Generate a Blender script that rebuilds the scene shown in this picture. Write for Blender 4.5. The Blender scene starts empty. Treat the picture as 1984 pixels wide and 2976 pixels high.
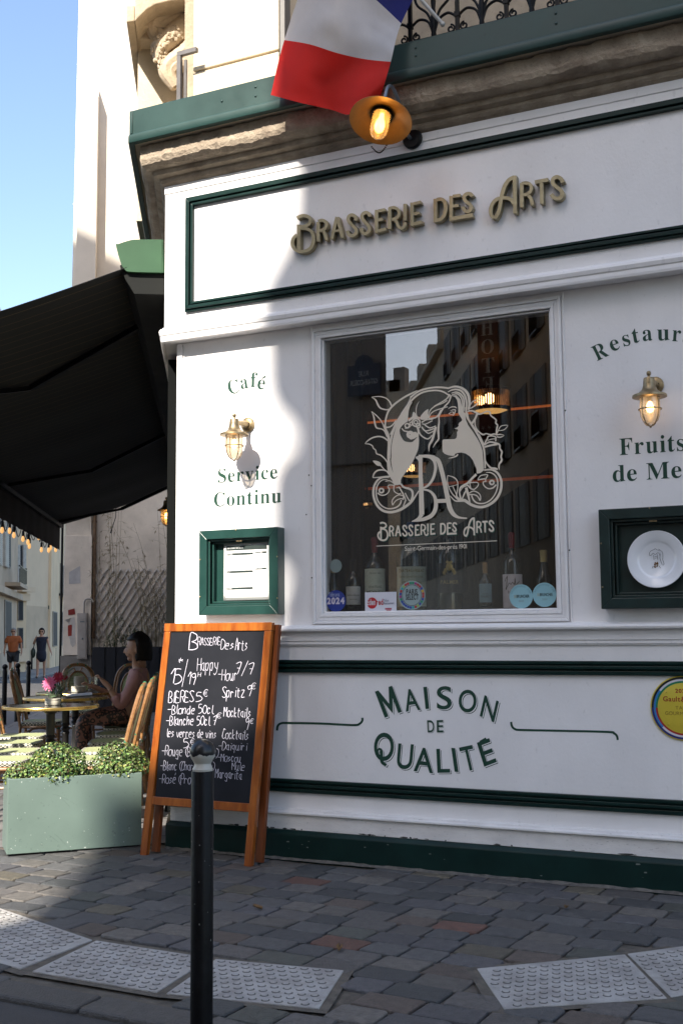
import bpy, math, random
from mathutils import Vector, Matrix
random.seed(7)
SC = bpy.context.scene
COL = SC.collection
PI = math.pi
# ---------------------------------------------------------------- camera
F, CX, CY = 3346.0, 992.0, 1488.0
ROT = Matrix(((0.8988798513937971, 0.05259078350070019, 0.43502784077464235),
              (0.4381230340956191, -0.0898490022453466, -0.8944134188340225),
              (-0.007951085027472044, 0.9945659185223965, -0.1038046914189707)))
CAM = Vector((4.34105989, -6.40512932, 1.38))
cd = bpy.data.cameras.new("camera")
cam = bpy.data.objects.new("camera", cd)
COL.objects.link(cam)
cam.matrix_world = Matrix.Translation(CAM) @ ROT.to_4x4()
cd.sensor_fit = 'VERTICAL'
cd.sensor_height = 36.0
cd.lens = F / 2976.0 * 36.0
cd.clip_start, cd.clip_end = 0.05, 2000.0
SC.camera = cam
# ---------------------------------------------------------------- sky, sun, exposure
SUN_EL = math.radians(41.0)
SUN_AZ = math.radians(0.0)         # the sun stands straight behind the street, opposite the shop front
w = bpy.data.worlds.new("World")
SC.world = w
w.use_nodes = True
nt = w.node_tree
bg = nt.nodes["Background"]
sky = nt.nodes.new("ShaderNodeTexSky")
sky.sky_type = 'NISHITA'
sky.sun_disc = False
sky.sun_elevation = SUN_EL
sky.sun_rotation = PI              # sun towards -Y
sky.altitude = 50
sky.air_density = 1.0
sky.dust_density = 1.6
sky.ozone_density = 1.0
nt.links.new(sky.outputs[0], bg.inputs[0])
bg.inputs[1].default_value = 0.105
sd = bpy.data.lights.new("sun", 'SUN')
sd.energy = 3.5
sd.angle = math.radians(0.53)
sd.color = (1.0, 0.93, 0.82)
sun = bpy.data.objects.new("sun", sd)
COL.objects.link(sun)
sun.rotation_euler = Vector((0.0, math.cos(SUN_EL), -math.sin(SUN_EL))).to_track_quat('-Z', 'Y').to_euler()
sun.location = (0, -30, 40)
SC.view_settings.view_transform = 'Standard'
SC.view_settings.look = 'None'
SC.view_settings.gamma = 1.0
SC.view_settings.use_curve_mapping = False
SC.view_settings.exposure = 1.67
SC.render.engine = 'CYCLES'
SC.cycles.use_denoising = True
SC.cycles.max_bounces = 10
SC.cycles.transparent_max_bounces = 16
SC.cycles.sample_clamp_indirect = 6.0
SC.cycles.caustics_reflective = False
SC.cycles.caustics_refractive = False

# ---------------------------------------------------------------- geometry helpers
def ray(px, py):
    return ROT @ Vector(((px - CX) / F, -(py - CY) / F, -1.0))
def WY(px, py, y=0.0):
    r = ray(px, py); return CAM + r * ((y - CAM.y) / r.y)
def GZ(px, py, z=0.0):
    r = ray(px, py); return CAM + r * ((z - CAM.z) / r.z)
def PLN(px, py, P, N):
    r = ray(px, py); return CAM + r * ((P - CAM).dot(N) / r.dot(N))
def DST(px, py, d):
    return CAM + ray(px, py) * d
def MIR(px, py, Y):                 # where a sight line mirrored in the shop window reaches depth Y of the street
    p = WY(px, py, 0.03); r = ray(px, py); r.y = -r.y
    return p + r * ((Y - p.y) / r.y)
S = Vector((-0.53303172, 0.84609526, 0)); N = Vector((-0.84609526, -0.53303172, 0)); UP = Vector((0, 0, 1))
def TO(t, off, z=0.0):              # along the side wall, out from it, up
    return S * t + N * off + UP * z
def frame(loc, ang=0.0):
    return Matrix.Translation(Vector(loc)) @ Matrix.Rotation(ang, 4, 'Z')
ANG_N = math.atan2(N.y, N.x); ANG_S = math.atan2(S.y, S.x)

def cat(pts, n=5, closed=False):    # smooth curve through points of any dimension
    out = []; L = len(pts)
    rng = range(L if closed else L - 1)
    for i in rng:
        if closed:
            a, b, c, d = pts[(i - 1) % L], pts[i], pts[(i + 1) % L], pts[(i + 2) % L]
        else:
            a, b, c, d = pts[max(i - 1, 0)], pts[i], pts[i + 1], pts[min(i + 2, L - 1)]
        for k in range(n):
            t = k / n
            out.append(tuple(0.5 * ((2 * b[j]) + (-a[j] + c[j]) * t + (2 * a[j] - 5 * b[j] + 4 * c[j] - d[j]) * t * t +
                                    (-a[j] + 3 * b[j] - 3 * c[j] + d[j]) * t ** 3) for j in range(len(b))))
    if not closed:
        out.append(tuple(pts[-1]))
    return out

GLY = {}
def glyph(ch, off=0.0):
    k = (ch, off)
    if k not in GLY:
        c = bpy.data.curves.new("glyph", 'FONT'); c.body = ch; c.size = 1.0; c.offset = off
        c.resolution_u = 6
        o = bpy.data.objects.new("glyph", c); COL.objects.link(o)
        bpy.context.view_layer.update()
        dg = bpy.context.evaluated_depsgraph_get()
        me = bpy.data.meshes.new_from_object(o.evaluated_get(dg))
        vs = [(v.co.x, v.co.y) for v in me.vertices]
        fs = [tuple(p.vertices) for p in me.polygons]
        bpy.data.objects.remove(o); bpy.data.curves.remove(c); bpy.data.meshes.remove(me)
        if vs:
            bb = (min(v[0] for v in vs), max(v[0] for v in vs), min(v[1] for v in vs), max(v[1] for v in vs))
        else:
            bb = (0, .3, 0, .7)
        GLY[k] = (vs, fs, bb)
    return GLY[k]
def serif(s):
    return ''.join(chr(0x1D400 + ord(c) - 65) if 'A' <= c <= 'Z' else chr(0x1D41A + ord(c) - 97) if 'a' <= c <= 'z' else c for c in s)

class MB:
    def __init__(s, M=None):
        s.v = []; s.f = []; s.sm = []; s.c = []; s.M = M
    def add(s, vs, fs, smooth=False, col=None):
        b = len(s.v)
        if s.M is not None:
            s.v += [tuple(s.M @ Vector(v)) for v in vs]
        else:
            s.v += [tuple(v) for v in vs]
        for f in fs:
            s.f.append(tuple(b + i for i in f)); s.sm.append(smooth); s.c.append(col)
        return s
    def box(s, x0, x1, y0, y1, z0, z1, col=None):
        return s.add([(x0, y0, z0), (x1, y0, z0), (x1, y1, z0), (x0, y1, z0), (x0, y0, z1), (x1, y0, z1), (x1, y1, z1), (x0, y1, z1)],
                     [(0, 3, 2, 1), (4, 5, 6, 7), (0, 1, 5, 4), (1, 2, 6, 5), (2, 3, 7, 6), (3, 0, 4, 7)], False, col)
    def hexa(s, a, b, col=None):    # two quads (lists of 4 points) joined
        return s.add(list(a) + list(b), [(3, 2, 1, 0), (4, 5, 6, 7), (0, 1, 5, 4), (1, 2, 6, 5), (2, 3, 7, 6), (3, 0, 4, 7)], False, col)
    def bar(s, p, q, w, h, up=UP, col=None):  # rectangular bar from p to q
        p, q = Vector(p), Vector(q); d = (q - p).normalized()
        a = d.cross(Vector(up))
        if a.length < 1e-4: a = d.cross(Vector((1, 0, 0)))
        a.normalize(); b = a.cross(d).normalized(); a *= w / 2; b *= h / 2
        return s.hexa([p - a - b, p + a - b, p + a + b, p - a + b], [q - a - b, q + a - b, q + a + b, q - a + b], col)
    def prism(s, poly, d, smooth=False):  # poly: list of 3-D points, d: extrusion vector
        d = Vector(d); n = len(poly); p = [Vector(q) for q in poly]
        return s.add(p + [q + d for q in p], [tuple(range(n - 1, -1, -1)), tuple(range(n, 2 * n))] +
                     [(i, (i + 1) % n, n + (i + 1) % n, n + i) for i in range(n)], smooth)
    def face(s, poly):
        return s.add([Vector(q) for q in poly], [tuple(range(len(poly)))])
    def lathe(s, prof, seg=24, o=(0, 0, 0), ax=None, cap=True, col=None):
        o = Vector(o); Q = Vector(ax).to_track_quat('Z', 'Y') if ax is not None else None
        vs = []; n = len(prof)
        for r, z in prof:
            for k in range(seg):
                a = 2 * PI * k / seg; p = Vector((r * math.cos(a), r * math.sin(a), z))
                vs.append(o + (Q @ p if Q else p))
        fs = [(i * seg + k, i * seg + (k + 1) % seg, (i + 1) * seg + (k + 1) % seg, (i + 1) * seg + k) for i in range(n - 1) for k in range(seg)]
        s.add(vs, fs, True, col)
        if cap:
            for i, (r, z) in ((0, prof[0]), (n - 1, prof[-1])):
                if r > 1e-5:
                    ring = vs[i * seg:(i + 1) * seg]
                    s.add(ring, [tuple(range(seg)) if i else tuple(range(seg - 1, -1, -1))], False, col)
        return s
    def tube(s, pts, r, seg=8, cap=True, flat=1.0, col=None):
        pts = [Vector(p) for p in pts]; n = len(pts); rs = r if isinstance(r, (list, tuple)) else [r] * n
        vs = []; prev = None
        for i, p in enumerate(pts):
            d = (pts[min(i + 1, n - 1)] - pts[max(i - 1, 0)])
            d = d.normalized() if d.length > 1e-9 else Vector((0, 0, 1))
            if prev is None:
                a = d.cross(UP)
                if a.length < 1e-3: a = d.cross(Vector((1, 0, 0)))
            else:
                a = prev - d * prev.dot(d)
                if a.length < 1e-6: a = d.cross(UP)
            a.normalize(); prev = a; b = d.cross(a)
            for k in range(seg):
                t = 2 * PI * k / seg
                vs.append(p + (a * math.cos(t) + b * math.sin(t) * flat) * rs[i])
        fs = [(i * seg + k, i * seg + (k + 1) % seg, (i + 1) * seg + (k + 1) % seg, (i + 1) * seg + k) for i in range(n - 1) for k in range(seg)]
        if cap: fs += [tuple(range(seg - 1, -1, -1)), tuple(range((n - 1) * seg, n * seg))]
        return s.add(vs, fs, True, col)
    def ball(s, c, r, seg=14, rings=8, sc=(1, 1, 1), col=None):
        prof = []
        c = Vector(c); vs = []; fs = []
        for i in range(rings + 1):
            a = PI * i / rings
            for k in range(seg):
                t = 2 * PI * k / seg
                vs.append(c + Vector((math.sin(a) * math.cos(t) * sc[0], math.sin(a) * math.sin(t) * sc[1], -math.cos(a) * sc[2])) * r)
        fs = [(i * seg + k, i * seg + (k + 1) % seg, (i + 1) * seg + (k + 1) % seg, (i + 1) * seg + k) for i in range(rings) for k in range(seg)]
        return s.add(vs, fs, True, col)
    def grid(s, fn, nu, nv, smooth=True, thick=None):
        P = [[Vector(fn(i / nu, j / nv)) for j in range(nv + 1)] for i in range(nu + 1)]
        vs = [p for r in P for p in r]; W = nv + 1
        s.add(vs, [(i * W + j, (i + 1) * W + j, (i + 1) * W + j + 1, i * W + j + 1) for i in range(nu) for j in range(nv)], smooth)
        return s
    def rib(s, pts, wd, mp, nrm, front, thick, n=4, k=0.0):
        # flat band drawn in picture units (pts, wd), laid on a wall by mp; nrm points off the wall
        wd = wd if isinstance(wd, (list, tuple)) else [wd] * len(pts)
        if len(wd) < len(pts): wd = list(wd) + [wd[-1]] * (len(pts) - len(wd))
        q = [(p[0], p[1], w_) for p, w_ in zip(pts, wd)]
        if n > 1: q = cat(q, n)
        L = []; Rr = []; m = len(q)
        for i in range(m):
            a = q[max(i - 1, 0)]; b = q[min(i + 1, m - 1)]
            dx, dy = b[0] - a[0], b[1] - a[1]; l = math.hypot(dx, dy) or 1
            nx, ny = -dy / l, dx / l; h = q[i][2] / 2
            if 0 < i < m - 1:                    # mitre
                e0 = (q[i][0] - a[0], q[i][1] - a[1]); l0 = math.hypot(*e0) or 1
                c = abs((e0[0] * dx + e0[1] * dy) / (l0 * l)); h = h / max(c, 0.6)
            L.append((q[i][0] + nx * h, q[i][1] + ny * h)); Rr.append((q[i][0] - nx * h, q[i][1] - ny * h))
        nrm = Vector(nrm); vs = []
        for i in range(m):
            d = front + k * i / m
            l, r = mp(*L[i]), mp(*Rr[i])
            vs += [l + nrm * d, r + nrm * d, l + nrm * (front - thick), r + nrm * (front - thick)]
        fs = []
        for i in range(m - 1):
            a, b = i * 4, i * 4 + 4
            fs += [(a, a + 1, b + 1, b), (a + 2, b + 2, b + 3, a + 3), (a, b, b + 2, a + 2), (a + 1, a + 3, b + 3, b + 1)]
        e = (m - 1) * 4
        fs += [(0, 2, 3, 1), (e, e + 1, e + 3, e + 2)]
        return s.add(vs, fs)
    def text(s, body, mp, off=0.0, gap=0.07, slant=0.0):
        # one line, cap height about .7 units, mp(x, y) -> point
        x = 0.0
        for ch in body:
            if ch == ' ': x += 0.3; continue
            vs, fs, bb = glyph(ch, off)
            s.add([mp(x + v[0] - bb[0] + slant * v[1], v[1]) for v in vs], fs)
            x += bb[1] - bb[0] + gap
        return x
    def letter(s, ch, bl, br, tl, mp, off=0.0):   # one letter fitted on a measured parallelogram
        vs, fs, bb = glyph(ch, off)
        w_, h_ = bb[1] - bb[0], bb[3] - bb[2]
        out = []
        for v in vs:
            a = (v[0] - bb[0]) / w_; b = (v[1] - bb[2]) / h_
            out.append(mp(bl[0] + (br[0] - bl[0]) * a + (tl[0] - bl[0]) * b, bl[1] + (br[1] - bl[1]) * a + (tl[1] - bl[1]) * b))
        return s.add(out, fs)
    def build(s, name, m, parent=None, bevel=0.0, sharp=35, seg=2):
        me = bpy.data.meshes.new(name)
        me.from_pydata(s.v, [], s.f)
        me.polygons.foreach_set('use_smooth', s.sm)
        if any(c is not None for c in s.c):
            at = me.color_attributes.new("tint", 'FLOAT_COLOR', 'CORNER')
            i = 0
            for c, f in zip(s.c, s.f):
                for _ in f:
                    at.data[i].color = (*(c or (1, 1, 1)), 1); i += 1
        me.validate()
        if any(s.sm): me.set_sharp_from_angle(angle=math.radians(sharp))
        if m is not None: me.materials.append(m)
        o = bpy.data.objects.new(name, me); COL.objects.link(o)
        if parent is not None: o.parent = parent
        if bevel > 0:
            b = o.modifiers.new('bevel', 'BEVEL'); b.width = bevel; b.segments = seg; b.limit_method = 'ANGLE'; b.angle_limit = math.radians(40)
        return o
def islands(m):
    par = list(range(len(m.v)))
    def find(a):
        while par[a] != a: par[a] = par[par[a]]; a = par[a]
        return a
    for f in m.f:
        for i in f[1:]: par[find(i)] = find(f[0])
    out = {}
    for k, f in enumerate(m.f): out.setdefault(find(f[0]), []).append(k)
    return list(out.values())
def build_each(m, name, mat_, parent, bevel=0.0):   # one object per separate piece
    for fs in islands(m):
        q = MB(); ix = {}
        for k in fs:
            for i in m.f[k]:
                if i not in ix: ix[i] = len(q.v); q.v.append(m.v[i])
            q.f.append(tuple(ix[i] for i in m.f[k])); q.sm.append(m.sm[k]); q.c.append(m.c[k])
        q.build(name, mat_, parent, bevel)
def width(body, off=0.0, gap=0.07):
    x = 0.0
    for ch in body:
        if ch == ' ': x += .3; continue
        bb = glyph(ch, off)[2]; x += bb[1] - bb[0] + gap
    return x - gap

def tag(o, label=None, catg=None, group=None, kind=None):
    if label: o['label'] = label
    if catg: o['category'] = catg
    if group: o['group'] = group
    if kind: o['kind'] = kind
    return o
def thing(name, label, catg, loc=(0, 0, 0), rz=0.0, group=None):
    o = bpy.data.objects.new(name, None); COL.objects.link(o); o.empty_display_size = .1
    o.location = loc; o.rotation_euler = (0, 0, rz)
    return tag(o, label, catg, group)
def node(name, parent):             # a part that only holds sub-parts
    o = bpy.data.objects.new(name, None); COL.objects.link(o); o.empty_display_size = .1; o.parent = parent
    return o
def dup(root, label, loc=None, rz=None):
    r = root.copy(); COL.objects.link(r); r['label'] = label
    if loc is not None: r.location = loc
    if rz is not None: r.rotation_euler = (0, 0, rz)
    for ch in list(root.children):
        c = ch.copy(); COL.objects.link(c); c.parent = r
        for g in list(ch.children):
            d = g.copy(); COL.objects.link(d); d.parent = c
    return r

# ---------------------------------------------------------------- materials
def mk(name):
    m = bpy.data.materials.new(name); m.use_nodes = True
    return m, m.node_tree, m.node_tree.nodes["Principled BSDF"]
def pm(name, col, rough=.5, metal=0.0, var=.12, scale=6.0, bump=0.0, bscale=60.0, spec=.5, col2=None, lo=.35, hi=.65, rvar=.1, coat=0.0, stretch=None, dirt=0.0, tint=False):
    m, t, b = mk(name); L = t.links.new; nd = t.nodes.new
    tc = nd("ShaderNodeTexCoord"); mp = nd("ShaderNodeMapping")
    if stretch: mp.inputs['Scale'].default_value = stretch
    L(tc.outputs['Object'], mp.inputs[0])
    n1 = nd("ShaderNodeTexNoise"); n1.inputs['Scale'].default_value = scale; n1.inputs['Detail'].default_value = 6; n1.inputs['Roughness'].default_value = .6
    L(mp.outputs[0], n1.inputs['Vector'])
    cr = nd("ShaderNodeValToRGB"); cr.color_ramp.elements[0].position = lo; cr.color_ramp.elements[1].position = hi
    c2 = col2 or tuple(max(0, c * (1 - 2 * var)) for c in col)
    cr.color_ramp.elements[0].color = (*c2, 1); cr.color_ramp.elements[1].color = (*col, 1)
    L(n1.outputs[0], cr.inputs[0])
    out = cr.outputs[0]
    if tint:
        a = nd("ShaderNodeVertexColor"); a.layer_name = "tint"
        mx = nd("ShaderNodeMix"); mx.data_type = 'RGBA'; mx.blend_type = 'MULTIPLY'; mx.inputs[0].default_value = 1
        L(out, mx.inputs[6]); L(a.outputs[0], mx.inputs[7]); out = mx.outputs[2]
    if dirt > 0:
        n3 = nd("ShaderNodeTexNoise"); n3.inputs['Scale'].default_value = scale * 14; n3.inputs['Detail'].default_value = 3
        L(mp.outputs[0], n3.inputs['Vector'])
        r3 = nd("ShaderNodeValToRGB"); r3.color_ramp.elements[0].position = .26; r3.color_ramp.elements[1].position = .36
        r3.color_ramp.elements[0].color = (1 - dirt, 1 - dirt, 1 - dirt, 1)
        L(n3.outputs[0], r3.inputs[0])
        mx = nd("ShaderNodeMix"); mx.data_type = 'RGBA'; mx.blend_type = 'MULTIPLY'; mx.inputs[0].default_value = 1
        L(out, mx.inputs[6]); L(r3.outputs[0], mx.inputs[7]); out = mx.outputs[2]
    L(out, b.inputs['Base Color'])
    mr = nd("ShaderNodeMapRange"); mr.inputs[3].default_value = max(.02, rough - rvar); mr.inputs[4].default_value = min(1, rough + rvar)
    L(n1.outputs[0], mr.inputs[0]); L(mr.outputs[0], b.inputs['Roughness'])
    b.inputs['Metallic'].default_value = metal
    b.inputs['Specular IOR Level'].default_value = spec
    b.inputs['Coat Weight'].default_value = coat
    if bump > 0:
        n2 = nd("ShaderNodeTexNoise"); n2.inputs['Scale'].default_value = bscale; n2.inputs['Detail'].default_value = 5
        L(mp.outputs[0], n2.inputs['Vector'])
        bp = nd("ShaderNodeBump"); bp.inputs['Strength'].default_value = bump; bp.inputs['Distance'].default_value = .01
        L(n2.outputs[0], bp.inputs['Height']); L(bp.outputs[0], b.inputs['Normal'])
    return m
def emit(name, col, st):
    m, t, b = mk(name)
    b.inputs['Base Color'].default_value = (*col, 1); b.inputs['Emission Color'].default_value = (*col, 1); b.inputs['Emission Strength'].default_value = st
    return m
def glass(name, tint=(1, 1, 1), ior=1.5, rough=.01, base=0.0, frost=0.0):
    m = bpy.data.materials.new(name); m.use_nodes = True; t = m.node_tree; t.nodes.clear()
    o = t.nodes.new("ShaderNodeOutputMaterial"); mx = t.nodes.new("ShaderNodeMixShader")
    tr = t.nodes.new("ShaderNodeBsdfTransparent"); gl = t.nodes.new("ShaderNodeBsdfGlossy"); ge = t.nodes.new("ShaderNodeNewGeometry"); dt = t.nodes.new("ShaderNodeVectorMath"); dt.operation = 'DOT_PRODUCT'; t.links.new(ge.outputs['Incoming'], dt.inputs[0]); t.links.new(ge.outputs['Normal'], dt.inputs[1])
    ab = t.nodes.new("ShaderNodeMath"); ab.operation = 'ABSOLUTE'; t.links.new(dt.outputs['Value'], ab.inputs[0]); sb = t.nodes.new("ShaderNodeMath"); sb.operation = 'SUBTRACT'; sb.inputs[0].default_value = 1.0; t.links.new(ab.outputs[0], sb.inputs[1]); sb.use_clamp = True
    pw_ = t.nodes.new("ShaderNodeMath"); pw_.operation = 'POWER'; pw_.inputs[1].default_value = 5.0; t.links.new(sb.outputs[0], pw_.inputs[0]); f0 = ((ior - 1) / (ior + 1)) ** 2
    fr = t.nodes.new("ShaderNodeMath"); fr.operation = 'MULTIPLY_ADD'; fr.inputs[1].default_value = 1 - f0; fr.inputs[2].default_value = f0; t.links.new(pw_.outputs[0], fr.inputs[0])
    tr.inputs[0].default_value = (*tint, 1); gl.inputs['Roughness'].default_value = rough
    ad = t.nodes.new("ShaderNodeMath"); ad.operation = 'ADD'; ad.inputs[1].default_value = base; ad.use_clamp = True
    L = t.links.new
    L(fr.outputs[0], ad.inputs[0]); L(ad.outputs[0], mx.inputs[0]); tl = t.nodes.new("ShaderNodeBsdfTranslucent"); tl.inputs[0].default_value = (*tint, 1); m2 = t.nodes.new("ShaderNodeMixShader"); m2.inputs[0].default_value = frost; L(tr.outputs[0], m2.inputs[1]); L(tl.outputs[0], m2.inputs[2])
    L(m2.outputs[0], mx.inputs[1]); L(gl.outputs[0], mx.inputs[2]); L(mx.outputs[0], o.inputs[0])
    return m
def brick(name, c1, c2, mortar, bw, bh, ms=.01, rough=.7, bump=.4, off=.5, vec='Object', rot=0.0, axis=None):
    m, t, b = mk(name); L = t.links.new; nd = t.nodes.new
    tc = nd("ShaderNodeTexCoord"); mp = nd("ShaderNodeMapping")
    mp.inputs['Rotation'].default_value = axis or (0, 0, rot)
    L(tc.outputs[vec], mp.inputs[0])
    br = nd("ShaderNodeTexBrick"); br.inputs['Color1'].default_value = (*c1, 1); br.inputs['Color2'].default_value = (*c2, 1); br.inputs['Mortar'].default_value = (*mortar, 1)
    br.inputs['Scale'].default_value = 1; br.inputs['Brick Width'].default_value = bw; br.inputs['Row Height'].default_value = bh; br.inputs['Mortar Size'].default_value = ms; br.offset = off
    L(mp.outputs[0], br.inputs[0])
    n = nd("ShaderNodeTexNoise"); n.inputs['Scale'].default_value = 9; n.inputs['Detail'].default_value = 6; L(tc.outputs[vec], n.inputs[0])
    mr = nd("ShaderNodeMapRange"); mr.inputs[3].default_value = .65; mr.inputs[4].default_value = 1.25; L(n.outputs[0], mr.inputs[0])
    mx = nd("ShaderNodeMix"); mx.data_type = 'RGBA'; mx.blend_type = 'MULTIPLY'; mx.inputs[0].default_value = 1
    L(br.outputs[0], mx.inputs[6]); L(mr.outputs[0], mx.inputs[7]); L(mx.outputs[2], b.inputs['Base Color'])
    b.inputs['Roughness'].default_value = rough
    bp = nd("ShaderNodeBump"); bp.inputs['Strength'].default_value = bump; bp.inputs['Distance'].default_value = .01; bp.invert = True
    L(br.outputs['Fac'], bp.inputs['Height']); L(bp.outputs[0], b.inputs['Normal'])
    return m

WHITE = pm("white_paint", (.84, .82, .82), .42, var=.045, scale=2.6, bump=.10, bscale=70, dirt=.10, lo=.25, hi=.62, stretch=(1, 1, .6))
GREENP = pm("dark_green_paint", (.006, .025, .022), .36, var=.15, scale=5, bump=.05, bscale=40, dirt=.25, spec=.25)
GREENW = pm("wall_green_lettering", (.006, .05, .03), .5, var=.05)
FASCIA = pm("green_metal_fascia", (.014, .050, .044), .45, var=.14, scale=2.5, bump=.15, bscale=6, dirt=.2)
STONE = pm("rough_stone", (.40, .33, .25), .9, var=.22, scale=7, bump=1.0, bscale=55, dirt=.35, col2=(.22, .17, .125))
STONEW = pm("pale_stone_wall", (.66, .57, .43), .85, var=.08, scale=4, bump=.35, bscale=35, dirt=.25)
CARVED = pm("carved_stone", (.58, .47, .34), .85, var=.12, scale=8, bump=.5, bscale=50)
GABLE = pm("pale_render", (.72, .66, .58), .9, var=.06, scale=1.3, bump=.25, bscale=18, dirt=.06)
PLASTER = pm("old_plaster", (.74, .66, .57), .92, var=.14, scale=1.6, bump=.35, bscale=14, dirt=.15)
BRASS = pm("aged_brass", (.40, .30, .17), .40, metal=.85, var=.22, scale=30, bump=.08, bscale=120)
BRONZE = pm("bronze_letter", (.40, .34, .21), .42, metal=.6, var=.12, scale=25, bump=.1, bscale=150)
IRON = pm("black_iron", (.005, .005, .006), .42, spec=.2, var=.3, scale=20, bump=.15, bscale=60, dirt=.2)
WGLASS = glass("window_glass", (.88, .87, .85), 1.5, 0.0, .075)
LGLASS = glass("lamp_glass", (.90, .84, .74), 1.5, .25, .08, .30)
AGLASS = glass("amber_glass", (.88, .64, .32), 1.5, .2, .08, .32)
DGLASS = glass("drinking_glass", (.93, .95, .95), 1.5, .0, .04)
BULB = emit("lit_bulb", (1.0, .62, .24), 40.0)
# ================================================================ the brasserie's building
MIT = (1 + N.y) / N.x               # x of the mitred corner per metre of projection
XR, TL_ = 7.0, 13.5
def station(p, z, k):
    if k == 0: return Vector((XR, -p, z))
    if k == 1: return Vector((MIT * p, -p, z))
    return TO(TL_, p, z)
def sweep(mb, prof, cap=True):      # closed profile of (projection, z) carried along the front and round the corner
    n = len(prof); vs = [station(p, z, k) for k in range(3) for p, z in prof]
    fs = [(k * n + i, k * n + (i + 1) % n, (k + 1) * n + (i + 1) % n, (k + 1) * n + i) for k in range(2) for i in range(n)]
    if cap: fs += [tuple(range(n)), tuple(range(3 * n - 1, 2 * n - 1, -1))]
    return mb.add(vs, fs)
bld = thing("brasserie_building", "white panelled brasserie shop front with stone upper floor on an obtuse street corner", "building")
WX0, WX1, WZ0, WZ1 = 1.085, 2.59, 1.49, 3.24      # opening behind the casing
m = MB()
m.hexa([(0, 0, 0), (WX0, 0, 0), (WX0, .14, 0), (.08, .14, 0)], [(0, 0, 3.40), (WX0, 0, 3.40), (WX0, .14, 3.40), (.08, .14, 3.40)])
m.box(WX1, XR, 0, .14, 0, 3.40)
m.box(WX0, WX1, 0, .14, 0, WZ0)
m.box(WX0, WX1, 0, .14, WZ1, 3.40)
m.build("shop_front_wall", WHITE, bld)
m = MB()
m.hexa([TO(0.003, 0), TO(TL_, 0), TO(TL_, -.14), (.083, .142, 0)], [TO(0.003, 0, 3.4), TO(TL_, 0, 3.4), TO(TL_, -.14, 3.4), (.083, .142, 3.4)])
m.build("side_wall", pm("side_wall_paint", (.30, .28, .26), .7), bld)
# plinth, base band, mouldings
m = MB(); sweep(m, [(-.02, -.05), (.055, -.05), (.055, .150), (.032, .172), (-.02, .172)])
m.build("plinth", GREENP, bld, .004)
CHIP = pm("bare_chipped_edge", (.045, .045, .042), .9); rnd = random.Random(44); m = MB()
for k in range(30):                  # flaked paint where the white boards meet the plinth
    x = rnd.uniform(.1, 4.2); w_ = rnd.uniform(.004, .03) * (2 if rnd.random() < .2 else 1); h_ = rnd.uniform(.002, .007)
    q = 7; P = [(x + w_ * math.cos(2 * PI * i / q) * rnd.uniform(.6, 1.1), -.0265, .178 + h_ * math.sin(2 * PI * i / q) * rnd.uniform(.5, 1.3)) for i in range(q)]
    m.face(P)
m.build("paint_speck", CHIP, bld)
m = MB()
for k in range(14):                  # pale scuffs on the dark plinth
    x = rnd.uniform(.2, 4.2); z = rnd.uniform(.03, .14); w_ = rnd.uniform(.003, .016); q = 6
    m.face([(x + w_ * math.cos(2 * PI * i / q) * rnd.uniform(.5, 1.1), -.0557, z + w_ * .35 * math.sin(2 * PI * i / q) * rnd.uniform(.5, 1.2)) for i in range(q)])
m.build("pale_speck", pm("scuff_grey", (.16, .18, .17), .8), bld)
m = MB(); sweep(m, [(-.02, .173), (.026, .173), (.026, .262), (.045, .268), (.045, .279), (.034, .286), (.028, .296), (.012, .300), (-.02, .300)])
m.build("base_moulding", pm("dirty_white_base", (.78, .755, .74), .5, var=.10, scale=3.5, bump=.15, bscale=50, dirt=.30, lo=.3, hi=.6, stretch=(1, 1, 3)), bld, .002)
m = MB(); sweep(m, [(-.02, 1.298), (.012, 1.298), (.012, 1.303), (.018, 1.306), (.018, 1.323), (.024, 1.327), (.024, 1.376), (.040, 1.384), (.062, 1.388), (.066, 1.400), (.062, 1.412), (.03, 1.424), (-.02, 1.424)])
m.build("sill_ledge", WHITE, bld, .0015)
m = MB()
for z0, z1 in ((.398, .478), (1.132, 1.210)):
    h = z1 - z0
    m = MB()
    for a, b, p in ((0, .30, .022), (.30, .42, .012), (.42, .66, .032), (.66, .76, .018), (.76, 1, .026)):
        m.box(.10, XR - .01, -p, -.0005, z0 + h * a + (.0006 if a else 0), z0 + h * b)
    m.build("apron_moulding", GREENP, bld, .003)
# pilaster strip and panel beads
m = MB()
m.box(.002, .046, -.012, -.0005, 1.426, 3.325)
m.box(.052, .060, -.006, -.0005, 1.426, 3.325)
m.box(1.018, 1.026, -.010, -.0005, 1.426, 3.325); m.box(2.652, 2.662, -.010, -.0005, 1.426, 3.325)
build_each(m, "panel_bead", WHITE, bld, .002)
m = MB()                            # small screw heads and chips along the seams
for x, z in ((1.022, 2.30), (1.022, 1.72), (2.657, 2.63), (2.657, 1.83), (1.00, 2.37), (.98, 2.12)):
    m.lathe([(.0045, 0), (.0045, .003), (.002, .004)], 8, (x, -.0105 if abs(x - 1.022) < .01 or x > 2 else -.0005, z), (0, -1, 0))
build_each(m, "screw_head", IRON, bld)
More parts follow.
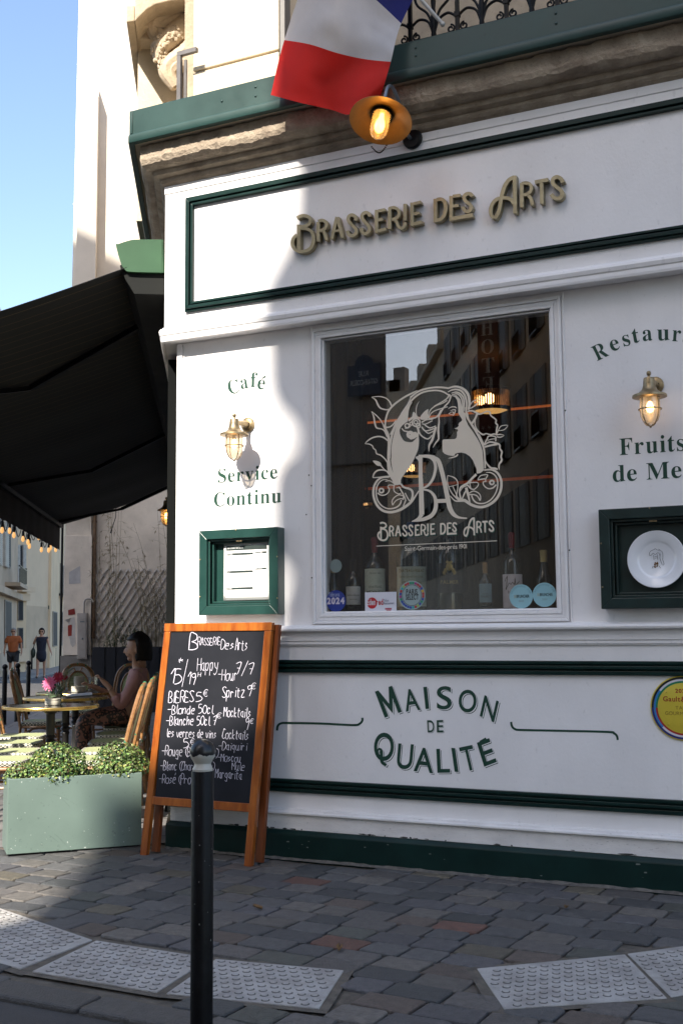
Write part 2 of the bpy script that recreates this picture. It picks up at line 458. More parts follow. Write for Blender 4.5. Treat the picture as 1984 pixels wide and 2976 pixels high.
# window: casing, pane, painted decal
win = node("shop_window", bld)
m = MB()
def ringbox(m, x0, x1, z0, z1, t, y0, y1):          # mitred rectangular frame
    o = [(x0, z0), (x1, z0), (x1, z1), (x0, z1)]; i = [(x0 + t, z0 + t), (x1 - t, z0 + t), (x1 - t, z1 - t), (x0 + t, z1 - t)]
    for k in range(4):
        a, b = o[k], o[(k + 1) % 4]; c, d = i[(k + 1) % 4], i[k]
        m.hexa([(a[0], y0, a[1]), (b[0], y0, b[1]), (c[0], y0, c[1]), (d[0], y0, d[1])], [(a[0], y1, a[1]), (b[0], y1, b[1]), (c[0], y1, c[1]), (d[0], y1, d[1])])
ringbox(m, 1.032, 2.646, 1.432, 3.302, .018, -.0005, -.022)
ringbox(m, 1.051, 2.627, 1.451, 3.283, .022, -.0005, -.012)
ringbox(m, 1.074, 2.604, 1.474, 3.260, .020, .06, -.017)
ringbox(m, 1.095, 2.583, 1.495, 3.239, .012, .06, .004)
m.build("frame", WHITE, win, .003)
m = MB(); m.box(1.104, 2.574, .022, .030, 1.504, 3.230); m.build("pane", WGLASS, win)
# frieze, its ledge and its green frame
m = MB(); sweep(m, [(-.02, 3.402), (-.02, 3.335), (.088, 3.335), (.088, 4.36), (.094, 4.363), (.094, 4.415), (-.02, 4.415)]); m.build("frieze_board", WHITE, bld, .002)
m = MB(); sweep(m, [(.089, 3.33), (.108, 3.33), (.112, 3.345), (.112, 3.368), (.118, 3.374), (.124, 3.395), (.118, 3.412), (.104, 3.420), (.096, 3.430), (.089, 3.430)]); m.build("frieze_ledge", WHITE, bld, .0015)
fz = lambda px, py: WY(px, py, -.09)
a = fz(542.8, 577.6); b = fz(541.5, 909)
FX0, FZ1, FZ0 = a.x, a.z, b.z
m = MB()
for d, t, p in ((0, .016, .018), (.0165, .022, .032), (.039, .008, .014), (.0475, .016, .024)):
    ringbox(m, FX0 + d, 5.6 - d, FZ0 + d, FZ1 - d, t, -.0885, -.09 - p)
m.build("frieze_frame", GREENP, bld, .003)
# stone cornice with a weathered edge
rnd = random.Random(3)
prof = [(.0, 4.416), (.095, 4.416), (.115, 4.43), (.125, 4.445), (.125, 4.462), (.165, 4.475), (.17, 4.49), (.172, 4.505), (.225, 4.512), (.252, 4.530), (.262, 4.56), (.256, 4.655), (.0, 4.655)]
def along(d, p, z):                 # d < 0 along the front to the right, d > 0 along the side
    return Vector((MIT * p - d if d < 0 else MIT * p, -p, z)) if d <= 0 else TO(0, 0, 0) + Vector((MIT * p, -p, z)) + S * d
ds = [-XR + .1 + k * .022 for k in range(int((XR - .1) / .022))] + [0.0] + [.03 + .12 * k for k in range(95)]
from mathutils import noise as NZ
vs = []
for d in ds:
    for i, (p, z) in enumerate(prof):
        q = along(d, p, z)
        if 8 <= i <= 11:
            nv = NZ.noise(Vector((d * 3.1, i * .35, 0))) * .010 + NZ.noise(Vector((d * 11, i * .8, 4))) * .006 + NZ.noise(Vector((d * 37, i * 2.7, 9))) * .007
            q = along(d, p + nv - .006, z + nv * 1.2)
        elif 1 < i < 8:
            q = along(d, p + NZ.noise(Vector((d * 9, i, 2))) * .003, z)
        vs.append(q)
n = len(prof)
m = MB(); m.add(vs, [(k * n + i, k * n + (i + 1) % n, (k + 1) * n + (i + 1) % n, (k + 1) * n + i) for k in range(len(ds) - 1) for i in range(n)])
m.build("stone_cornice", STONE, bld)
# balcony floor and its green metal edge
m = MB(); sweep(m, [(.0, 4.668), (.29, 4.668), (.29, 4.875), (.0, 4.875)]); m.build("balcony_slab", STONEW, bld)
m = MB()
sweep(m, [(.291, 4.660), (.328, 4.660), (.332, 4.666), (.332, 4.706), (.330, 4.716), (.325, 4.722), (.325, 4.884), (.318, 4.890), (.270, 4.890), (.270, 4.877), (.291, 4.877)])
m.hexa([(-.172, -.3255, 4.722), (-.152, -.3255, 4.722), (-.152, -.3255, 4.884), (-.172, -.3255, 4.884)], [(-.172, -.331, 4.722), (-.152, -.331, 4.722), (-.152, -.331, 4.884), (-.172, -.331, 4.884)])
m.box(1.07, 1.085, -.331, -.3255, 4.722, 4.884)
for x, z in ((.55, 4.80), (.80, 4.78), (.80, 4.84), (1.9, 4.79), (1.9, 4.84), (2.75, 4.78), (2.75, 4.84)):
    m.lathe([(.009, 0), (.008, .004), (.003, .006)], 8, (x, -.3255, z), (0, -1, 0))
m.build("balcony_edge", FASCIA, bld, .003)
# upper wall: corner pier, recessed wall with the balcony window, bay on the side street
m = MB()
def course(m, x0, x1, y0, y1, zs, g=.008):
    for z0, z1 in zip(zs, zs[1:]):
        m.box(x0, x1, y0, y1, z0 + g, z1 - g)
course(m, .125, .80, -.02, .6, [4.876, 5.23, 5.80, 6.37, 6.94])
m.box(.135, .79, -.004, .58, 4.876, 6.94)
m.build("corner_pier", STONEW, bld, .006)
m = MB(); m.box(.80, XR, .34, .5, 4.876, 12); m.hexa([(.13, .2, 6.95), (XR, .2, 6.95), (XR, 6, 6.95), (-3, 6, 6.95)], [(.13, .2, 12), (XR, .2, 12), (XR, 6, 12), (-3, 6, 12)])
m.hexa([TO(.5, -.02, 4.876), TO(TL_, -.02, 4.876), TO(TL_, -.4, 4.876), TO(.5, -.4, 4.876)], [TO(.5, -.02, 12), TO(TL_, -.02, 12), TO(TL_, -.4, 12), TO(.5, -.4, 12)])
m.build("upper_wall", pm("tan_stone", (.50, .41, .30), .9, var=.12, scale=5, bump=.6, bscale=30, dirt=.3), bld)
TB = 1.9                            # bay of the side wall seen past the pier
m = MB()
for z0, z1 in ((4.88, 5.62), (5.635, 7.6)):
    m.hexa([TO(TB, -.3, z0), TO(TB, .42, z0), TO(TB + 3, .42, z0), TO(TB + 3, -.3, z0)], [TO(TB, -.3, z1), TO(TB, .42, z1), TO(TB + 3, .42, z1), TO(TB + 3, -.3, z1)])
m.hexa([TO(TB + .02, -.3, 5.6), TO(TB + .02, .41, 5.6), TO(TB + 2.9, .41, 5.6), TO(TB + 2.9, -.3, 5.6)], [TO(TB + .02, -.3, 5.65), TO(TB + .02, .41, 5.65), TO(TB + 2.9, .41, 5.65), TO(TB + 2.9, -.3, 5.65)])
m.build("side_bay", STONEW, bld, .004)
zq = lambda x, y: (180 + x / 3.92, y / 3.92)
def onT(t):
    return lambda px, py: PLN(px, py, TO(t, 0), S)
q1 = onT(TB - .25)
m = MB()
# upper balcony slab in steps over the bay, its underside seen from the street
def slab(pts, t0, t1):
    P = [PLN(*zq(*p), TO(t0, 0), S) for p in pts]
    m.prism(P, S * (t1 - t0))
slab([(735, 250), (735, 60), (830, 55), (830, 240)], TB - .5, TB + 4)
slab([(832, 240), (832, -40), (1500, -120), (1500, -20), (1240, 5), (1060, 50), (960, 110), (905, 165)], TB - .52, TB + 1)
slab([(780, 280), (780, 255), (890, 285), (895, 250), (870, 200), (960, 190), (985, 150), (1090, 75), (1240, 20), (1500, -30), (1500, 330), (840, 300)], TB - .3, TB - .01)
slab([(835, 440), (850, 310), (1080, 320), (1110, 440)], TB - .2, TB - .012)
m.build("upper_balcony", CARVED, bld, .01)
m = MB()
for pts, r in (([(1110, 460), (1040, 380), (1060, 270), (1170, 190), (1330, 110), (1460, -30)], [.02, .035, .045, .05, .05, .05]),
               ([(1130, 470), (1110, 360), (1180, 270), (1330, 200), (1450, 110), (1500, 0)], [.02, .03, .04, .045, .045, .05]),
               ([(1290, 1000), (1190, 830), (1230, 730), (1360, 640), (1480, 520), (1530, 430)], [.03, .05, .055, .06, .06, .06]),
               ([(1320, 1000), (1250, 850), (1300, 760), (1450, 700), (1530, 640)], [.02, .04, .05, .05, .05])):
    P = [q1(*zq(*p)) for p in cat(pts, 5)]; R_ = [x[0] * 1.35 for x in cat([(v,) for v in r], 5)]
    m.tube(P, R_, 10)
gl = cat([(1150, 760, .03), (1110, 640, .06), (1160, 520, .085), (1280, 420, .095), (1400, 310, .09), (1470, 200, .06), (1490, 110, .04)], 6)
m.tube([q1(*zq(p[0], p[1])) - S * .02 for p in gl], [p[2] for p in gl], 12)
rnd = random.Random(5)
for k in range(260):
    p = gl[rnd.randrange(len(gl))]; c = q1(*zq(p[0] + rnd.uniform(-8, 8), p[1] + rnd.uniform(-8, 8))) - S * .02
    d = Vector((rnd.gauss(0, 1), rnd.gauss(0, 1) - .5, rnd.gauss(0, 1))).normalized()
    m.ball(c + d * p[2] * .95, rnd.uniform(.010, .02), 6, 4, (1, 1, rnd.uniform(.8, 1.6)))
m.build("garlanded_console", CARVED, bld)
m = MB()
P0 = WY(*zq(1340, 1110), -.12); P1 = WY(*zq(1340, 620), -.12)
m.bar((P0.x, -.12, 4.88), (P0.x, -.12, P1.z), .028, .03); m.bar((P0.x - .014, -.12, P1.z), (P0.x + .14, -.12, P1.z), .03, .03)
m.bar((P0.x + .035, -.10, 4.88), (P0.x + .035, -.10, P1.z - .04), .014, .02)
m.build("metal_post", pm("grey_metal", (.16, .15, .15), .5, .6, dirt=.3), bld)
m = MB(); m.box(.815, .85, -.03, .05, 4.89, 6.9); m.build("window_jamb", pm("grey_jamb", (.22, .21, .2), .6), bld)
# balcony railing in scrolled iron
rail = node("balcony_railing", bld)
m = MB(); YR = -.285
def spiral(m, c, r0, r1, a0, turns, r, flip=1):
    P = [];
    for k in range(27):
        t = k / 26; a = a0 + turns * 2 * PI * t * flip; rr = r0 + (r1 - r0) * t
        P.append((c[0] + rr * math.cos(a), YR, c[1] + rr * math.sin(a)))
    m.tube(P, r, 6)
x = 1.25; k = 0
while x < 5.6:
    z0 = 4.905
    m.box(x - .011, x + .011, YR - .011, YR + .011, 4.89, 5.78)
    m.box(x - .016, x + .016, YR - .016, YR + .016, 4.99, 5.02)
    for sg in (-1, 1):
        spiral(m, (x + sg * .042, z0 + .022), .026, .008, PI / 2, 1.25, .006, sg)
        P = [(x + sg * .016, 5.005), (x + sg * .06, 5.03), (x + sg * .115, 5.005), (x + sg * .142, 4.94), (x + sg * .147, 4.90)]
        m.tube([(p[0], YR, p[1]) for p in cat(P, 5)], .0085, 6)
        P = [(x + sg * .147, 4.97), (x + sg * .11, 5.06), (x + sg * .04, 5.14), (x + sg * .03, 5.30), (x + sg * .08, 5.42), (x + sg * .13, 5.36)]
        m.tube([(p[0], YR, p[1]) for p in cat(P, 5)], .0085, 6)
    c = x + .15
    m.lathe([(.012, 4.89), (.017, 4.915), (.013, 4.94), (.016, 4.96), (.019, 5.02), (.012, 5.08), (.017, 5.12), (.006, 5.26), (.0, 5.29)], 8, (c, YR, 0))
    x += .30; k += 1
m.box(1.1, 5.6, YR - .02, YR + .02, 5.78, 5.815); m.box(1.1, 5.6, YR - .012, YR + .012, 4.892, 4.904)
m.build("scrollwork", IRON, rail)
# dark woodwork on the side wall, just round the corner
m = MB()
for t in (.30, 4.3):
    m.hexa([TO(t, .001, .18), TO(t, .075, .18), TO(t + .22, .075, .18), TO(t + .22, .001, .18)], [TO(t, .001, 3.3), TO(t, .075, 3.3), TO(t + .22, .075, 3.3), TO(t + .22, .001, 3.3)])
build_each(m, "side_pilaster", pm("dark_woodwork", (.005, .006, .006), .7, spec=.1), bld, .004)
# the room behind the window
room = node("dining_room", bld)
m = MB()
m.box(TO(4.72, -.26).x, 5.2, 4.0, 4.1, 0, 3.5); m.hexa([TO(.35, -.16, 0), TO(.35, -.26, 0), TO(4.6, -.26, 0), TO(4.6, -.16, 0)], [TO(.35, -.16, 3.5), TO(.35, -.26, 3.5), TO(4.6, -.26, 3.5), TO(4.6, -.16, 3.5)]); m.box(5.2, 5.3, .15, 4.1, 0, 3.7); rp = [TO(.2, -.17), Vector((5.3, .145, 0)), Vector((5.3, 4.1, 0)), Vector((TO(4.72, -.17).x, 4.1, 0))]; m.prism([p + UP * 3.502 for p in rp], UP * .2); m.prism([p - UP * .05 for p in rp], UP * .07)
m.build("room_wall", pm("dim_brown_wall", (.045, .032, .025), .8), room)
m = MB(); m.box(.9, 2.9, .031, .42, 1.40, 1.500); m.build("display_shelf", pm("shelf_wood", (.03, .022, .018), .5), room)
_cx = WY(1050, 1200, .40).x
m = MB(); m.grid(lambda u, v: Vector((.21 + (_cx - .21) * u, .42 + .018 * math.sin(u * 60), 1.0 + 2.49 * v)), 120, 2); m.build("dark_curtain", pm("curtain_cloth", (.02, .018, .017), .9), room)
m = MB()
za = DST(1062, 1204, 10.9); zb = DST(1612, 1216, 10.6)
m.box(WY(1062, 1207, 3.97).x, 5.19, 3.96, 3.995, WY(1300, 1207, 3.98).z - .008, WY(1300, 1207, 3.98).z + .008)
m.build("led_strip", emit("orange_led", (1.0, .24, .05), .12), room)
m = MB(); m.box(WY(1062, 1405, 3.97).x, 5.19, 3.96, 3.995, WY(1300, 1405, 3.98).z - .012, WY(1300, 1405, 3.98).z + .012)
m.build("led_strip", emit("dim_red_led", (1.0, .18, .05), .03), room)
# ================================================================ lettering
ZS5 = lambda x, y: (830 + x / 3.6465, 600 + y / 3.6465)
ZS6 = lambda x, y: (1240 + x / 3.5636, 480 + y / 3.5636)
SIGN = [  # (zoom, width, points, smooth)
 (5, 38, [(137, 192), (137, 470)], 1), (5, 36, [(118, 122), (175, 98), (238, 108), (262, 150), (240, 190), (196, 212), (150, 214)], 4),
 (5, 36, [(156, 233), (215, 234), (268, 262), (293, 325), (285, 400), (250, 452), (185, 477), (120, 468), (82, 432), (69, 385), (84, 335), (120, 302)], 4),
 (5, 36, [(343, 372), (343, 165)], 1), (5, 34, [(345, 158), (385, 146), (422, 165), (428, 205), (405, 243), (362, 258)], 4), (5, 34, [(388, 245), (412, 290), (428, 356)], 3),
 (5, 34, [(484, 348), (541, 110)], 1), (5, 36, [(545, 112), (601, 332)], 1), (5, 26, [(512, 262), (578, 252)], 1),
 (5, 36, [(745, 150), (735, 108), (700, 90), (668, 108), (664, 150), (700, 196), (742, 238), (745, 282), (705, 310), (664, 292), (655, 256)], 4),
 (5, 36, [(888, 108), (880, 78), (848, 64), (814, 82), (808, 122), (842, 170), (880, 215), (880, 262), (842, 288), (806, 268), (800, 225)], 4),
 (5, 36, [(960, 36), (960, 280)], 1), (5, 34, [(979, 48), (1052, 34)], 1), (5, 32, [(979, 144), (1030, 134)], 1), (5, 36, [(979, 262), (1064, 236)], 1),
 (5, 36, [(1098, 240), (1098, 18)], 1), (5, 34, [(1090, 24), (1140, 12), (1184, 30), (1198, 72), (1180, 115), (1120, 142)], 4), (5, 34, [(1148, 126), (1176, 170), (1190, 212), (1225, 230), (1257, 208), (1260, 165)], 4),
 (5, 36, [(1262, 150), (1262, -28)], 1),
 (5, 36, [(1337, 208), (1334, -42)], 1), (5, 34, [(1352, -28), (1430, -48)], 1), (5, 32, [(1354, 80), (1414, 66)], 1), (5, 38, [(1355, 186), (1444, 164)], 1),
 (6, 38, [(85, 592), (85, 348)], 1), (6, 38, [(100, 360), (140, 352), (178, 375), (193, 440), (180, 512), (145, 558), (100, 572)], 4),
 (6, 38, [(248, 578), (248, 318)], 1), (6, 34, [(266, 322), (346, 312)], 1), (6, 32, [(266, 424), (326, 416)], 1), (6, 42, [(266, 554), (473, 516)], 1),
 (6, 38, [(468, 325), (452, 300), (412, 298), (384, 326), (394, 368), (436, 400), (456, 435), (442, 470), (408, 480), (382, 458), (374, 428)], 4),
 (6, 42, [(904, 106), (911, 500)], 1), (6, 40, [(890, 128), (848, 152), (805, 212), (778, 290), (766, 345), (752, 430), (732, 500), (698, 555)], 4),
 (6, 38, [(694, 545), (662, 515), (658, 455), (680, 395), (725, 352), (790, 338), (845, 345), (880, 370), (896, 405)], 4),
 (6, 40, [(980, 438), (978, 186)], 1), (6, 36, [(978, 194), (1020, 184), (1062, 196), (1078, 232), (1066, 276), (1022, 304), (998, 308)], 4), (6, 38, [(1035, 300), (1074, 348), (1090, 418)], 3),
 (6, 40, [(1114, 176), (1254, 150)], 1), (6, 40, [(1182, 184), (1188, 400)], 1),
 (6, 42, [(1404, 182), (1386, 142), (1345, 122), (1305, 143), (1302, 188), (1342, 226), (1388, 268), (1396, 312), (1362, 345), (1316, 336), (1284, 300)], 4)]
YF = -.135                           # front of the raised letters
sgn = thing("raised_sign", "raised bronze letters spelling the name across the white frieze", "sign", (0, 0, 0))
for wname, sel in (("brasserie", range(0, 23)), ("des", range(23, 30)), ("arts", range(30, 40))):
    m = MB()
    for k in sel:
        if k >= len(SIGN): continue
        z, wd, pts, sm = SIGN[k]
        zz = ZS5 if z == 5 else ZS6
        m.rib(pts, wd, lambda x, y: WY(*zz(x, y), YF), (0, -1, 0), .0004 * (k % 5), .042, sm, .0003)
    m.build("word", BRONZE, sgn, .0012, seg=1)
wall = lambda off=0.0015, y=0.0: (lambda px, py: WY(px, py, y) + Vector((0, -off, 0)))
def ctr_letter(mb, ch, c, w_, h_, ang, zz, y, off, bold=0.0):
    a = math.radians(ang); ux, uy = math.cos(a), -math.sin(a); vx, vy = -math.sin(a), -math.cos(a)
    bl = (c[0] - ux * w_ / 2 - vx * h_ / 2, c[1] - uy * w_ / 2 - vy * h_ / 2)
    mb.letter(ch, bl, (bl[0] + ux * w_, bl[1] + uy * w_), (bl[0] + vx * h_, bl[1] + vy * h_), lambda x, yy: WY(*zz(x, yy), y) + Vector((0, -off, 0)), bold)
SB = -.002                           # the heavy serif slimmed down
Z4 = lambda x, y: (450 + x / 2.613, 900 + y / 2.613)
Z6 = lambda x, y: (1600 + x / 2.476, 900 + y / 2.476)
Z7 = lambda x, y: (1060 + x / 3.7333, 1960 + y / 3.7333)
m = MB()
for ch, c, w_, h_, a in (('C', (597, 585), 84, 108, 14), ('a', (679, 563), 56, 76, 7), ('f', (754, 531), 52, 112, -1), ('e', (808, 568), 56, 76, -10)):
    ctr_letter(m, serif(ch), c, w_, h_, a, Z4, 0, .0015, SB)
m.rib([(812, 524), (840, 506)], [5, 12], lambda x, y: WY(*Z4(x, y), -.0015), (0, -1, 0), 0, .0008, 1)
m.build("painted_lettering", GREENW, bld)
def wall_line(mb, body, p0, p1, hpx, zz, gap=.09, sl=0.0):
    a, b = WY(*zz(*p0)), WY(*zz(*p1)); sc = (b.x - a.x) / width(serif(body), SB, gap)
    zz0 = (a.z + b.z) / 2
    hz = abs(WY(*zz(p0[0], p0[1] - hpx)).z - a.z); sv = hz / .68
    mb.text(serif(body), lambda x, y: Vector((a.x + x * sc, -.0015, zz0 + y * sv)), SB, gap)
m = MB(); wall_line(m, "Service", (480, 1315), (930, 1281), 104, Z4); m.build("painted_lettering", GREENW, bld)
m = MB(); wall_line(m, "Continu", (450, 1497), (960, 1463), 106, Z4)
m.build("painted_lettering", GREENW, bld)
m = MB()
for ch, c, w_, h_, a in (('R', (352, 300), 98, 110, 26), ('e', (457, 256), 66, 80, 19), ('s', (541, 222), 52, 80, 15), ('t', (607, 188), 48, 104, 10), ('a', (692, 185), 68, 80, 5), ('u', (807, 183), 88, 80, 1), ('r', (903, 188), 62, 80, -4),
                         ('a', (985, 205), 68, 80, -9), ('n', (1085, 232), 88, 80, -14), ('t', (1165, 255), 48, 104, -19)):
    ctr_letter(m, serif(ch), c, w_, h_, a, Z6, 0, .0015, SB)
m.build("painted_lettering", GREENW, bld)
m = MB(); wall_line(m, "Fruits", (494, 1044), (962, 1018), 120, Z6); m.build("painted_lettering", GREENW, bld)
m = MB(); wall_line(m, "de Mer", (445, 1236), (1030, 1206), 118, Z6, .08)
m.build("painted_lettering", GREENW, bld)
# MAISON DE QUALITE with its white inline and dark drop line
QL = [('M', (215, 470), (400, 406), (108, 187)), ('A', (443, 405), (603, 384), (402, 170)), ('I', (657, 376), (697, 373), (632, 137)), ('S', (778, 383), (940, 378), (778, 130)),
      ('O', (1012, 410), (1206, 416), (1018, 163)), ('N', (1243, 452), (1398, 522), (1296, 224)), ('D', (680, 630), (754, 628), (672, 498)), ('E', (779, 630), (850, 628), (777, 497)),
      ('O', (96, 940), (312, 940), (100, 632)), ('U', (338, 1022), (506, 1034), (362, 748)), ('A', (526, 1048), (738, 1074), (536, 784)), ('L', (785, 1068), (924, 1066), (773, 808)),
      ('I', (972, 1056), (1014, 1060), (935, 797)), ('T', (1078, 1056), (1222, 1026), (1018, 795)), ('E', (1292, 1002), (1428, 950), (1212, 742))]
MP_ = [(0, 0), (0, 1), (.20, 1), (.5, .42), (.80, 1), (1, 1), (1, 0), (.79, 0), (.79, .58), (.5, .05), (.21, .58), (.21, 0)]
def qualite(mb, dx, dy, off, bold):
    GLY[('M', bold)] = (MP_, [tuple(range(12))], (0, 1, 0, 1))
    for i, (ch, bl, br, tl) in enumerate(QL):
        k = .45 if i in (6, 7) else 1.0
        f_ = lambda p: (p[0] + dx * k, p[1] + dy * k)
        mb.letter(ch, f_(bl), f_(br), f_(tl), lambda x, y: WY(*Z7(x, y), -off), bold)
    g = lambda pts, w_: mb.rib([(p[0] + dx, p[1] + dy) for p in pts], w_, lambda x, y: WY(*Z7(x, y), -off - .0001), (0, -1, 0), 0, .0001, 4)
    g([(148, 862), (138, 832), (155, 808), (178, 830), (180, 900), (188, 955), (232, 985)], [14, 18, 22, 30, 34, 34, 30])
    g([(1246, 734), (1312, 694)], [26, 22])
MQ = MB(); qualite(MQ, 15, 15, .0012, .010)
m = MQ; m.build("painted_lettering", GREENW, bld)
m = MB(); qualite(m, 9, 9, .0018, .010); m.build("letter_highlight", WHITE, bld)
m = MB(); qualite(m, 0, 0, .0024, .012); m.build("painted_lettering", GREENW, bld)
ZL = lambda x, y: (750 + x / 1.2707, 1780 + y / 1.2707)
m = MB()
for pts in ([(70, 436), (73, 418), (86, 409), (110, 408), (230, 410), (350, 416), (374, 411), (384, 400), (384, 389)], [(933, 404), (936, 420), (948, 431), (975, 434), (1120, 437), (1290, 441), (1312, 446), (1323, 456), (1326, 471)]):
    m.rib(pts, 8, lambda x, y: WY(*ZL(x, y), -.0015), (0, -1, 0), 0, .0008, 4)
build_each(m, "painted_flourish", GREENW, bld)

# ---------------------------------------------------------------- window decal: lady, monogram, name
DEC = pm("cream_decal", (.72, .63, .51), .7, var=.02)
YW = .0218
L1 = lambda x, y: (1060 + x / 6.533, 1110 + y / 6.533)
L2 = lambda x, y: (1260 + x / 6.533, 1110 + y / 6.533)
L3 = lambda x, y: (1060 + x / 7.127, 1330 + y / 7.127)
L4 = lambda x, y: (1260 + x / 7.127, 1330 + y / 7.127)
m = MB(); cnt = [0]
def st(zz, pts, w_, n=4):
    cnt[0] += 1
    m.rib(pts, w_, lambda x, y: WY(*zz(x, y), YW), (0, -1, 0), .0002 + .00006 * (cnt[0] % 12), .0001, n, .00003)
def fill(parts, n=3):
    pts = [zz(*p) for zz, ps in parts for p in ps]
    pts = cat(pts, n, True) if n > 1 else pts
    cnt[0] += 1
    m.face([WY(*p, YW) + Vector((0, -.0001 - .00004 * (cnt[0] % 5), 0)) for p in pts])
# hair, left mass
fill([(L1, [(905, 378), (862, 450), (832, 545), (820, 640), (812, 745), (768, 775), (742, 800), (700, 835), (662, 900), (665, 985), (700, 1060), (745, 1120), (820, 1142), (905, 1136), (985, 1055), (1022, 1050), (1022, 1180), (1005, 1290), (960, 1400), (905, 1520), (830, 1640)]),
      (L3, [(760, 420), (742, 500), (742, 545), (690, 560), (655, 545), (620, 455), (585, 330), (555, 180), (540, 60)]),
      (L1, [(502, 1420), (500, 1270), (528, 1080), (600, 830), (700, 640), (790, 510), (870, 410)])], 2)
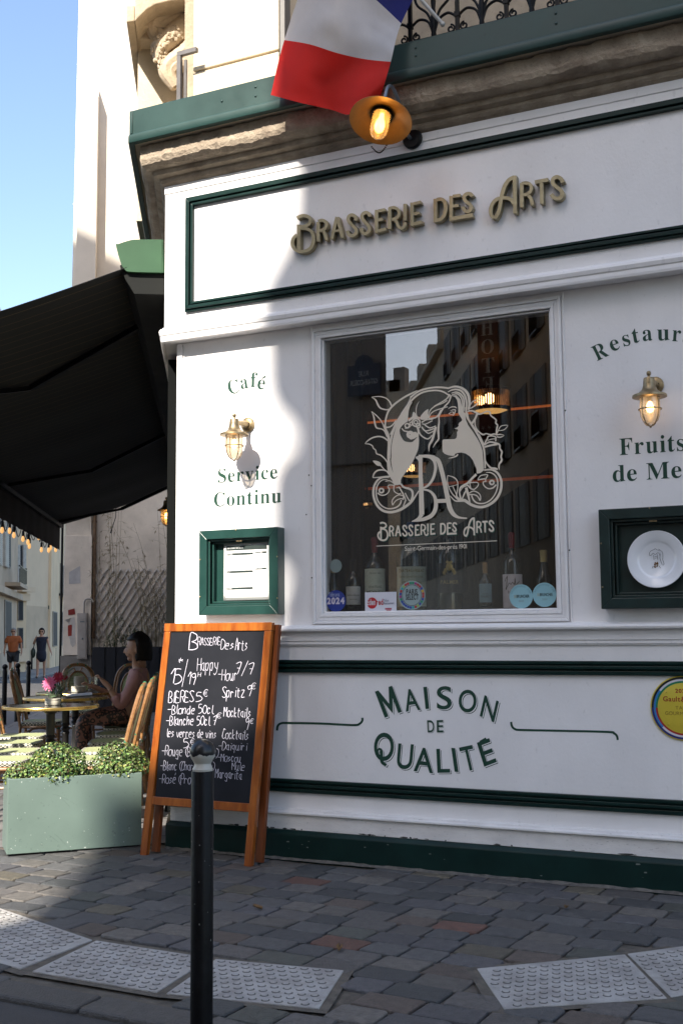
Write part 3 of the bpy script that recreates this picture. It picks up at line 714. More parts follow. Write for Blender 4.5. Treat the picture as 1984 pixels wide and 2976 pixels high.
# face, neck and shoulder
fill([(L2, [(338, 262), (400, 285), (440, 345), (456, 420), (464, 520), (460, 590), (500, 655), (536, 715), (524, 745), (482, 775), (464, 808), (472, 832), (446, 862), (388, 886), (448, 900), (460, 916), (436, 960), (440, 1010), (428, 1062), (396, 1085), (280, 1090), (182, 1092), (162, 1112), (160, 1230), (166, 1325), (205, 1365), (262, 1388), (350, 1405), (402, 1396), (396, 1370), (442, 1348), (520, 1340), (600, 1358), (680, 1410), (742, 1490), (782, 1590), (798, 1640)]),
      (L4, [(866, 160), (884, 250), (884, 332), (960, 320), (1030, 262), (1026, 100)]),
      (L2, [(934, 1460), (920, 1300), (880, 1180), (815, 1060), (735, 940), (650, 822), (606, 720), (596, 600), (560, 560), (540, 520), (525, 430), (500, 330), (430, 250)])], 1)
for zz, pts, w_ in (
 (L1, [(860, 300), (960, 215), (1060, 160), (1180, 125), (1320, 105), (1450, 103), (1590, 120)], 34),
 (L1, [(690, 610), (800, 450), (880, 355), (980, 262), (1100, 197), (1250, 165), (1400, 165), (1500, 195), (1580, 245)], [30, 34, 36, 36, 34, 32, 30, 30, 26]),
 (L1, [(870, 300), (800, 450), (720, 570), (600, 760), (535, 900), (492, 1080), (468, 1250), (450, 1437), (462, 1640)], [20, 26, 28, 28, 26, 24, 22, 22, 22]),
 (L1, [(890, 382), (780, 515), (685, 650), (598, 815), (530, 985), (494, 1150), (478, 1300), (474, 1450)], [10, 20, 22, 22, 20, 20, 20, 20]),
 (L3, [(500, 0), (512, 150), (545, 300), (600, 470), (650, 560)], [30, 40, 60, 70, 50]),
 (L1, [(994, 158), (900, 212), (780, 272), (640, 362), (520, 462), (440, 570), (398, 700), (386, 800), (392, 870)], [8, 30, 34, 36, 36, 34, 32, 28, 30]),
 (L1, [(378, 800), (385, 880), (430, 985), (452, 1070), (450, 1200), (436, 1400), (442, 1640)], [20, 40, 50, 50, 34, 26, 24]),
 (L3, [(470, 100), (500, 300), (570, 430)], [30, 46, 60]),
 (L1, [(590, 720), (540, 800), (480, 850), (400, 865)], [14, 22, 26, 30]), (L1, [(590, 740), (540, 870), (480, 1000)], [14, 18, 24]),
 (L1, [(125, 288), (260, 276), (380, 300), (455, 355), (500, 440), (505, 490)], [10, 20, 20, 24, 28, 24]),
 (L1, [(125, 288), (200, 340), (250, 440), (300, 500), (400, 527), (465, 520)], [10, 26, 34, 28, 24, 30]),
 (L1, [(120, 558), (200, 622), (280, 702), (340, 800), (368, 885)], [8, 22, 20, 20, 20]), (L1, [(125, 565), (168, 662), (188, 782), (222, 870), (310, 892), (370, 930), (425, 1040)], [10, 26, 30, 28, 22, 26, 30]),
 (L1, [(0, 1172), (60, 1112), (150, 1058), (260, 1036), (360, 1058), (430, 1115)], [10, 22, 26, 26, 28, 26]), (L1, [(0, 1175), (80, 1180), (140, 1212), (162, 1262), (202, 1292), (222, 1362), (300, 1392), (380, 1462), (430, 1535)], [8, 20, 22, 20, 20, 22, 24, 24, 22]),
 (L3, [(320, 150), (400, 245), (490, 300)], [30, 22, 22]), (L3, [(165, 415), (190, 330), (260, 268), (360, 255), (450, 282), (512, 370), (520, 395)], [20, 30, 32, 30, 26, 26, 20]), (L3, [(165, 415), (300, 406), (420, 390), (520, 388)], [16, 22, 24, 26]),
 (L3, [(500, 402), (360, 412), (262, 472), (192, 590), (174, 720), (195, 860), (262, 1000), (370, 1095), (500, 1130), (640, 1112), (800, 1040), (950, 925), (1045, 800), (1112, 690)], [30, 34, 40, 44, 46, 48, 50, 50, 50, 52, 56, 50, 30, 24]),
 (L3, [(470, 452), (370, 460), (292, 520), (244, 620), (232, 740), (262, 880), (342, 990), (450, 1050), (560, 1055), (662, 1022), (730, 960), (752, 880)], [10, 20, 24, 26, 28, 28, 26, 26, 28, 30, 28, 24]),
 (L3, [(262, 730), (330, 776), (420, 770), (490, 712), (502, 640), (466, 615)], [30, 24, 20, 20, 22, 16]),
 (L3, [(420, 490), (520, 480), (612, 552), (600, 570), (500, 568), (470, 608)], 18), (L3, [(602, 580), (602, 690), (690, 750), (745, 735)], 20), (L3, [(572, 985), (562, 900), (612, 822), (700, 772), (790, 788)], 20), (L3, [(572, 985), (640, 892), (740, 850), (800, 868)], 20),
 (L3, [(745, 540), (800, 610), (930, 650), (980, 705), (985, 800), (950, 900)], [30, 40, 44, 46, 44, 40]), (L3, [(830, 730), (880, 830), (930, 905)], 24), (L3, [(812, 790), (850, 900)], 22), (L3, [(782, 1040), (840, 890)], 26), (L3, [(702, 600), (760, 700), (800, 780), (790, 870)], 28), (L3, [(650, 622), (742, 622)], 18),
 # monogram
 (L3, [(1150, -60), (1150, 300), (1165, 700), (1175, 1180)], [80, 84, 96, 104]), (L1, [(962, 1424), (1100, 1400), (1230, 1402), (1320, 1420)], [8, 34, 40, 40]), (L3, [(1050, 0), (1110, 20), (1140, 80)], [20, 60, 60]),
 (L3, [(1180, -25), (1330, -10), (1425, 60), (1460, 180), (1448, 300), (1404, 440), (1312, 570), (1190, 640)], [40, 50, 60, 62, 60, 56, 46, 36]),
 (L3, [(1200, 660), (1335, 690), (1432, 790), (1468, 940), (1448, 1090), (1370, 1205), (1230, 1270), (1100, 1300), (968, 1322)], [34, 44, 64, 80, 84, 80, 74, 50, 12]), (L3, [(1172, 1170), (1110, 1262), (975, 1318)], [90, 60, 12]),
 (L3, [(1330, -20), (1440, 0), (1520, 60)], [40, 60, 70]), (L4, [(-40, -10), (40, 20), (105, 90), (168, 300), (238, 600), (288, 850), (335, 1050), (415, 1180), (530, 1242), (684, 1256)], [60, 80, 88, 90, 92, 98, 96, 80, 44, 26]), (L4, [(40, 900), (260, 892)], 80),
 # right spiral and its leaves
 (L4, [(1045, 265), (1180, 250), (1300, 300), (1378, 420), (1398, 560), (1368, 720), (1288, 860), (1170, 960), (1030, 1018), (900, 1018), (760, 968), (650, 892), (600, 885), (520, 900), (430, 888), (335, 790)], [20, 34, 44, 48, 50, 52, 54, 54, 54, 54, 56, 60, 60, 36, 26, 18]),
 (L4, [(1080, 305), (1180, 312), (1270, 372), (1318, 480), (1314, 620), (1270, 750), (1180, 870), (1060, 940), (940, 950), (850, 910), (800, 840), (782, 780)], [14, 22, 28, 28, 28, 26, 26, 26, 28, 30, 30, 24]),
 (L4, [(1290, 560), (1220, 628), (1120, 640), (1040, 580), (1020, 510), (1078, 490)], [30, 30, 24, 20, 22, 12]), (L4, [(910, 450), (960, 380), (1040, 356), (1112, 360), (1070, 450), (1080, 500)], 20), (L4, [(905, 462), (1060, 436)], 26),
 (L4, [(880, 345), (810, 410), (700, 525), (620, 570), (548, 625), (530, 720), (560, 880)], [50, 46, 40, 40, 34, 30, 40]), (L4, [(540, 700), (600, 615), (690, 580)], 20), (L4, [(720, 525), (860, 510), (920, 535), (900, 600), (825, 665)], 20), (L4, [(720, 742), (820, 692), (920, 732), (965, 800), (960, 888)], 22), (L4, [(720, 770), (820, 765), (900, 800), (955, 890)], 24), (L4, [(665, 620), (715, 800), (750, 960)], [60, 44, 24]), (L4, [(580, 870), (640, 725), (690, 640)], 28), (L4, [(790, 440), (745, 540), (765, 640)], 22), (L4, [(690, 560), (760, 640), (830, 660)], 26),
 (L4, [(285, 370), (420, 412), (490, 500), (492, 640), (470, 790), (540, 880)], [14, 22, 22, 22, 30, 50]), (L4, [(285, 370), (280, 500), (320, 640), (400, 770), (520, 880)], [14, 20, 20, 24, 40]), (L4, [(310, 602), (400, 582), (484, 560)], 14), (L4, [(390, 590), (470, 775)], 18),
 # petals on the right
 (L2, [(605, 480), (622, 650), (705, 790), (805, 950), (895, 1130), (945, 1260), (966, 1450), (970, 1640)], [30, 34, 40, 40, 38, 36, 34, 30]),
 (L2, [(255, 125), (370, 92), (450, 92), (540, 122), (620, 192), (662, 280), (674, 420), (655, 530)], [30, 36, 40, 46, 52, 52, 46, 40]), (L2, [(265, 192), (350, 150), (430, 142), (520, 172), (590, 262), (620, 400), (612, 540)], [14, 30, 34, 38, 40, 36, 30]), (L2, [(330, 215), (420, 192), (500, 222), (560, 302), (574, 420), (566, 560)], [14, 28, 30, 32, 30, 24]),
 (L2, [(335, 250), (430, 225), (490, 260), (530, 330), (545, 440), (540, 560)], [16, 24, 26, 26, 24, 20]),
 (L2, [(655, 505), (720, 488), (810, 422), (905, 300)], [20, 22, 22, 6]), (L2, [(690, 440), (740, 372), (905, 300)], [16, 20, 6]),
 (L2, [(630, 560), (720, 548), (800, 580), (850, 608), (905, 600), (1000, 562), (1060, 572), (1082, 640), (1150, 692), (1182, 730), (1172, 780), (1208, 822), (1190, 900), (1185, 1010)], [26, 30, 34, 34, 28, 26, 28, 28, 26, 28, 28, 28, 28, 30]),
 (L2, [(636, 580), (655, 700), (705, 790)], [22, 30, 34]), (L2, [(822, 600), (782, 700), (715, 800)], [36, 36, 40]), (L2, [(780, 720), (780, 810), (812, 900), (880, 970), (940, 1000), (990, 982), (1080, 1002), (1140, 988), (1205, 1005)], [22, 22, 26, 30, 30, 24, 26, 28, 30]),
 (L2, [(1195, 980), (1240, 880), (1290, 832), (1400, 826), (1330, 908), (1215, 925)], [20, 18, 16, 12, 16, 14]), (L2, [(1180, 1010), (1250, 996), (1330, 1015), (1260, 1050), (1190, 1040)], [20, 22, 8, 22, 22]), (L2, [(858, 990), (948, 1200)], [16, 34]), (L2, [(945, 1200), (1010, 1085), (1042, 1030), (1165, 1040), (1170, 1130)], [24, 26, 22, 24, 22]), (L2, [(955, 1200), (1060, 1140), (1200, 1170), (1248, 1200), (1250, 1262), (1290, 1330), (1272, 1420), (1288, 1480), (1240, 1560), (1235, 1640)], [26, 30, 34, 34, 30, 34, 30, 34, 30, 28]),
 (L2, [(960, 1235), (1100, 1200), (1200, 1185)], 34), (L2, [(1020, 1110), (1100, 1085), (1170, 1080)], 16),
 (L4, [(1400, 0), (1398, 80), (1350, 142), (1352, 255)], [30, 30, 28, 14]), (L4, [(1055, 40), (1100, 130), (1180, 212), (1260, 225), (1320, 240)], [16, 30, 40, 44, 34]), (L4, [(1035, 255), (1160, 240)], 26),
 # eye, brow, fringe, flower
 (L2, [(272, 512), (330, 476), (400, 474), (430, 500)], [8, 18, 22, 14]), (L2, [(312, 552), (360, 530), (408, 534), (388, 600), (360, 640)], [8, 14, 20, 20, 10]), (L2, [(280, 605), (340, 568), (382, 578)], 10), (L2, [(280, 605), (370, 625)], 12), (L2, [(362, 575), (372, 600)], 20),
 (L2, [(300, 232), (250, 312), (150, 382), (0, 465)], [40, 26, 22, 20]), (L1, [(1560, 352), (1480, 400), (1350, 452), (1260, 512), (1212, 600), (1206, 690)], [22, 20, 18, 20, 20, 24]),
 (L2, [(325, 255), (285, 380), (200, 470), (130, 575), (100, 640)], [30, 28, 26, 34, 30]), (L1, [(1568, 470), (1450, 505), (1330, 545), (1250, 602), (1212, 690)], [20, 22, 20, 18, 14]),
 (L1, [(1440, 535), (1402, 640), (1406, 760), (1392, 900), (1396, 1060)], [30, 24, 26, 40, 30]), (L1, [(1420, 580), (1350, 672), (1205, 700)], [24, 28, 30]), (L1, [(1028, 370), (990, 440), (970, 545), (985, 650), (1040, 690)], [6, 14, 16, 18, 30]),
 (L1, [(1075, 770), (1160, 722), (1290, 706)], [30, 20, 24]), (L1, [(1085, 795), (1150, 800), (1280, 735)], [20, 18, 20]), (L1, [(1130, 812), (1230, 872), (1345, 832)], [20, 24, 16]), (L1, [(1075, 850), (1150, 930), (1310, 885)], [24, 24, 22]), (L1, [(1110, 905), (1200, 975), (1300, 930)], [10, 20, 20]), (L1, [(1010, 880), (1040, 980), (1110, 1050), (1200, 1080), (1275, 1010)], [30, 26, 24, 26, 20]),
 (L1, [(1345, 850), (1310, 980), (1275, 1100), (1220, 1200), (1212, 1320)], [44, 46, 46, 36, 8]), (L1, [(1395, 880), (1398, 1070), (1340, 1160), (1290, 1245)], [30, 30, 24, 8]), (L1, [(1395, 1000), (1412, 1085)], [24, 6]),
 (L2, [(455, 1372), (420, 1412), (330, 1440), (275, 1448)], [26, 26, 18, 6]),
 (L1, [(700, 880), (745, 930), (830, 950), (870, 1000)], [20, 24, 22, 16]), (L1, [(760, 880), (830, 870), (870, 830)], [18, 18, 14]), (L1, [(990, 860), (1010, 940), (1000, 1050)], [24, 26, 30])):
    st(zz, pts, w_)
for zz, c, r, w_ in ((L3, (340, 682), 44, 34), (L4, (1200, 515), 42, 34), (L1, (970, 770), 74, 28), (L1, (965, 765), 34, 20), (L1, (800, 830), 40, 26), (L1, (880, 790), 30, 20), (L1, (1010, 830), 40, 22), (L1, (860, 1000), 44, 60)):
    st(zz, [(c[0] + r * math.cos(a * PI / 8), c[1] + r * math.sin(a * PI / 8)) for a in range(17)], w_, 1)
fill([(L1, [(1205, 512), (1130, 560), (1062, 640), (1045, 705), (1120, 720), (1200, 695), (1192, 600)])], 2)
fill([(L1, [(925, 562), (900, 620), (892, 662), (835, 700), (822, 752), (870, 730), (930, 690), (1000, 680), (985, 640)])], 2)
fill([(L1, [(145, 1495), (230, 1500), (292, 1530), (312, 1572), (300, 1592), (240, 1592), (190, 1552)])], 2)
fill([(L1, [(860, 1000), (930, 950), (985, 960), (990, 1040), (900, 1090), (850, 1085), (840, 1040)])], 2)
fill([(L3, [(590, 400), (700, 420), (745, 480), (742, 560), (700, 560), (650, 570), (600, 500)])], 1)
# the name under it, the raised sign's letters again, smaller
o0 = WY(*ZS5(52, 500), -.09); o1 = WY(*ZS6(1436, 310), -.09)
d0 = WY(1096, 1571, YW); d1 = WY(1437, 1545, YW); ks = (d1.x - d0.x) / (o1.x - o0.x)
zb0 = WY(*ZS5(137, 480), -.09).z; zd0 = WY(1107, 1570, YW).z
def mini(z, dx, off, dz=0.0):
    zz = ZS5 if z == 5 else ZS6
    def f_(x, y):
        p = WY(*zz(x, y), -.09)
        return Vector((d0.x + (p.x - o0.x) * ks + dx, YW - off, zd0 + (p.z - zb0) * ks * 1.10 + dz))
    return f_
for k, (z, wd, pts, sm) in enumerate(SIGN):
    m.rib(pts, wd, mini(z, 0, 0), (0, -1, 0), .0008 + .00006 * (k % 6), .0001, sm, .00003)
a, b = WY(1093, 1587, YW), WY(1443, 1573, YW)
m.box(a.x, b.x, YW - .0005, YW - .0002, a.z - .0022, a.z + .0022)
a, b = WY(1176, 1601, YW), WY(1352, 1593, YW); t_ = "Saint-Germain-des-prés 1901"
sc = (b.x - a.x) / width(t_, .0, .06)
m.text(t_, lambda x, y: Vector((a.x + x * sc, YW - .0004, a.z + y * sc * 1.05)), .004, .06)
m.build("decal", DEC, win)
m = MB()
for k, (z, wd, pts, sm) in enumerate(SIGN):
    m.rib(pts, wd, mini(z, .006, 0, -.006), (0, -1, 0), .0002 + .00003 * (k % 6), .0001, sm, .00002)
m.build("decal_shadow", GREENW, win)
# ================================================================ lamps on the front
def lantern(label, loc, rz, lit):
    t = thing("wall_lantern", label, "wall lantern", loc, rz, "brass caged wall lanterns")
    ya = -.175
    m = MB(); m.lathe([(.048, 0.0005), (.048, .012), (.044, .017), (.038, .018), (.038, .024), (.030, .027), (0, .028)], 24, (0, 0, 0), (0, -1, 0)); m.build("backplate", BRASS, t)
    m = MB(); m.ball((.020, -.029, .004), .006, 8, 6); m.build("screw", IRON, t)
    m = MB(); m.tube([(0, -.02, 0), (0, -.06, 0), (0, -.11, -.006), (0, -.16, -.012)], [.024, .021, .016, .018], 12); m.build("arm", BRASS, t)
    m = MB(); m.lathe([(0, .048), (.008, .046), (.0125, .038), (.012, .028), (.007, .020), (.009, .014), (.027, .009), (.029, .004), (.031, -.012), (.033, -.035), (.042, -.058), (.060, -.074), (.086, -.083), (.091, -.086), (.092, -.097), (.082, -.100), (.055, -.098)], 32, (0, ya, 0)); m.build("cap", BRASS, t)
    m = MB()
    P = [(.052, -.099), (.0525, -.13), (.053, -.17), (.050, -.20), (.040, -.226), (.022, -.243), (0, -.247)]
    seg = 72; vs = []; n = len(P)
    for r, z in P:
        for k in range(seg):
            a = 2 * PI * k / seg; rr = r * (1 + (.018 if k % 2 else -.018)); vs.append((rr * math.cos(a), ya + rr * math.sin(a), z))
    m.add(vs, [(i * seg + k, i * seg + (k + 1) % seg, (i + 1) * seg + (k + 1) % seg, (i + 1) * seg + k) for i in range(n - 1) for k in range(seg)], True)
    m.build("glass_shade", LGLASS if lit != 2 else AGLASS, t, sharp=180)
    m = MB()
    for k in range(4):
        a = PI / 4 + k * PI / 2 + .25
        pts = cat([(.058, -.098), (.0585, -.14), (.058, -.18), (.050, -.215), (.030, -.244), (.006, -.254)], 4)
        m.tube([(r * math.cos(a), ya + r * math.sin(a), z) for r, z in pts], .0032, 6)
    m.tube([(.060 * math.cos(a * PI / 16), ya + .060 * math.sin(a * PI / 16), -.163) for a in range(33)], .0036, 6, False)
    m.lathe([(0, -.250), (.008, -.253), (.006, -.262), (0, -.266)], 8, (0, ya, 0))
    m.build("cage", BRASS, t)
    m = MB(); m.lathe([(.014, -.099), (.014, -.118), (.012, -.12)], 12, (0, ya, 0)); m.build("socket", IRON, t)
    m = MB(); m.lathe([(.008, -.12), (.018, -.14), (.021, -.158), (.016, -.176), (0, -.184)], 14, (0, ya, 0)); m.build("bulb", emit("lantern_bulb", (1, .60, .25), (3.0, 3.6, 7.0)[lit]), t)
    return t
lantern("brass caged wall lantern in sunlight between the painted words Café and Service", (.556, -.001, 2.73), 0, 0)
lantern("brass caged wall lantern glowing above the painted words Fruits de Mer", (3.163, -.001, 2.725), 0, 1)
q = TO(4.42, .078, 2.76)
lantern("amber lit lantern on the side wall, half hidden behind the white corner", q, -math.atan2(.846, .533), 2)
# barn lamp over the sign
t = thing("barn_lamp", "grey gooseneck lamp with round amber shade lit under the flag", "wall lamp", (0, 0, 0))
X0 = 1.772; C0 = Vector((X0, -.565, 4.315)); A0 = Vector((0, -.40, -.916)).normalized()
ZINC = pm("zinc_grey", (.22, .25, .28), .45, .7, dirt=.3)
m = MB(); m.lathe([(.062, 0), (.062, .018), (.055, .024), (0, .026)], 24, (X0 + .008, -.0945, 4.385), (0, -1, 0)); m.build("wall_plate", IRON, t)
m = MB(); P = cat([(X0, -.11, 4.385), (X0, -.17, 4.40), (X0, -.27, 4.52), (X0, -.37, 4.59), (X0, -.46, 4.56), tuple(C0 - A0 * .115)], 6); m.tube(P, .011, 10); m.build("gooseneck", ZINC, t)
m = MB(); m.lathe([(.045, -.135), (.055, -.12), (.058, -.07), (.066, -.06), (.10, -.045), (.15, -.018), (.182, 0), (.183, .004), (.180, .003), (.15, -.013), (.10, -.039), (.064, -.054), (.05, -.058)], 40, C0, A0, False)
m.build("shade", pm("amber_enamel", (.36, .20, .045), .35, .35, var=.12, scale=12, dirt=.2), t)
m = MB(); m.lathe([(.058, -.06), (.058, -.03), (.064, -.03), (.064, -.06)], 28, C0, A0, False); m.lathe([(0, -.056), (.057, -.056)], 28, C0, A0, False); m.build("collar", IRON, t)
m = MB(); m.lathe([(.052, -.05), (.053, .05), (.050, .09), (.038, .115), (.018, .128), (0, .131)], 28, C0, A0); m.build("glass_jar", AGLASS, t)
m = MB(); m.lathe([(.012, -.055), (.015, -.02), (.025, .01), (.030, .04), (.026, .070), (.013, .088), (0, .092)], 16, C0, A0); m.build("bulb", emit("barn_bulb", (1, .60, .22), 4.5), t)
m = MB(); P = [C0 + Vector((-.05 + .1 * k / 14, -.02, -.155 - .045 * math.sin(PI * k / 14))) for k in range(15)]
for k in range(14): m.ball(P[k], .006, 6, 4, (1, 1, .7))
m.build("chain", IRON, t)

# ================================================================ menu case and plate case
CASEG = pm("case_green", (.012, .050, .042), .35, var=.1, scale=6, dirt=.15, coat=.3)
CASE_SHADE = pm("case_green_shaded", (.010, .028, .026), .35, var=.2, scale=9, dirt=.3)  # the case green again, with the shade it hangs in put into the colour
def case(label, x0, mat_):
    t = thing("display_case", label, "display case", (x0, 0, 1.495), 0, "green framed display cases on the front")
    W, H, D = .585, .548, .09
    m = MB()
    o = [(0, 0), (W, 0), (W, H), (0, H)]; f = .058; i = [(f, f), (W - f, f), (W - f, H - f), (f, H - f)]
    for k in range(4):
        a, b = o[k], o[(k + 1) % 4]; c, d = i[(k + 1) % 4], i[k]
        g = .0006
        m.hexa([(a[0], -.001, a[1]), (b[0], -.001, b[1]), (c[0], -.001, c[1]), (d[0], -.001, d[1])], [(a[0], -D, a[1]), (b[0], -D, b[1]), (c[0], -D, c[1]), (d[0], -D, d[1])])
    m.build("frame", mat_, t, .003)
    m = MB()
    for k, (e, y0, y1, tk) in enumerate(((f + .001, -.066, -.072, .014), (f + .018, -.02, -.05, .012))):
        ringbox(m, e, W - e, e, H - e, tk, y0, y1)
    m.build("inner_lip", mat_, t, .002)
    m = MB(); m.box(f, W - f, -.012, -.002, f, H - f); m.build("back_panel", mat_, t)
    m = MB(); m.box(W * .5 - .02, W * .5 + .02, -.074, -.070, H - f - .022, H - f - .014)
    m.build("latch", BRASS, t)
    m = MB()
    for x, z in ((.006, .36), (.006, .12), (W * .47, H - .007), (W - .008, .36), (W - .008, .1)):
        m.ball((x + .004, -D - .001, z), .005, 8, 5)
    build_each(m, "screw", BRASS, t)
    return t
case("sunlit green display case holding a printed menu under the words Service Continu", .238, CASEG)
case("shade-darkened green display case holding a white plate under the words Fruits de Mer", 2.846, CASE_SHADE)
# the printed menu
pz = lambda x, y: WY(*Z4(x, y), -.022)
mt = MB(); P = [pz(525, 1778), pz(878, 1770), pz(878, 2210), pz(522, 2210)]
PW = P[1].x - P[0].x; PH = P[0].z - P[3].z
mt.grid(lambda u, v: Vector((P[0].x + PW * u, -.022 - .010 * math.sin(u * 2.4) - .004 * v, P[0].z - PH * v)), 16, 8)
sheet = mt.build("menu_sheet", pm("paper", (.80, .79, .78), .7, var=.02), None)
tag(sheet, "white printed menu sheet with green headings inside the sunlit case", "menu")
sm_ = sheet.modifiers.new('s', 'SOLIDIFY'); sm_.thickness = .001; sm_.offset = 1
def onsheet(u, v, d=.0016): return Vector((P[0].x + PW * u, -.022 - .010 * math.sin(u * 2.4) - .004 * v - d, P[0].z - PH * v))
def bar_(m, u0, u1, v0, v1):
    k = max(1, int((u1 - u0) / .08))
    m.grid(lambda a, b: onsheet(u0 + (u1 - u0) * a, v0 + (v1 - v0) * b), k, 1)
m = MB()
bar_(m, .06, .94, .045, .125)
for v in (.175, .485, .775): bar_(m, .07, .65, v, v + .035)
for v in (.165, .445): bar_(m, .69, .93, v, v + .03)
bar_(m, .662, .664, .15, .93)
for u0, u1, v0, v1 in ((.03, .97, .028, .031), (.03, .97, .962, .965), (.03, .033, .03, .965), (.967, .97, .03, .965), (.68, .93, .545, .548), (.68, .93, .65, .653), (.68, .683, .545, .652), (.927, .93, .545, .652)): bar_(m, u0, u1, v0, v1)
m.build("printed_heading", pm("menu_ink", (.02, .035, .032), .6), sheet)
m = MB(); rnd = random.Random(11)
for v0, v1, u0, u1 in ((.225, .47, .08, .33), (.225, .47, .38, .63), (.535, .76, .08, .33), (.535, .76, .38, .63), (.825, .93, .08, .33), (.825, .93, .38, .63), (.21, .26, .70, .9), (.30, .42, .70, .92), (.485, .52, .70, .92), (.56, .63, .71, .9)):
    v = v0
    while v < v1:
        bar_(m, u0, u0 + (u1 - u0) * rnd.uniform(.5, .95), v, v + .0045); v += rnd.choice((.016, .016, .03))
m.build("printed_line", pm("menu_grey_ink", (.42, .42, .42), .6), sheet)
m = MB()
for i in range(3):
    for j in range(2):
        c = (.735 + i * .075, .725 + j * .085)
        m.face([onsheet(c[0] + .034 * math.cos(a * PI / 10), c[1] + .030 * math.sin(a * PI / 10)) for a in range(20)])
m.build("printed_dot", pm("menu_pale_ink", (.55, .55, .56), .6), sheet)
m = MB()
def sline(body, u0, u1, v, mat=None):
    sc = (u1 - u0) / width(body, 0, .08)
    m.text(body, lambda x, y: onsheet(u0 + x * sc, v - y * sc * PW / PH, .0022), .01, .08)
sline("BRASSERIE DES ARTS", .09, .42, .10); sline("ENTREES", .085, .20, .203); sline("PLAT", .085, .155, .513); sline("DESSERT", .085, .20, .803); sline("PLAT DE MER", .70, .84, .19); sline("MENU ENFANT", .70, .84, .468)
m.build("printed_title", pm("menu_white", (.75, .75, .75), .6), sheet)
# plate with a drawn torso
pc = WY(*Z6(760, 1797), -.03); PR = .157
t = thing("porcelain_plate", "white porcelain plate with a sketched torso, standing in the shaded case", "plate", pc)
PORC = pm("porcelain", (.78, .79, .82), .15, var=.02, spec=.6)
m = MB(); tilt = Vector((0, -1, .06)).normalized()
m.lathe([(0, -.010), (.088, -.010), (.098, -.004), (.105, .002), (PR - .004, .011), (PR, .014), (PR - .003, .016), (.108, .0075), (.098, .001), (.090, -.004), (.0, -.004)], 56, (0, 0, 0), tilt, False); m.build("dish", PORC, t)
m = MB(); yy = -.0
pq = lambda x, y: Vector(((x - 760) * PR / 215, .0023, -(y - 1797) * PR / 215))
for pts in ([(710, 1768), (708, 1748), (722, 1732), (745, 1722), (752, 1716)], [(752, 1716), (770, 1728), (790, 1732), (803, 1745), (806, 1775), (803, 1800)], [(803, 1800), (812, 1830), (806, 1842)], [(788, 1755), (784, 1790), (796, 1830), (800, 1842)], [(710, 1768), (722, 1764), (735, 1750), (750, 1760), (768, 1748), (778, 1752), (784, 1770)], [(738, 1765), (740, 1800)], [(765, 1760), (768, 1800)], [(745, 1775), (765, 1774)], [(745, 1787), (766, 1786)], [(775, 1720), (788, 1728)], [(725, 1862), (733, 1845)], [(785, 1862), (776, 1845)]):
    m.rib(pts, 2.6, pq, (0, -1, 0), .0045, .0005, 3)
m.build("line_drawing", IRON, t)
m = MB(); rnd = random.Random(2)
for k in range(26):
    a = rnd.uniform(0, 6.28); r = rnd.uniform(2, 16); c = pq(753 + r * math.cos(a), 1832 + 1.6 * r * math.sin(a))
    m.ball(c + Vector((0, -.0035, 0)), rnd.uniform(.0022, .004), 6, 4, (1, .3, 1))
m.build("flower_motif", pm("brown_flower", (.20, .09, .02), .6, col2=(.03, .02, .01)), t)
m = MB(); m.text("BRASSERIE DES ARTS", lambda x, y: (lambda a, r: Vector((r * math.cos(a), -.011, r * math.sin(a))))(-1.25 + x * .085, .128 - (.7 - y) * .011), .02, .09); m.build("rim_lettering", IRON, t)
# round yellow award plaque
bc = WY(1984.3, 2058, -.001); BR = WY(1984.3, 2058).x - WY(1889.5, 2058).x
t = thing("award_plaque", "round yellow award plaque with coloured rings on the white apron", "plaque", bc)
def disc(m, r0, r1, y, a0=0, a1=360, z=1.0):
    k = max(4, int((a1 - a0) / 6)); A = [math.radians(a0 + (a1 - a0) * i / k) for i in range(k + 1)]
    vs = [(r0 * math.cos(a), y, r0 * math.sin(a)) for a in A] + [(r1 * math.cos(a), y, r1 * math.sin(a)) for a in A]
    m.add(vs, [(i, i + 1, k + 2 + i, k + 1 + i) for i in range(k)])
YEL = pm("plaque_yellow", (.62, .49, .05), .35, var=.05)
m = MB(); m.lathe([(BR, 0), (BR, .006), (BR - .004, .008), (0, .008)], 64, (0, 0, 0), (0, -1, 0)); m.build("disc", YEL, t)
for nm, col, segs in (("black_ring", (.01, .01, .01), [(.90, .965, 90, 180), (.90, .965, 0, 90)]), ("navy_ring", (.01, .02, .16), [(.90, .965, 180, 360)]), ("blue_ring", (.03, .20, .50), [(.838, .897, 142, 223), (.838, .897, -40, 40)]), ("white_ring", (.65, .62, .68), [(.838, .897, 40, 142), (.838, .897, 223, 320)]), ("green_ring", (.01, .19, .09), [(.778, .836, 0, 180)]), ("red_ring", (.35, .02, .02), [(.778, .836, 180, 360)])):
    m = MB()
    for r0, r1, a0, a1 in segs: disc(m, BR * r0, BR * r1, -.0085, a0, a1)
    build_each(m, nm, pm(nm, col, .4, var=.03), t)
m = MB()
for x, z in ((-.5, .5), (-.47, -.5), (.5, .5), (.47, -.5)): m.ball((x * BR, -.009, z * BR), .005, 8, 5)
build_each(m, "rivet", YEL, t)
def ptext(body, xl, zz, h, col, bold):
    m = MB(); sc = h / .69
    m.text(body, lambda x, y: Vector((xl + x * sc, -.0088, zz + y * sc)), bold, .1); m.build("lettering", pm(body[:3], col, .5), t)
s_ = BR / 730
ptext("2024", -160 * s_, 345 * s_, 88 * s_, (.33, .03, .01), .03); ptext("Gault&Millau", -440 * s_, 150 * s_, 110 * s_, (.33, .03, .01), .02)
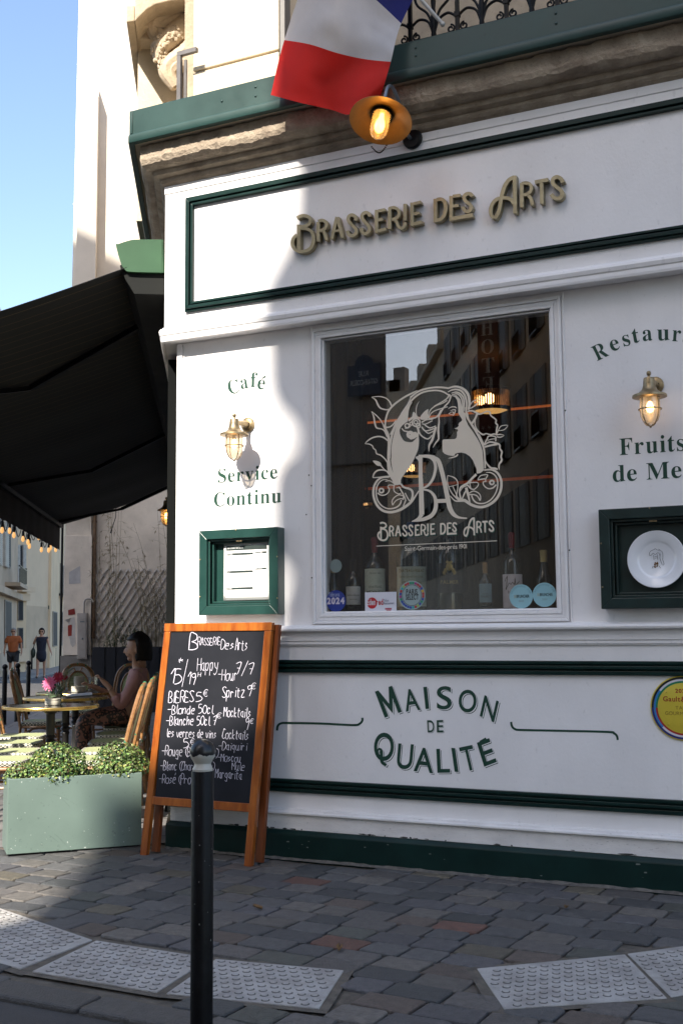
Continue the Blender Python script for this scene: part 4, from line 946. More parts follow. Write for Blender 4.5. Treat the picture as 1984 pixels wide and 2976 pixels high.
ptext("TABLE", -170 * s_, -32 * s_, 80 * s_, (.25, .16, .02), 0); ptext("GOURMANDE", -405 * s_, -158 * s_, 80 * s_, (.25, .16, .02), 0)

# ================================================================ stickers on the pane
ZB = lambda x, y: (930 + x / 2.2085, 1560 + y / 2.2085)
pw = lambda x, y: WY(*ZB(x, y), .0216)
def cmap(c):
    o = pw(*c); k = (pw(c[0] + 50, c[1]).x - pw(c[0] - 50, c[1]).x) / 100
    return o, k
def round_sticker(label, c, r, col, nm="window_sticker"):
    o, k = cmap(c)
    m = MB(); m.lathe([(r * k, 0), (r * k, .0008), (0, .0008)], 40, (0, 0, 0), (0, -1, 0))
    s_ = m.build(nm, pm(nm, col, .5, var=.04), None); s_.location = o
    tag(s_, label, "sticker", "stickers on the shop window"); return s_, k
def stext(par, body, cx_, z, h, col, bold, k, y=-.0014, wmax=None, gap=.08):
    m = MB(); sc = h * k / .69; wd = width(body, bold, gap); sx = sc if wmax is None else wmax * k / wd
    m.text(body, lambda x, yy: Vector((cx_ * k + (x - wd / 2) * sx, y, z * k + yy * sc)), bold, gap); return m.build("lettering", pm("sticker_ink", col, .5), par)
s1, k = round_sticker("round blue sticker reading 2024 in the bottom window corner", (102, 412), 62, (.012, .03, .22))
stext(s1, "Télérama", -12, 26, 24, (.4, .45, .6), .0, k, wmax=72); stext(s1, "2024", -2, -16, 34, (.6, .55, .62), .05, k, wmax=112)
o, k = cmap((388, 421))
m = MB(); m.box(-101 * k, 101 * k, -.0012, 0, -60 * k, 60 * k); s2 = m.build("window_sticker", pm("white_sticker", (.66, .66, .72), .4, var=.03), None, .0006); s2.location = o
tag(s2, "white rectangular sticker with a red dot at the window bottom", "sticker", "stickers on the shop window")
m = MB(); m.lathe([(33 * k, 0), (33 * k, .0004)], 32, (-55 * k, -.0012, -3 * k), (0, -1, 0)); m.build("red_dot", pm("sticker_red", (.50, .02, .03), .4), s2)
stext(s2, "Eden", -60, -14, 34, (.7, .68, .72), .03, k, -.0020, 54); stext(s2, "red", -6, -14, 34, (.45, .02, .03), .03, k, -.0020, 44); stext(s2, "Ticket", 36, 4, 14, (.02, .03, .10), .0, k, -.0018, 34); stext(s2, "Restaurant", 52, -12, 14, (.02, .03, .10), .0, k, -.0018, 66)
m = MB(); m.box(28 * k, 70 * k, -.0017, -.0012, -43 * k, -34 * k); m.box(36 * k, 66 * k, -.0017, -.0012, -53 * k, -45 * k); build_each(m, "red_strip", pm("sticker_red", (.40, .05, .08), .4), s2)
s3, k = round_sticker("round sticker with a multicoloured rim in front of the widest bottle", (588, 375), 86, (.28, .36, .36))
rnd = random.Random(8)
for i in range(28):
    m = MB(); disc(m, 66 * k, 80 * k, -.0012, i * 360 / 28, (i + 1) * 360 / 28 - 1)
    m.build("rim_segment", pm("rim_colour", rnd.choice([(.02, .22, .12), (.35, .03, .03), (.5, .32, .02), (.03, .06, .28), (.02, .30, .30), (.3, .03, .18), (.25, .4, .1)]), .5, var=.02), s3)
m = MB(); disc(m, 60 * k, 63 * k, -.0011); m.build("inner_line", pm("ink_line", (.05, .06, .06), .5), s3)
stext(s3, "PARIS", 0, 6, 30, (.02, .02, .025), .03, k, wmax=72); stext(s3, "SELECT", 2, -26, 30, (.02, .02, .025), .03, k, wmax=82)
for c, r, lb in (((1288, 383), 75, "pale blue round sticker on the window, overlapping a scripted wine label"), ((1438, 372), 76, "pale blue round sticker in the window corner in front of the champagne")):
    s4, k = round_sticker(lb, c, r, (.26, .47, .52))
    stext(s4, "BRUNCHER", 12, -8, 18, (.02, .03, .03), .02, k, wmax=82); stext(s4, "DU", -38, -8, 18, (.45, .34, .12), .0, k, wmax=16); stext(s4, "2024", 0, -34, 11, (.2, .24, .24), .0, k)
    m = MB()
    for i, ch in enumerate("RECOMMANDE PAR"):
        a = math.radians(160 - i * 140 / 13)
        if ch != ' ':
            vs, fs, bb = glyph(ch, 0); sc = 16 * k
            m.add([Vector(((58 * k + v[1] * sc) * math.cos(a) + (v[0] - .3) * sc * math.sin(a), -.0014, (58 * k + v[1] * sc) * math.sin(a) - (v[0] - .3) * sc * math.cos(a))) for v in vs], fs)
    m.build("lettering", pm("sticker_teal", (.16, .32, .36), .5), s4)
s5, k = round_sticker("small grey translucent disc on the glass above the champagne neck", (101, 187), 38, (.16, .20, .19))

# ================================================================ bottles on the window shelf
CREAM = pm("label_paper", (.55, .57, .50), .7, var=.06)
def bottle(label, zx, y, r, h, neck, kind, lab=None, cap=None, ink=None, glass_col=(.010, .014, .010), fz=None):
    base = Vector((WY(*ZB(zx, 470), y).x, y, 1.5005))
    t = thing("wine_bottle", label, "bottle", base, math.atan2(CAM.x - base.x, -(CAM.y - base.y)), "bottles in the shop window")
    hb = h * (.60 if kind == 'b' else .50); nr = r * neck
    if kind == 'b': prof = [(0, .004), (r * .85, 0), (r, .012), (r, hb), (r * .93, hb + r * .35), (r * .62, hb + r * .75), (nr * 1.15, hb + r * 1.15), (nr, hb + r * 1.6), (nr, h * .97), (nr * 1.18, h * .972), (nr * 1.18, h * .99), (nr, h), (0, h)]
    else: prof = [(0, .004), (r * .9, 0), (r, .015), (r, hb), (r * .92, hb + h * .06), (r * .70, hb + h * .13), (nr * 1.5, hb + h * .22), (nr * 1.1, h * .85), (nr * 1.15, h * .97), (nr * 1.35, h * .985), (nr * 1.1, h), (0, h)]
    m = MB(); m.lathe(prof, 32, (0, 0, 0), None, False)
    m.build("glass_body", pm("bottle_glass", glass_col, .07, var=.1, spec=.8, coat=.3), t)
    def patch(r_, z0, z1, a, mat, nm):
        k = 14; mm = MB(); A = [-PI / 2 - a + 2 * a * i / k for i in range(k + 1)]
        mm.add([(r_ * math.cos(x), r_ * math.sin(x), z) for z in (z0, z1) for x in A], [(i, i + 1, k + 2 + i, k + 1 + i) for i in range(k)], True); return mm.build(nm, mat, t)
    if lab:
        z0, z1, lines, col = lab
        patch(r * 1.012, z0 * h, z1 * h, 1.25, pm("label", col, .65, var=.08, scale=20), "label")
        mm = MB()
        for body, fz_, hh, ww, bold in lines:
            sc = hh * h / .69; wd = width(body, bold, .1); sx = ww * r * 2 / wd; zz = (z0 + (z1 - z0) * fz_) * h
            mm.text(body, lambda x, yy: (lambda a: Vector((r * 1.03 * math.cos(a), r * 1.03 * math.sin(a), zz + yy * sc)))(-PI / 2 + (x - wd / 2) * sx / r), bold, .1)
        if mm.v: mm.build("label_lettering", pm("label_ink", ink or (.05, .05, .05), .6), t)
    if cap:
        col, z0 = cap
        mm = MB(); mm.lathe([(a * 1.06, z) for a, z in [(nr * (1.5 if kind == 'c' else 1.02), z0 * h), (nr * 1.15, (z0 + 1) / 2 * h), (nr * 1.2, h * .96), (nr * 1.35 if kind == 'c' else nr * 1.2, h * .985), (nr, h * 1.004), (0, h * 1.005)]], 20); mm.build("capsule", pm("capsule_foil", col, .35, .6 if col[0] > .2 and col[1] > .15 else .1, var=.1), t)
    return t
GOLD = (.55, .42, .16)
bottle("dark champagne bottle with gold foil neck behind the round blue sticker", 85, .13, .040, .31, .36, 'c', (.15, .45, [], (.02, .03, .05)), ((.50, .36, .16), .62))
bottle("red wine bottle with white scripted label, second from the curtain side", 213, .16, .0475, .335, .30, 'b', (.15, .49, [("Château Giscours", .48, .035, .95, 0), ("MARGAUX", .26, .02, .5, 0)], (.70, .72, .70)), ((.012, .012, .014), .74))
bottle("big wine bottle with pale green label and red capsule by the white sticker", 353, .20, .066, .47, .26, 'b', (.14, .58, [("CHATEAU", .42, .028, .62, .0), ("MEYNEY", .24, .042, .85, .02), ("GRAND VIN", .84, .018, .5, .0)], (.60, .67, .57)), ((.20, .02, .03), .80))
bottle("widest wine bottle, label with gold capitals behind the multicoloured sticker", 588, .25, .094, .56, .24, 'b', (.06, .50, [("CHATEAU-FIGEAC", .86, .034, .92, .02), ("PREMIER GRAND CRU CLASSE", .72, .017, .82, 0), ("ST EMILION", .56, .028, .66, .02)], (.50, .56, .46)), ((.03, .06, .14), .8), (.30, .22, .06))
t = bottle("big black wine bottle with a gold crest label, standing mid window", 832, .27, .082, .56, .26, 'b', (.20, .53, [("PALMER", .30, .04, .7, .02)], (.02, .02, .022)), ((.02, .02, .03), .8), (.38, .28, .10))
m = MB(); rnd = random.Random(4)
for x, z, r in ((0, .27, .022), (-.02, .25, .014), (.02, .25, .014), (0, .29, .012), (-.03, .235, .012), (.03, .235, .012), (-.012, .30, .008), (.012, .30, .008)): m.ball((x, -.0835 + abs(x) * .16, z), r, 8, 6, (1, .12, 1.1))
m.build("gold_crest", pm("gold_print", GOLD, .4, .5), t)
bottle("small bottle with grey blue label and gold capsule", 1062, .15, .0385, .285, .33, 'b', (.17, .56, [("CHATEAU", .42, .025, .5, 0), ("TALBOT", .26, .04, .8, .01)], (.24, .36, .41)), ((.40, .24, .10), .76))
t = bottle("tall wine bottle with white handwritten label beside the pale blue stickers", 1237, .19, .060, .46, .27, 'b', (.03, .46, [("NUIT", .42, .04, .45, 0)], (.80, .75, .80)), ((.22, .02, .03), .80))
m = MB(); m.rib([(-.045, .17), (-.03, .20), (-.035, .15), (-.04, .12), (-.02, .16), (-.01, .15), (0, .165), (.01, .15), (.015, .19), (.018, .15), (.04, .17)], .003, lambda x, z: Vector((x, -math.sqrt(max(1e-6, .0622 ** 2 - x * x)), z)), (0, -1, 0), .001, .0005, 3); m.build("label_lettering", IRON, t)
bottle("champagne bottle with gold foil neck and red collar in the window corner", 1441, .13, .046, .345, .36, 'c', (.1, .4, [], (.35, .33, .25)), ((.62, .52, .26), .64))

# ================================================================ pendant lamps in the dining room
RIBG = pm("ribbed_gold_glass", (.75, .50, .20), .25, .2, var=.25, scale=30)
def pendant(label, px, py, y, wpx, st):
    c = WY(px, py, y); d = (c - CAM).length; r = wpx / 2 * d / F; h = r * 1.05
    t = thing("drum_lamp", label, "ceiling lamp", c, 0, "drum lamps in the dining room")
    m = MB()
    for k in range(48):
        a = 2 * PI * k / 48; m.tube([(r * math.cos(a), r * math.sin(a), -h * .5), (r * math.cos(a), r * math.sin(a), h * .5)], r * .045, 5)
    m.build("rod_shade", RIBG, t)
    m = MB()
    for z in (-.5, .5): m.lathe([(r * 1.06, z * h - .012), (r * 1.06, z * h + .012), (r * .92, z * h + .012), (r * .92, z * h - .012)], 40, (0, 0, 0), None, False)
    m.build("ring", IRON, t)
    m = MB(); m.lathe([(r * .92, -h * .5), (r * .6, -h * .62), (0, -h * .68)], 32, (0, 0, 0), None, False); m.build("diffuser", emit("lamp_diffuser", (1.0, .55, .18), st * .03), t)
    m = MB(); m.ball((-.5 * r, -.2 * r, 0), r * .26, 10, 8); m.ball((.1 * r, -.5 * r, 0), r * .3, 10, 8); m.build("bulb", emit("drum_bulb", (1, .60, .25), st * .4), t)
    m = MB(); m.tube([(0, 0, h * .5), (0, 0, 3.49 - c.z)], .012, 6); m.build("stem", IRON, t)
    return t
pendant("lit ribbed drum lamp shining behind the decal's flower side", 1425, 1163, 2.0, 106, 9.0)
pendant("lit drum lamp half hidden behind the decal's monogram", 1199, 1362, 3.3, 74, 5.0)
pendant("smallest lit drum lamp at the dark curtain's edge", 1066, 1466, 3.5, 30, 2.5)
# ================================================================ flag
t = thing("french_flag", "large blue white and red flag hanging from the balcony railing", "flag", (0, 0, 0))
D_ = 1984 / 1568
rows = [[(800, -300), (845, -262), (890, -222), (935, -160), (985, -70)],
        [(722, -112), (770, -75), (815, -40), (866, 2), (921, 54)],
        [(653, 92), (712, 102), (775, 122), (838, 136), (897, 142)],
        [(622, 218), (690, 236), (760, 252), (808, 262), (874, 222)]]
rows = [cat([(p[0] * D_, p[1] * D_) for p in r], 6) for r in rows]
cols = list(zip(*rows))
cols = [cat(list(c), 12) for c in cols]         # per column, 37 points down
nr_, nc_ = len(cols[0]), len(cols)
def flagpt(i, j):
    px, py = cols[j][i]; u, v = j / (nc_ - 1), i / (nr_ - 1)
    y = -.43 + .028 * math.sin(u * 9 + v * 3) + .016 * math.sin(u * 4 - v * 7) * v + .034 * NZ.noise(Vector((u * 3.2, v * 4.5, 1))) + .018 * abs(NZ.noise(Vector((u * 7 + v * 3, v * 9, 5)))) + .008 * abs(NZ.noise(Vector((u * 17, v * 19 - u * 8, 3)))) - .05 * (1 - v) * 0 + .02 * u * v
    return WY(px, py, y)
for nm, a, b, col in (("blue_stripe", 0, 12, (.015, .02, .20)), ("white_stripe", 12, 24, (.74, .72, .74)), ("red_stripe", 24, 36, (.80, .020, .012))):
    m = MB(); W_ = nc_
    m.add([flagpt(i, j) for i in range(a, b + 1) for j in range(nc_)], [((i) * W_ + j, (i) * W_ + j + 1, (i + 1) * W_ + j + 1, (i + 1) * W_ + j) for i in range(b - a) for j in range(nc_ - 1)], True)
    mt_ = pm("flag_cloth_" + nm, col, .75, var=.05, bump=.05, bscale=300)
    b_ = mt_.node_tree.nodes["Principled BSDF"]
    # thin cloth lets some light through
    tr = mt_.node_tree.nodes.new("ShaderNodeBsdfTranslucent"); tr.inputs[0].default_value = (*col, 1); mx = mt_.node_tree.nodes.new("ShaderNodeMixShader"); mx.inputs[0].default_value = .4
    out = mt_.node_tree.nodes["Material Output"]
    mt_.node_tree.links.new(b_.outputs[0], mx.inputs[1]); mt_.node_tree.links.new(tr.outputs[0], mx.inputs[2]); mt_.node_tree.links.new(mx.outputs[0], out.inputs[0])
    m.build(nm, mt_, t, sharp=180)
m = MB(); a = WY(1285, 70, -.33); b = WY(1215, -10, -.43); m.tube([a, b, b + (b - a) * 3.0], [.012, .011, .010], 10); m.ball(a, .016, 8, 6); m.build("flag_pole", pm("white_pole", (.6, .58, .55), .4), t)

# ================================================================ chalkboard
CB0 = Vector((.0, -.315, 0)); CB1 = Vector((.765, -.345, 0)); ctop = Vector((.015, -.145, 1.452))
cx_ = (CB1 - CB0).normalized(); cz_ = ctop - CB0; cz_ = (cz_ - cx_ * cz_.dot(cx_)).normalized(); cn_ = cz_.cross(cx_) * -1
if cn_.y > 0: cn_ = -cn_
ZC = lambda x, y: (400 + x * .32736, 1780 + y * .32736)
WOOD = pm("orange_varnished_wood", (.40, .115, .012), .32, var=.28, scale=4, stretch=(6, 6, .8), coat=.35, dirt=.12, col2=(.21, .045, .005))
t = thing("chalkboard_sign", "orange wooden easel chalkboard with white handwriting leaning by the corner", "chalkboard", (0, 0, 0))
def cbp(u, v, d=0): return CB0 + cx_ * u + cz_ * v + cn_ * d
def cbox(m, u0, u1, v0, v1, d0, d1):
    m.hexa([cbp(u0, v0, d0), cbp(u1, v0, d0), cbp(u1, v1, d0), cbp(u0, v1, d0)], [cbp(u0, v0, d1), cbp(u1, v0, d1), cbp(u1, v1, d1), cbp(u0, v1, d1)])
W_ = .80; H_ = 1.455
def cuv(px, py, d=0.002):
    q = PLN(px, py, CB0 + cn_ * d, cn_); r = q - CB0; return r.dot(cx_), r.dot(cz_)
uL = cuv(*ZC(20, 2150), 0)[0]; uLt = cuv(*ZC(242, 90), 0)[0]; uR = cuv(*ZC(1005, 2255), 0)[0]; uRt = cuv(*ZC(1190, 90), 0)[0]
def side(m, ub, ut, wd, d0, d1, v0=0.0, v1=H_):
    m.hexa([cbp(ub, v0, d0), cbp(ub + wd, v0, d0), cbp(ut + wd, v1, d0), cbp(ut, v1, d0)], [cbp(ub, v0, d1), cbp(ub + wd, v0, d1), cbp(ut + wd, v1, d1), cbp(ut, v1, d1)])
fw = .050
vt = cuv(*ZC(700, 165), 0)[1]; v_b0 = cuv(*ZC(500, 1660), 0)[1]; v_b1 = cuv(*ZC(500, 1735), 0)[1]
m = MB(); side(m, uL, uLt, fw, 0, -.034, 0, vt - .001); m.build("leg", WOOD, t, .003)
m = MB(); side(m, uR - fw, uRt - fw, fw, 0, -.034, 0, vt - .001); m.build("leg", WOOD, t, .003)
lerp = lambda a, b, v: a + (b - a) * v / H_
m = MB(); cbox(m, lerp(uL, uLt, H_) - .002, lerp(uR, uRt, H_) + .002, vt, H_, 0.001, -.035); m.build("top_rail", WOOD, t, .003)
m = MB(); cbox(m, lerp(uL, uLt, .35) + fw, lerp(uR, uRt, .35) - fw, v_b1, v_b0, -.001, -.033); m.build("lower_rail", WOOD, t, .003)
SLATE = pm("slate_board", (.007, .008, .012), .6, spec=.2, var=.35, scale=3, dirt=.0, col2=(.013, .014, .019))
m = MB(); cbox(m, .035, .78, v_b0 - .004, vt + .004, -.008, -.022); m.build("board", SLATE, t)
m = MB()                             # folded rear frame
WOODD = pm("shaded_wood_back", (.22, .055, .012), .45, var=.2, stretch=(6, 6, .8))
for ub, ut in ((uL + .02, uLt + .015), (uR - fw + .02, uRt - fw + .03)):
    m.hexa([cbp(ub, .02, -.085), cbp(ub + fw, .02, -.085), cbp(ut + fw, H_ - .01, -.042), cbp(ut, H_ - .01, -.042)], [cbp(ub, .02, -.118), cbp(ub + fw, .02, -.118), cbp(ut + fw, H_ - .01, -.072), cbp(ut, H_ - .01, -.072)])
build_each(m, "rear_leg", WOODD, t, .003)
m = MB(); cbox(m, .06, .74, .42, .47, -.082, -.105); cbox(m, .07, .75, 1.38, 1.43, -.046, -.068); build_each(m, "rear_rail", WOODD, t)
# chalk hand: each glyph a few pen strokes on a 4 x 8 grid ('a','b','c' are -1,-2,-3 below the line)
PEN = {'a': "35 25 04 02 11 30 / 35 31 40", 'b': "08 00 20 32 34 15 03", 'c': "34 25 15 03 02 10 20 31", 'd': "35 15 03 02 10 20 32 / 38 31 40", 'e': "03 33 35 25 15 03 01 10 30", 'f': "37 28 17 10 / 05 35", 'g': "35 15 03 02 11 31 / 35 3b 2c 0b",
       'h': "08 00 / 03 25 34 30", 'i': "15 10 / 17 17", 'k': "08 00 / 34 02 30", 'l': "18 12 20 30", 'm': "05 00 / 03 15 24 20 / 23 45 54 50", 'n': "05 00 / 03 25 34 30", 'o': "25 04 02 10 30 42 44 35 15", 'p': "05 0c / 04 25 34 32 20 01", 'q': "35 15 03 02 11 31 / 35 3c", 'r': "05 00 / 03 15 34",
       's': "34 25 14 13 32 21 00", 't': "17 11 20 30 / 05 35", 'u': "05 02 10 20 32 / 35 30 40", 'v': "05 20 45", 'x': "05 40 / 00 45", 'y': "05 12 31 / 45 3a 1c 0b", 'z': "05 35 00 40", 'A': "00 28 40 / 13 33", 'B': "00 08 28 37 35 14 / 14 33 41 20 00", 'C': "47 28 16 02 10 30 41",
       'D': "00 08 28 46 43 20 00", 'E': "37 08 04 33 / 04 00 40", 'H': "08 00 / 48 40 / 04 44", 'I': "18 10", 'L': "18 01 10 40", 'M': "00 08 24 48 40", 'O': "28 06 02 20 42 46 28", 'P': "00 08 38 46 34 04", 'R': "00 08 38 46 34 04 / 24 40", 'S': "47 28 07 15 33 41 20 01", 'U': "08 01 20 41 48", 'Y': "08 24 48 / 24 20",
       '0': "28 06 02 20 42 46 28", '1': "05 28 20", '5': "38 08 05 25 43 31 10 00", '7': "07 48 20 / 14 34", '9': "36 28 07 15 36 / 36 34 20", '-': "04 44", '/': "5a 19 19 09 5a".split()[0] and "0a 49", '€': "47 28 06 02 20 41 / a5 35 / a3 33", '(': "38 06 02 3a", ')': "08 36 32 0a", '*': "18 12 / 06 34 / 04 36", "'": "18 16", '\u00e9': "03 33 35 25 15 03 01 10 30 / 27 39", '\u00c8': "37 08 04 33 / 04 00 40 / 29 1:", 'N': "00 08 40 48"}
def pen_xy(tok):
    f_ = lambda c: {'a': -1, 'b': -2, 'c': -3, ':': 10}.get(c, None) if not c.isdigit() else int(c)
    return f_(tok[0]), f_(tok[1])
CH = MB(); rnd = random.Random(12); cc = [0]
def chalk(body, x, y, h, wpx, slope=0.0, pen=9.0, lean=.12):
    pen *= .46
    # x, y: start of the base line in ZC units, h: capital height, wpx: total width
    adv = [5.4 if c in 'mMw' else 2.6 if c in "il'1I(" else 3.4 if c == ' ' else 4.9 for c in body]
    sx = wpx / sum(adv); sy = h / 8.0; cx0 = x
    for c, a in zip(body, adv):
        if c in PEN:
            jy = rnd.uniform(-.3, .3); js = rnd.uniform(.93, 1.07)
            for strk in PEN[c].split(' / '):
                P = []
                for tk in strk.split():
                    gx, gy = pen_xy(tk); gx += rnd.uniform(-.18, .18); gy = gy * js + jy
                    px = cx0 + (gx + gy * lean) * sx; P.append((px, y + (px - x) * slope - gy * sy))
                if len(P) == 2 and abs(P[0][0] - P[1][0]) + abs(P[0][1] - P[1][1]) < 3: P[1] = (P[0][0] + 4, P[0][1] + 6)
                cc[0] += 1
                CH.rib(P, [pen * rnd.uniform(.85, 1.1) for _ in P], lambda u, v: PLN(*ZC(u, v), CB0 - cn_ * .008, cn_), cn_, .0008 + .00008 * (cc[0] % 9), .0002, 4, .00004)
        cx0 += a * sx
chalk("B", 455, 330, 140, 95, 0, 15); chalk("RASSERIE", 535, 290, 66, 205, -.02, 9); chalk("Des", 738, 322, 80, 125, .02, 10); chalk("Arts", 868, 335, 105, 112, .02, 9)
chalk("15", 290, 632, 125, 115, 0, 14); chalk("*", 358, 462, 58, 62, 0, 11); chalk("/", 395, 640, 190, 50, 0, 10); chalk("19", 440, 638, 105, 95, 0, 12); chalk("H", 535, 570, 42, 30, 0, 8)
chalk("Happy", 528, 520, 110, 190, -.05, 9); chalk("-Hour", 712, 600, 100, 180, .02, 9); chalk("7/7", 868, 545, 105, 165, .05, 10)
chalk("BIERES", 275, 802, 98, 228, -.04, 12); chalk("'", 332, 752, 62, 24, 0, 9); chalk("5", 520, 792, 82, 62, 0, 12); chalk("€", 588, 748, 62, 40, 0, 9)
chalk("-Blonde 50cl", 266, 902, 78, 410, -.01, 11); chalk("-Blanche 50cl 7", 252, 1000, 82, 450, .005, 11); chalk("€", 706, 938, 46, 40, 0, 8)
chalk("les verres de vins", 258, 1105, 78, 445, .03, 9); chalk("5", 408, 1205, 88, 55, 0, 12); chalk("€", 472, 1172, 50, 36, 0, 8)
chalk("-Rouge (Bordeaux)", 214, 1268, 82, 515, .03, 9.5); chalk("-Blanc (Chardonnay)", 202, 1400, 78, 490, .01, 9.5); chalk("-Ros\u00e9 (Provence)", 188, 1515, 80, 480, .02, 9.5)
chalk("Spritz", 752, 755, 92, 205, -.01, 11); chalk("9", 970, 745, 90, 55, 0, 10); chalk("€", 1014, 680, 60, 40, 0, 8)
chalk("Mocktails", 764, 925, 84, 245, .04, 10); chalk("9", 955, 1045, 105, 45, 0, 10); chalk("€", 1000, 985, 46, 32, 0, 8); chalk("Cocktails", 752, 1118, 84, 238, .06, 10)
chalk("-Daiquiri", 716, 1222, 70, 262, .01, 9); chalk("-Moscou", 710, 1322, 72, 210, .03, 9); chalk("Mule", 836, 1398, 68, 120, .03, 9); chalk("Margarita", 690, 1470, 78, 240, .05, 9)
CH.build("chalk_writing", pm("chalk_paint", (.56, .54, .62), .8, var=.1, scale=60), t)

# ================================================================ bollards
def bollard(name, label, loc, h, worn, group=None):
    t = thing(name, label, "bollard", loc, 0, group)
    rb = .0435; rp = .0375; zc = h - rb
    m = MB(); m.lathe([(rp + .004, 0), (rp + .004, .02), (rp, .025), (rp, zc - .066), (rp - .002, zc - .062)], 28, (0, 0, 0), None, False); m.build("post", IRON, t)
    if worn is not IRON:
        m = MB(); rn = random.Random(6)
        for k in range(34):
            a = rn.uniform(0, 6.28); z = rn.uniform(.2, zc - .08); e = rn.uniform(.0006, .0018); hgt_ = e * rn.uniform(.6, 2.6)
            m.add([(math.cos(a + i_ * e / rp) * (rp + .0004), math.sin(a + i_ * e / rp) * (rp + .0004), z + j_ * hgt_) for i_, j_ in ((-1, 0), (0, -1), (1, .2), (.1, 1))], [(0, 1, 2, 3)])
        m.build("paint_speck", pm("bollard_speck", (.35, .34, .31), .8), t)
    m = MB(); m.lathe([(rp - .004, zc - .064), (rp - .003, zc - .056), (.029, zc - .046), (.028, zc - .038)] + [(rb * math.sin(a * PI / 14), zc - rb * math.cos(a * PI / 14)) for a in range(4, 15)], 28, (0, 0, 0), None, False)
    m.build("ball", worn, t); return t
WORN, t_, b_ = mk("worn_paint_ball"); L = t_.links.new
tc = t_.nodes.new("ShaderNodeTexCoord"); sp = t_.nodes.new("ShaderNodeSeparateXYZ"); L(tc.outputs['Object'], sp.inputs[0])
nz = t_.nodes.new("ShaderNodeTexNoise"); nz.inputs['Scale'].default_value = 42; nz.inputs['Detail'].default_value = 5; L(tc.outputs['Object'], nz.inputs[0])
ma = t_.nodes.new("ShaderNodeMath"); ma.operation = 'MULTIPLY_ADD'; ma.inputs[1].default_value = .036; L(nz.outputs[0], ma.inputs[0]); L(sp.outputs[2], ma.inputs[2])
gt = t_.nodes.new("ShaderNodeMath"); gt.operation = 'GREATER_THAN'; gt.inputs[1].default_value = .990 ; L(ma.outputs[0], gt.inputs[0])
mx = t_.nodes.new("ShaderNodeMix"); mx.data_type = 'RGBA'; L(gt.outputs[0], mx.inputs[0]); mx.inputs[6].default_value = (.52, .49, .42, 1); mx.inputs[7].default_value = (.012, .012, .013, 1)
L(mx.outputs[2], b_.inputs['Base Color']); b_.inputs['Roughness'].default_value = .3
bollard("bollard", "tall black bollard with worn white paint below its ball, in front of the chalkboard", (2.188, -3.062, 0), 1.025, WORN)
SBG = "black bollards along the side street"
for k, (zx, zy, gz, lb) in enumerate(((37, 960, 0, "leftmost near black ball bollard at the left edge of the street"), (155, 932, 0, "middle one of the three black ball bollards beside the terrace"), (255, 866, 0, "farthest of the three black ball bollards beside the terrace"))):
    p = GZ(zx / 3.136, 1800 + zy / 3.136, 0); bollard("bollard", lb, p, .93, IRON, SBG)
for k, (zx, zt, zb, lb) in enumerate(((292, 275, 470, "slim far bollard left of the walking woman's elbow"), (404, 300, 452, "slim far bollard hidden behind the walking woman"), (458, 262, 444, "slim far bollard just right of the walking woman"), (505, 260, 435, "slim far bollard second from the gable corner"), (550, 256, 427, "slim far bollard nearest the gable corner"), (180, 330, 490, "slim far bollard behind the walking man's leg"))):
    d = 3346 * 1.0 / ((zb - zt) / 3.136)
    p = DST(zx / 3.136, 1800 + zb / 3.136, d); bollard("bollard", lb, p, 1.0, IRON, SBG)

# ================================================================ ground
STREETZ = lambda t_: 0.0 if t_ < 14 else -.012 * (t_ - 14) * .7
ASPH = pm("asphalt", (.062, .059, .058), .85, var=.15, scale=3, bump=.7, bscale=160, dirt=.15)
ROADP = pm("road_blue_grey", (.085, .088, .10), .85, var=.12, scale=2, bump=.4, bscale=60)
m = MB(); m.box(-60, 60, -90, 120, -1.4, -1.30); m.build("ground", pm("earth", (.08, .075, .07), .9), None); tag(bpy.data.objects["ground"], kind="structure")
m = MB()
m.add([(-40, -90, -.05), (60, -90, -.05), (60, 20, -.05), (-40, 20, -.05)], [(0, 1, 2, 3)])
o = m.build("road", ASPH, None); tag(o, kind="structure"); o.location.z = .022
m = MB()                              # the side street runs gently down
T = [-6, 0, 6, 10, 14, 20, 26, 32, 40, 50, 60, 75]
P = [[TO(t_, f_, STREETZ(t_) - .02) for f_ in (2.9, 6.5)] for t_ in T]
m.add([p for r in P for p in r], [(2 * i, 2 * i + 1, 2 * i + 3, 2 * i + 2) for i in range(len(T) - 1)]); o = m.build("side_road", ROADP, None); tag(o, kind="structure")
m = MB()
P = [[TO(t_, f_, STREETZ(t_) + .045 * (f_ > 6.4)) for f_ in (6.52, 14)] for t_ in T]
m.add([p for r in P for p in r], [(2 * i, 2 * i + 1, 2 * i + 3, 2 * i + 2) for i in range(len(T) - 1)]); o = m.build("far_pavement", pm("far_pavement_stone", (.20, .19, .18), .8, var=.15, scale=2), None); tag(o, kind="structure")
m = MB()
P = [[TO(t_, f_, STREETZ(t_) + .046) for f_ in (6.36, 6.519)] for t_ in T]; 
for i in range(len(T) - 1): m.hexa([P[i][0] - UP * .2, P[i][1] - UP * .2, P[i + 1][1] - UP * .2, P[i + 1][0] - UP * .2], [P[i][0], P[i][1], P[i + 1][1], P[i + 1][0]])
o = m.build("kerb", pm("granite_kerb", (.25, .24, .23), .8, var=.15), None); tag(o, kind="structure")
SLABM = brick("paving_slabs", (.19, .18, .175), (.13, .125, .125), (.06, .055, .05), .62, .42, .012, .75, .5, .5, rot=-ANG_S + PI / 2)
m = MB(); a = [TO(0.15, 0), TO(0.15, 2.885), TO(36, 2.885), TO(36, 0)]
m.add([p + UP * .004 for p in a], [(0, 1, 2, 3)]); o = m.build("terrace_paving", SLABM, None); tag(o, kind="structure")
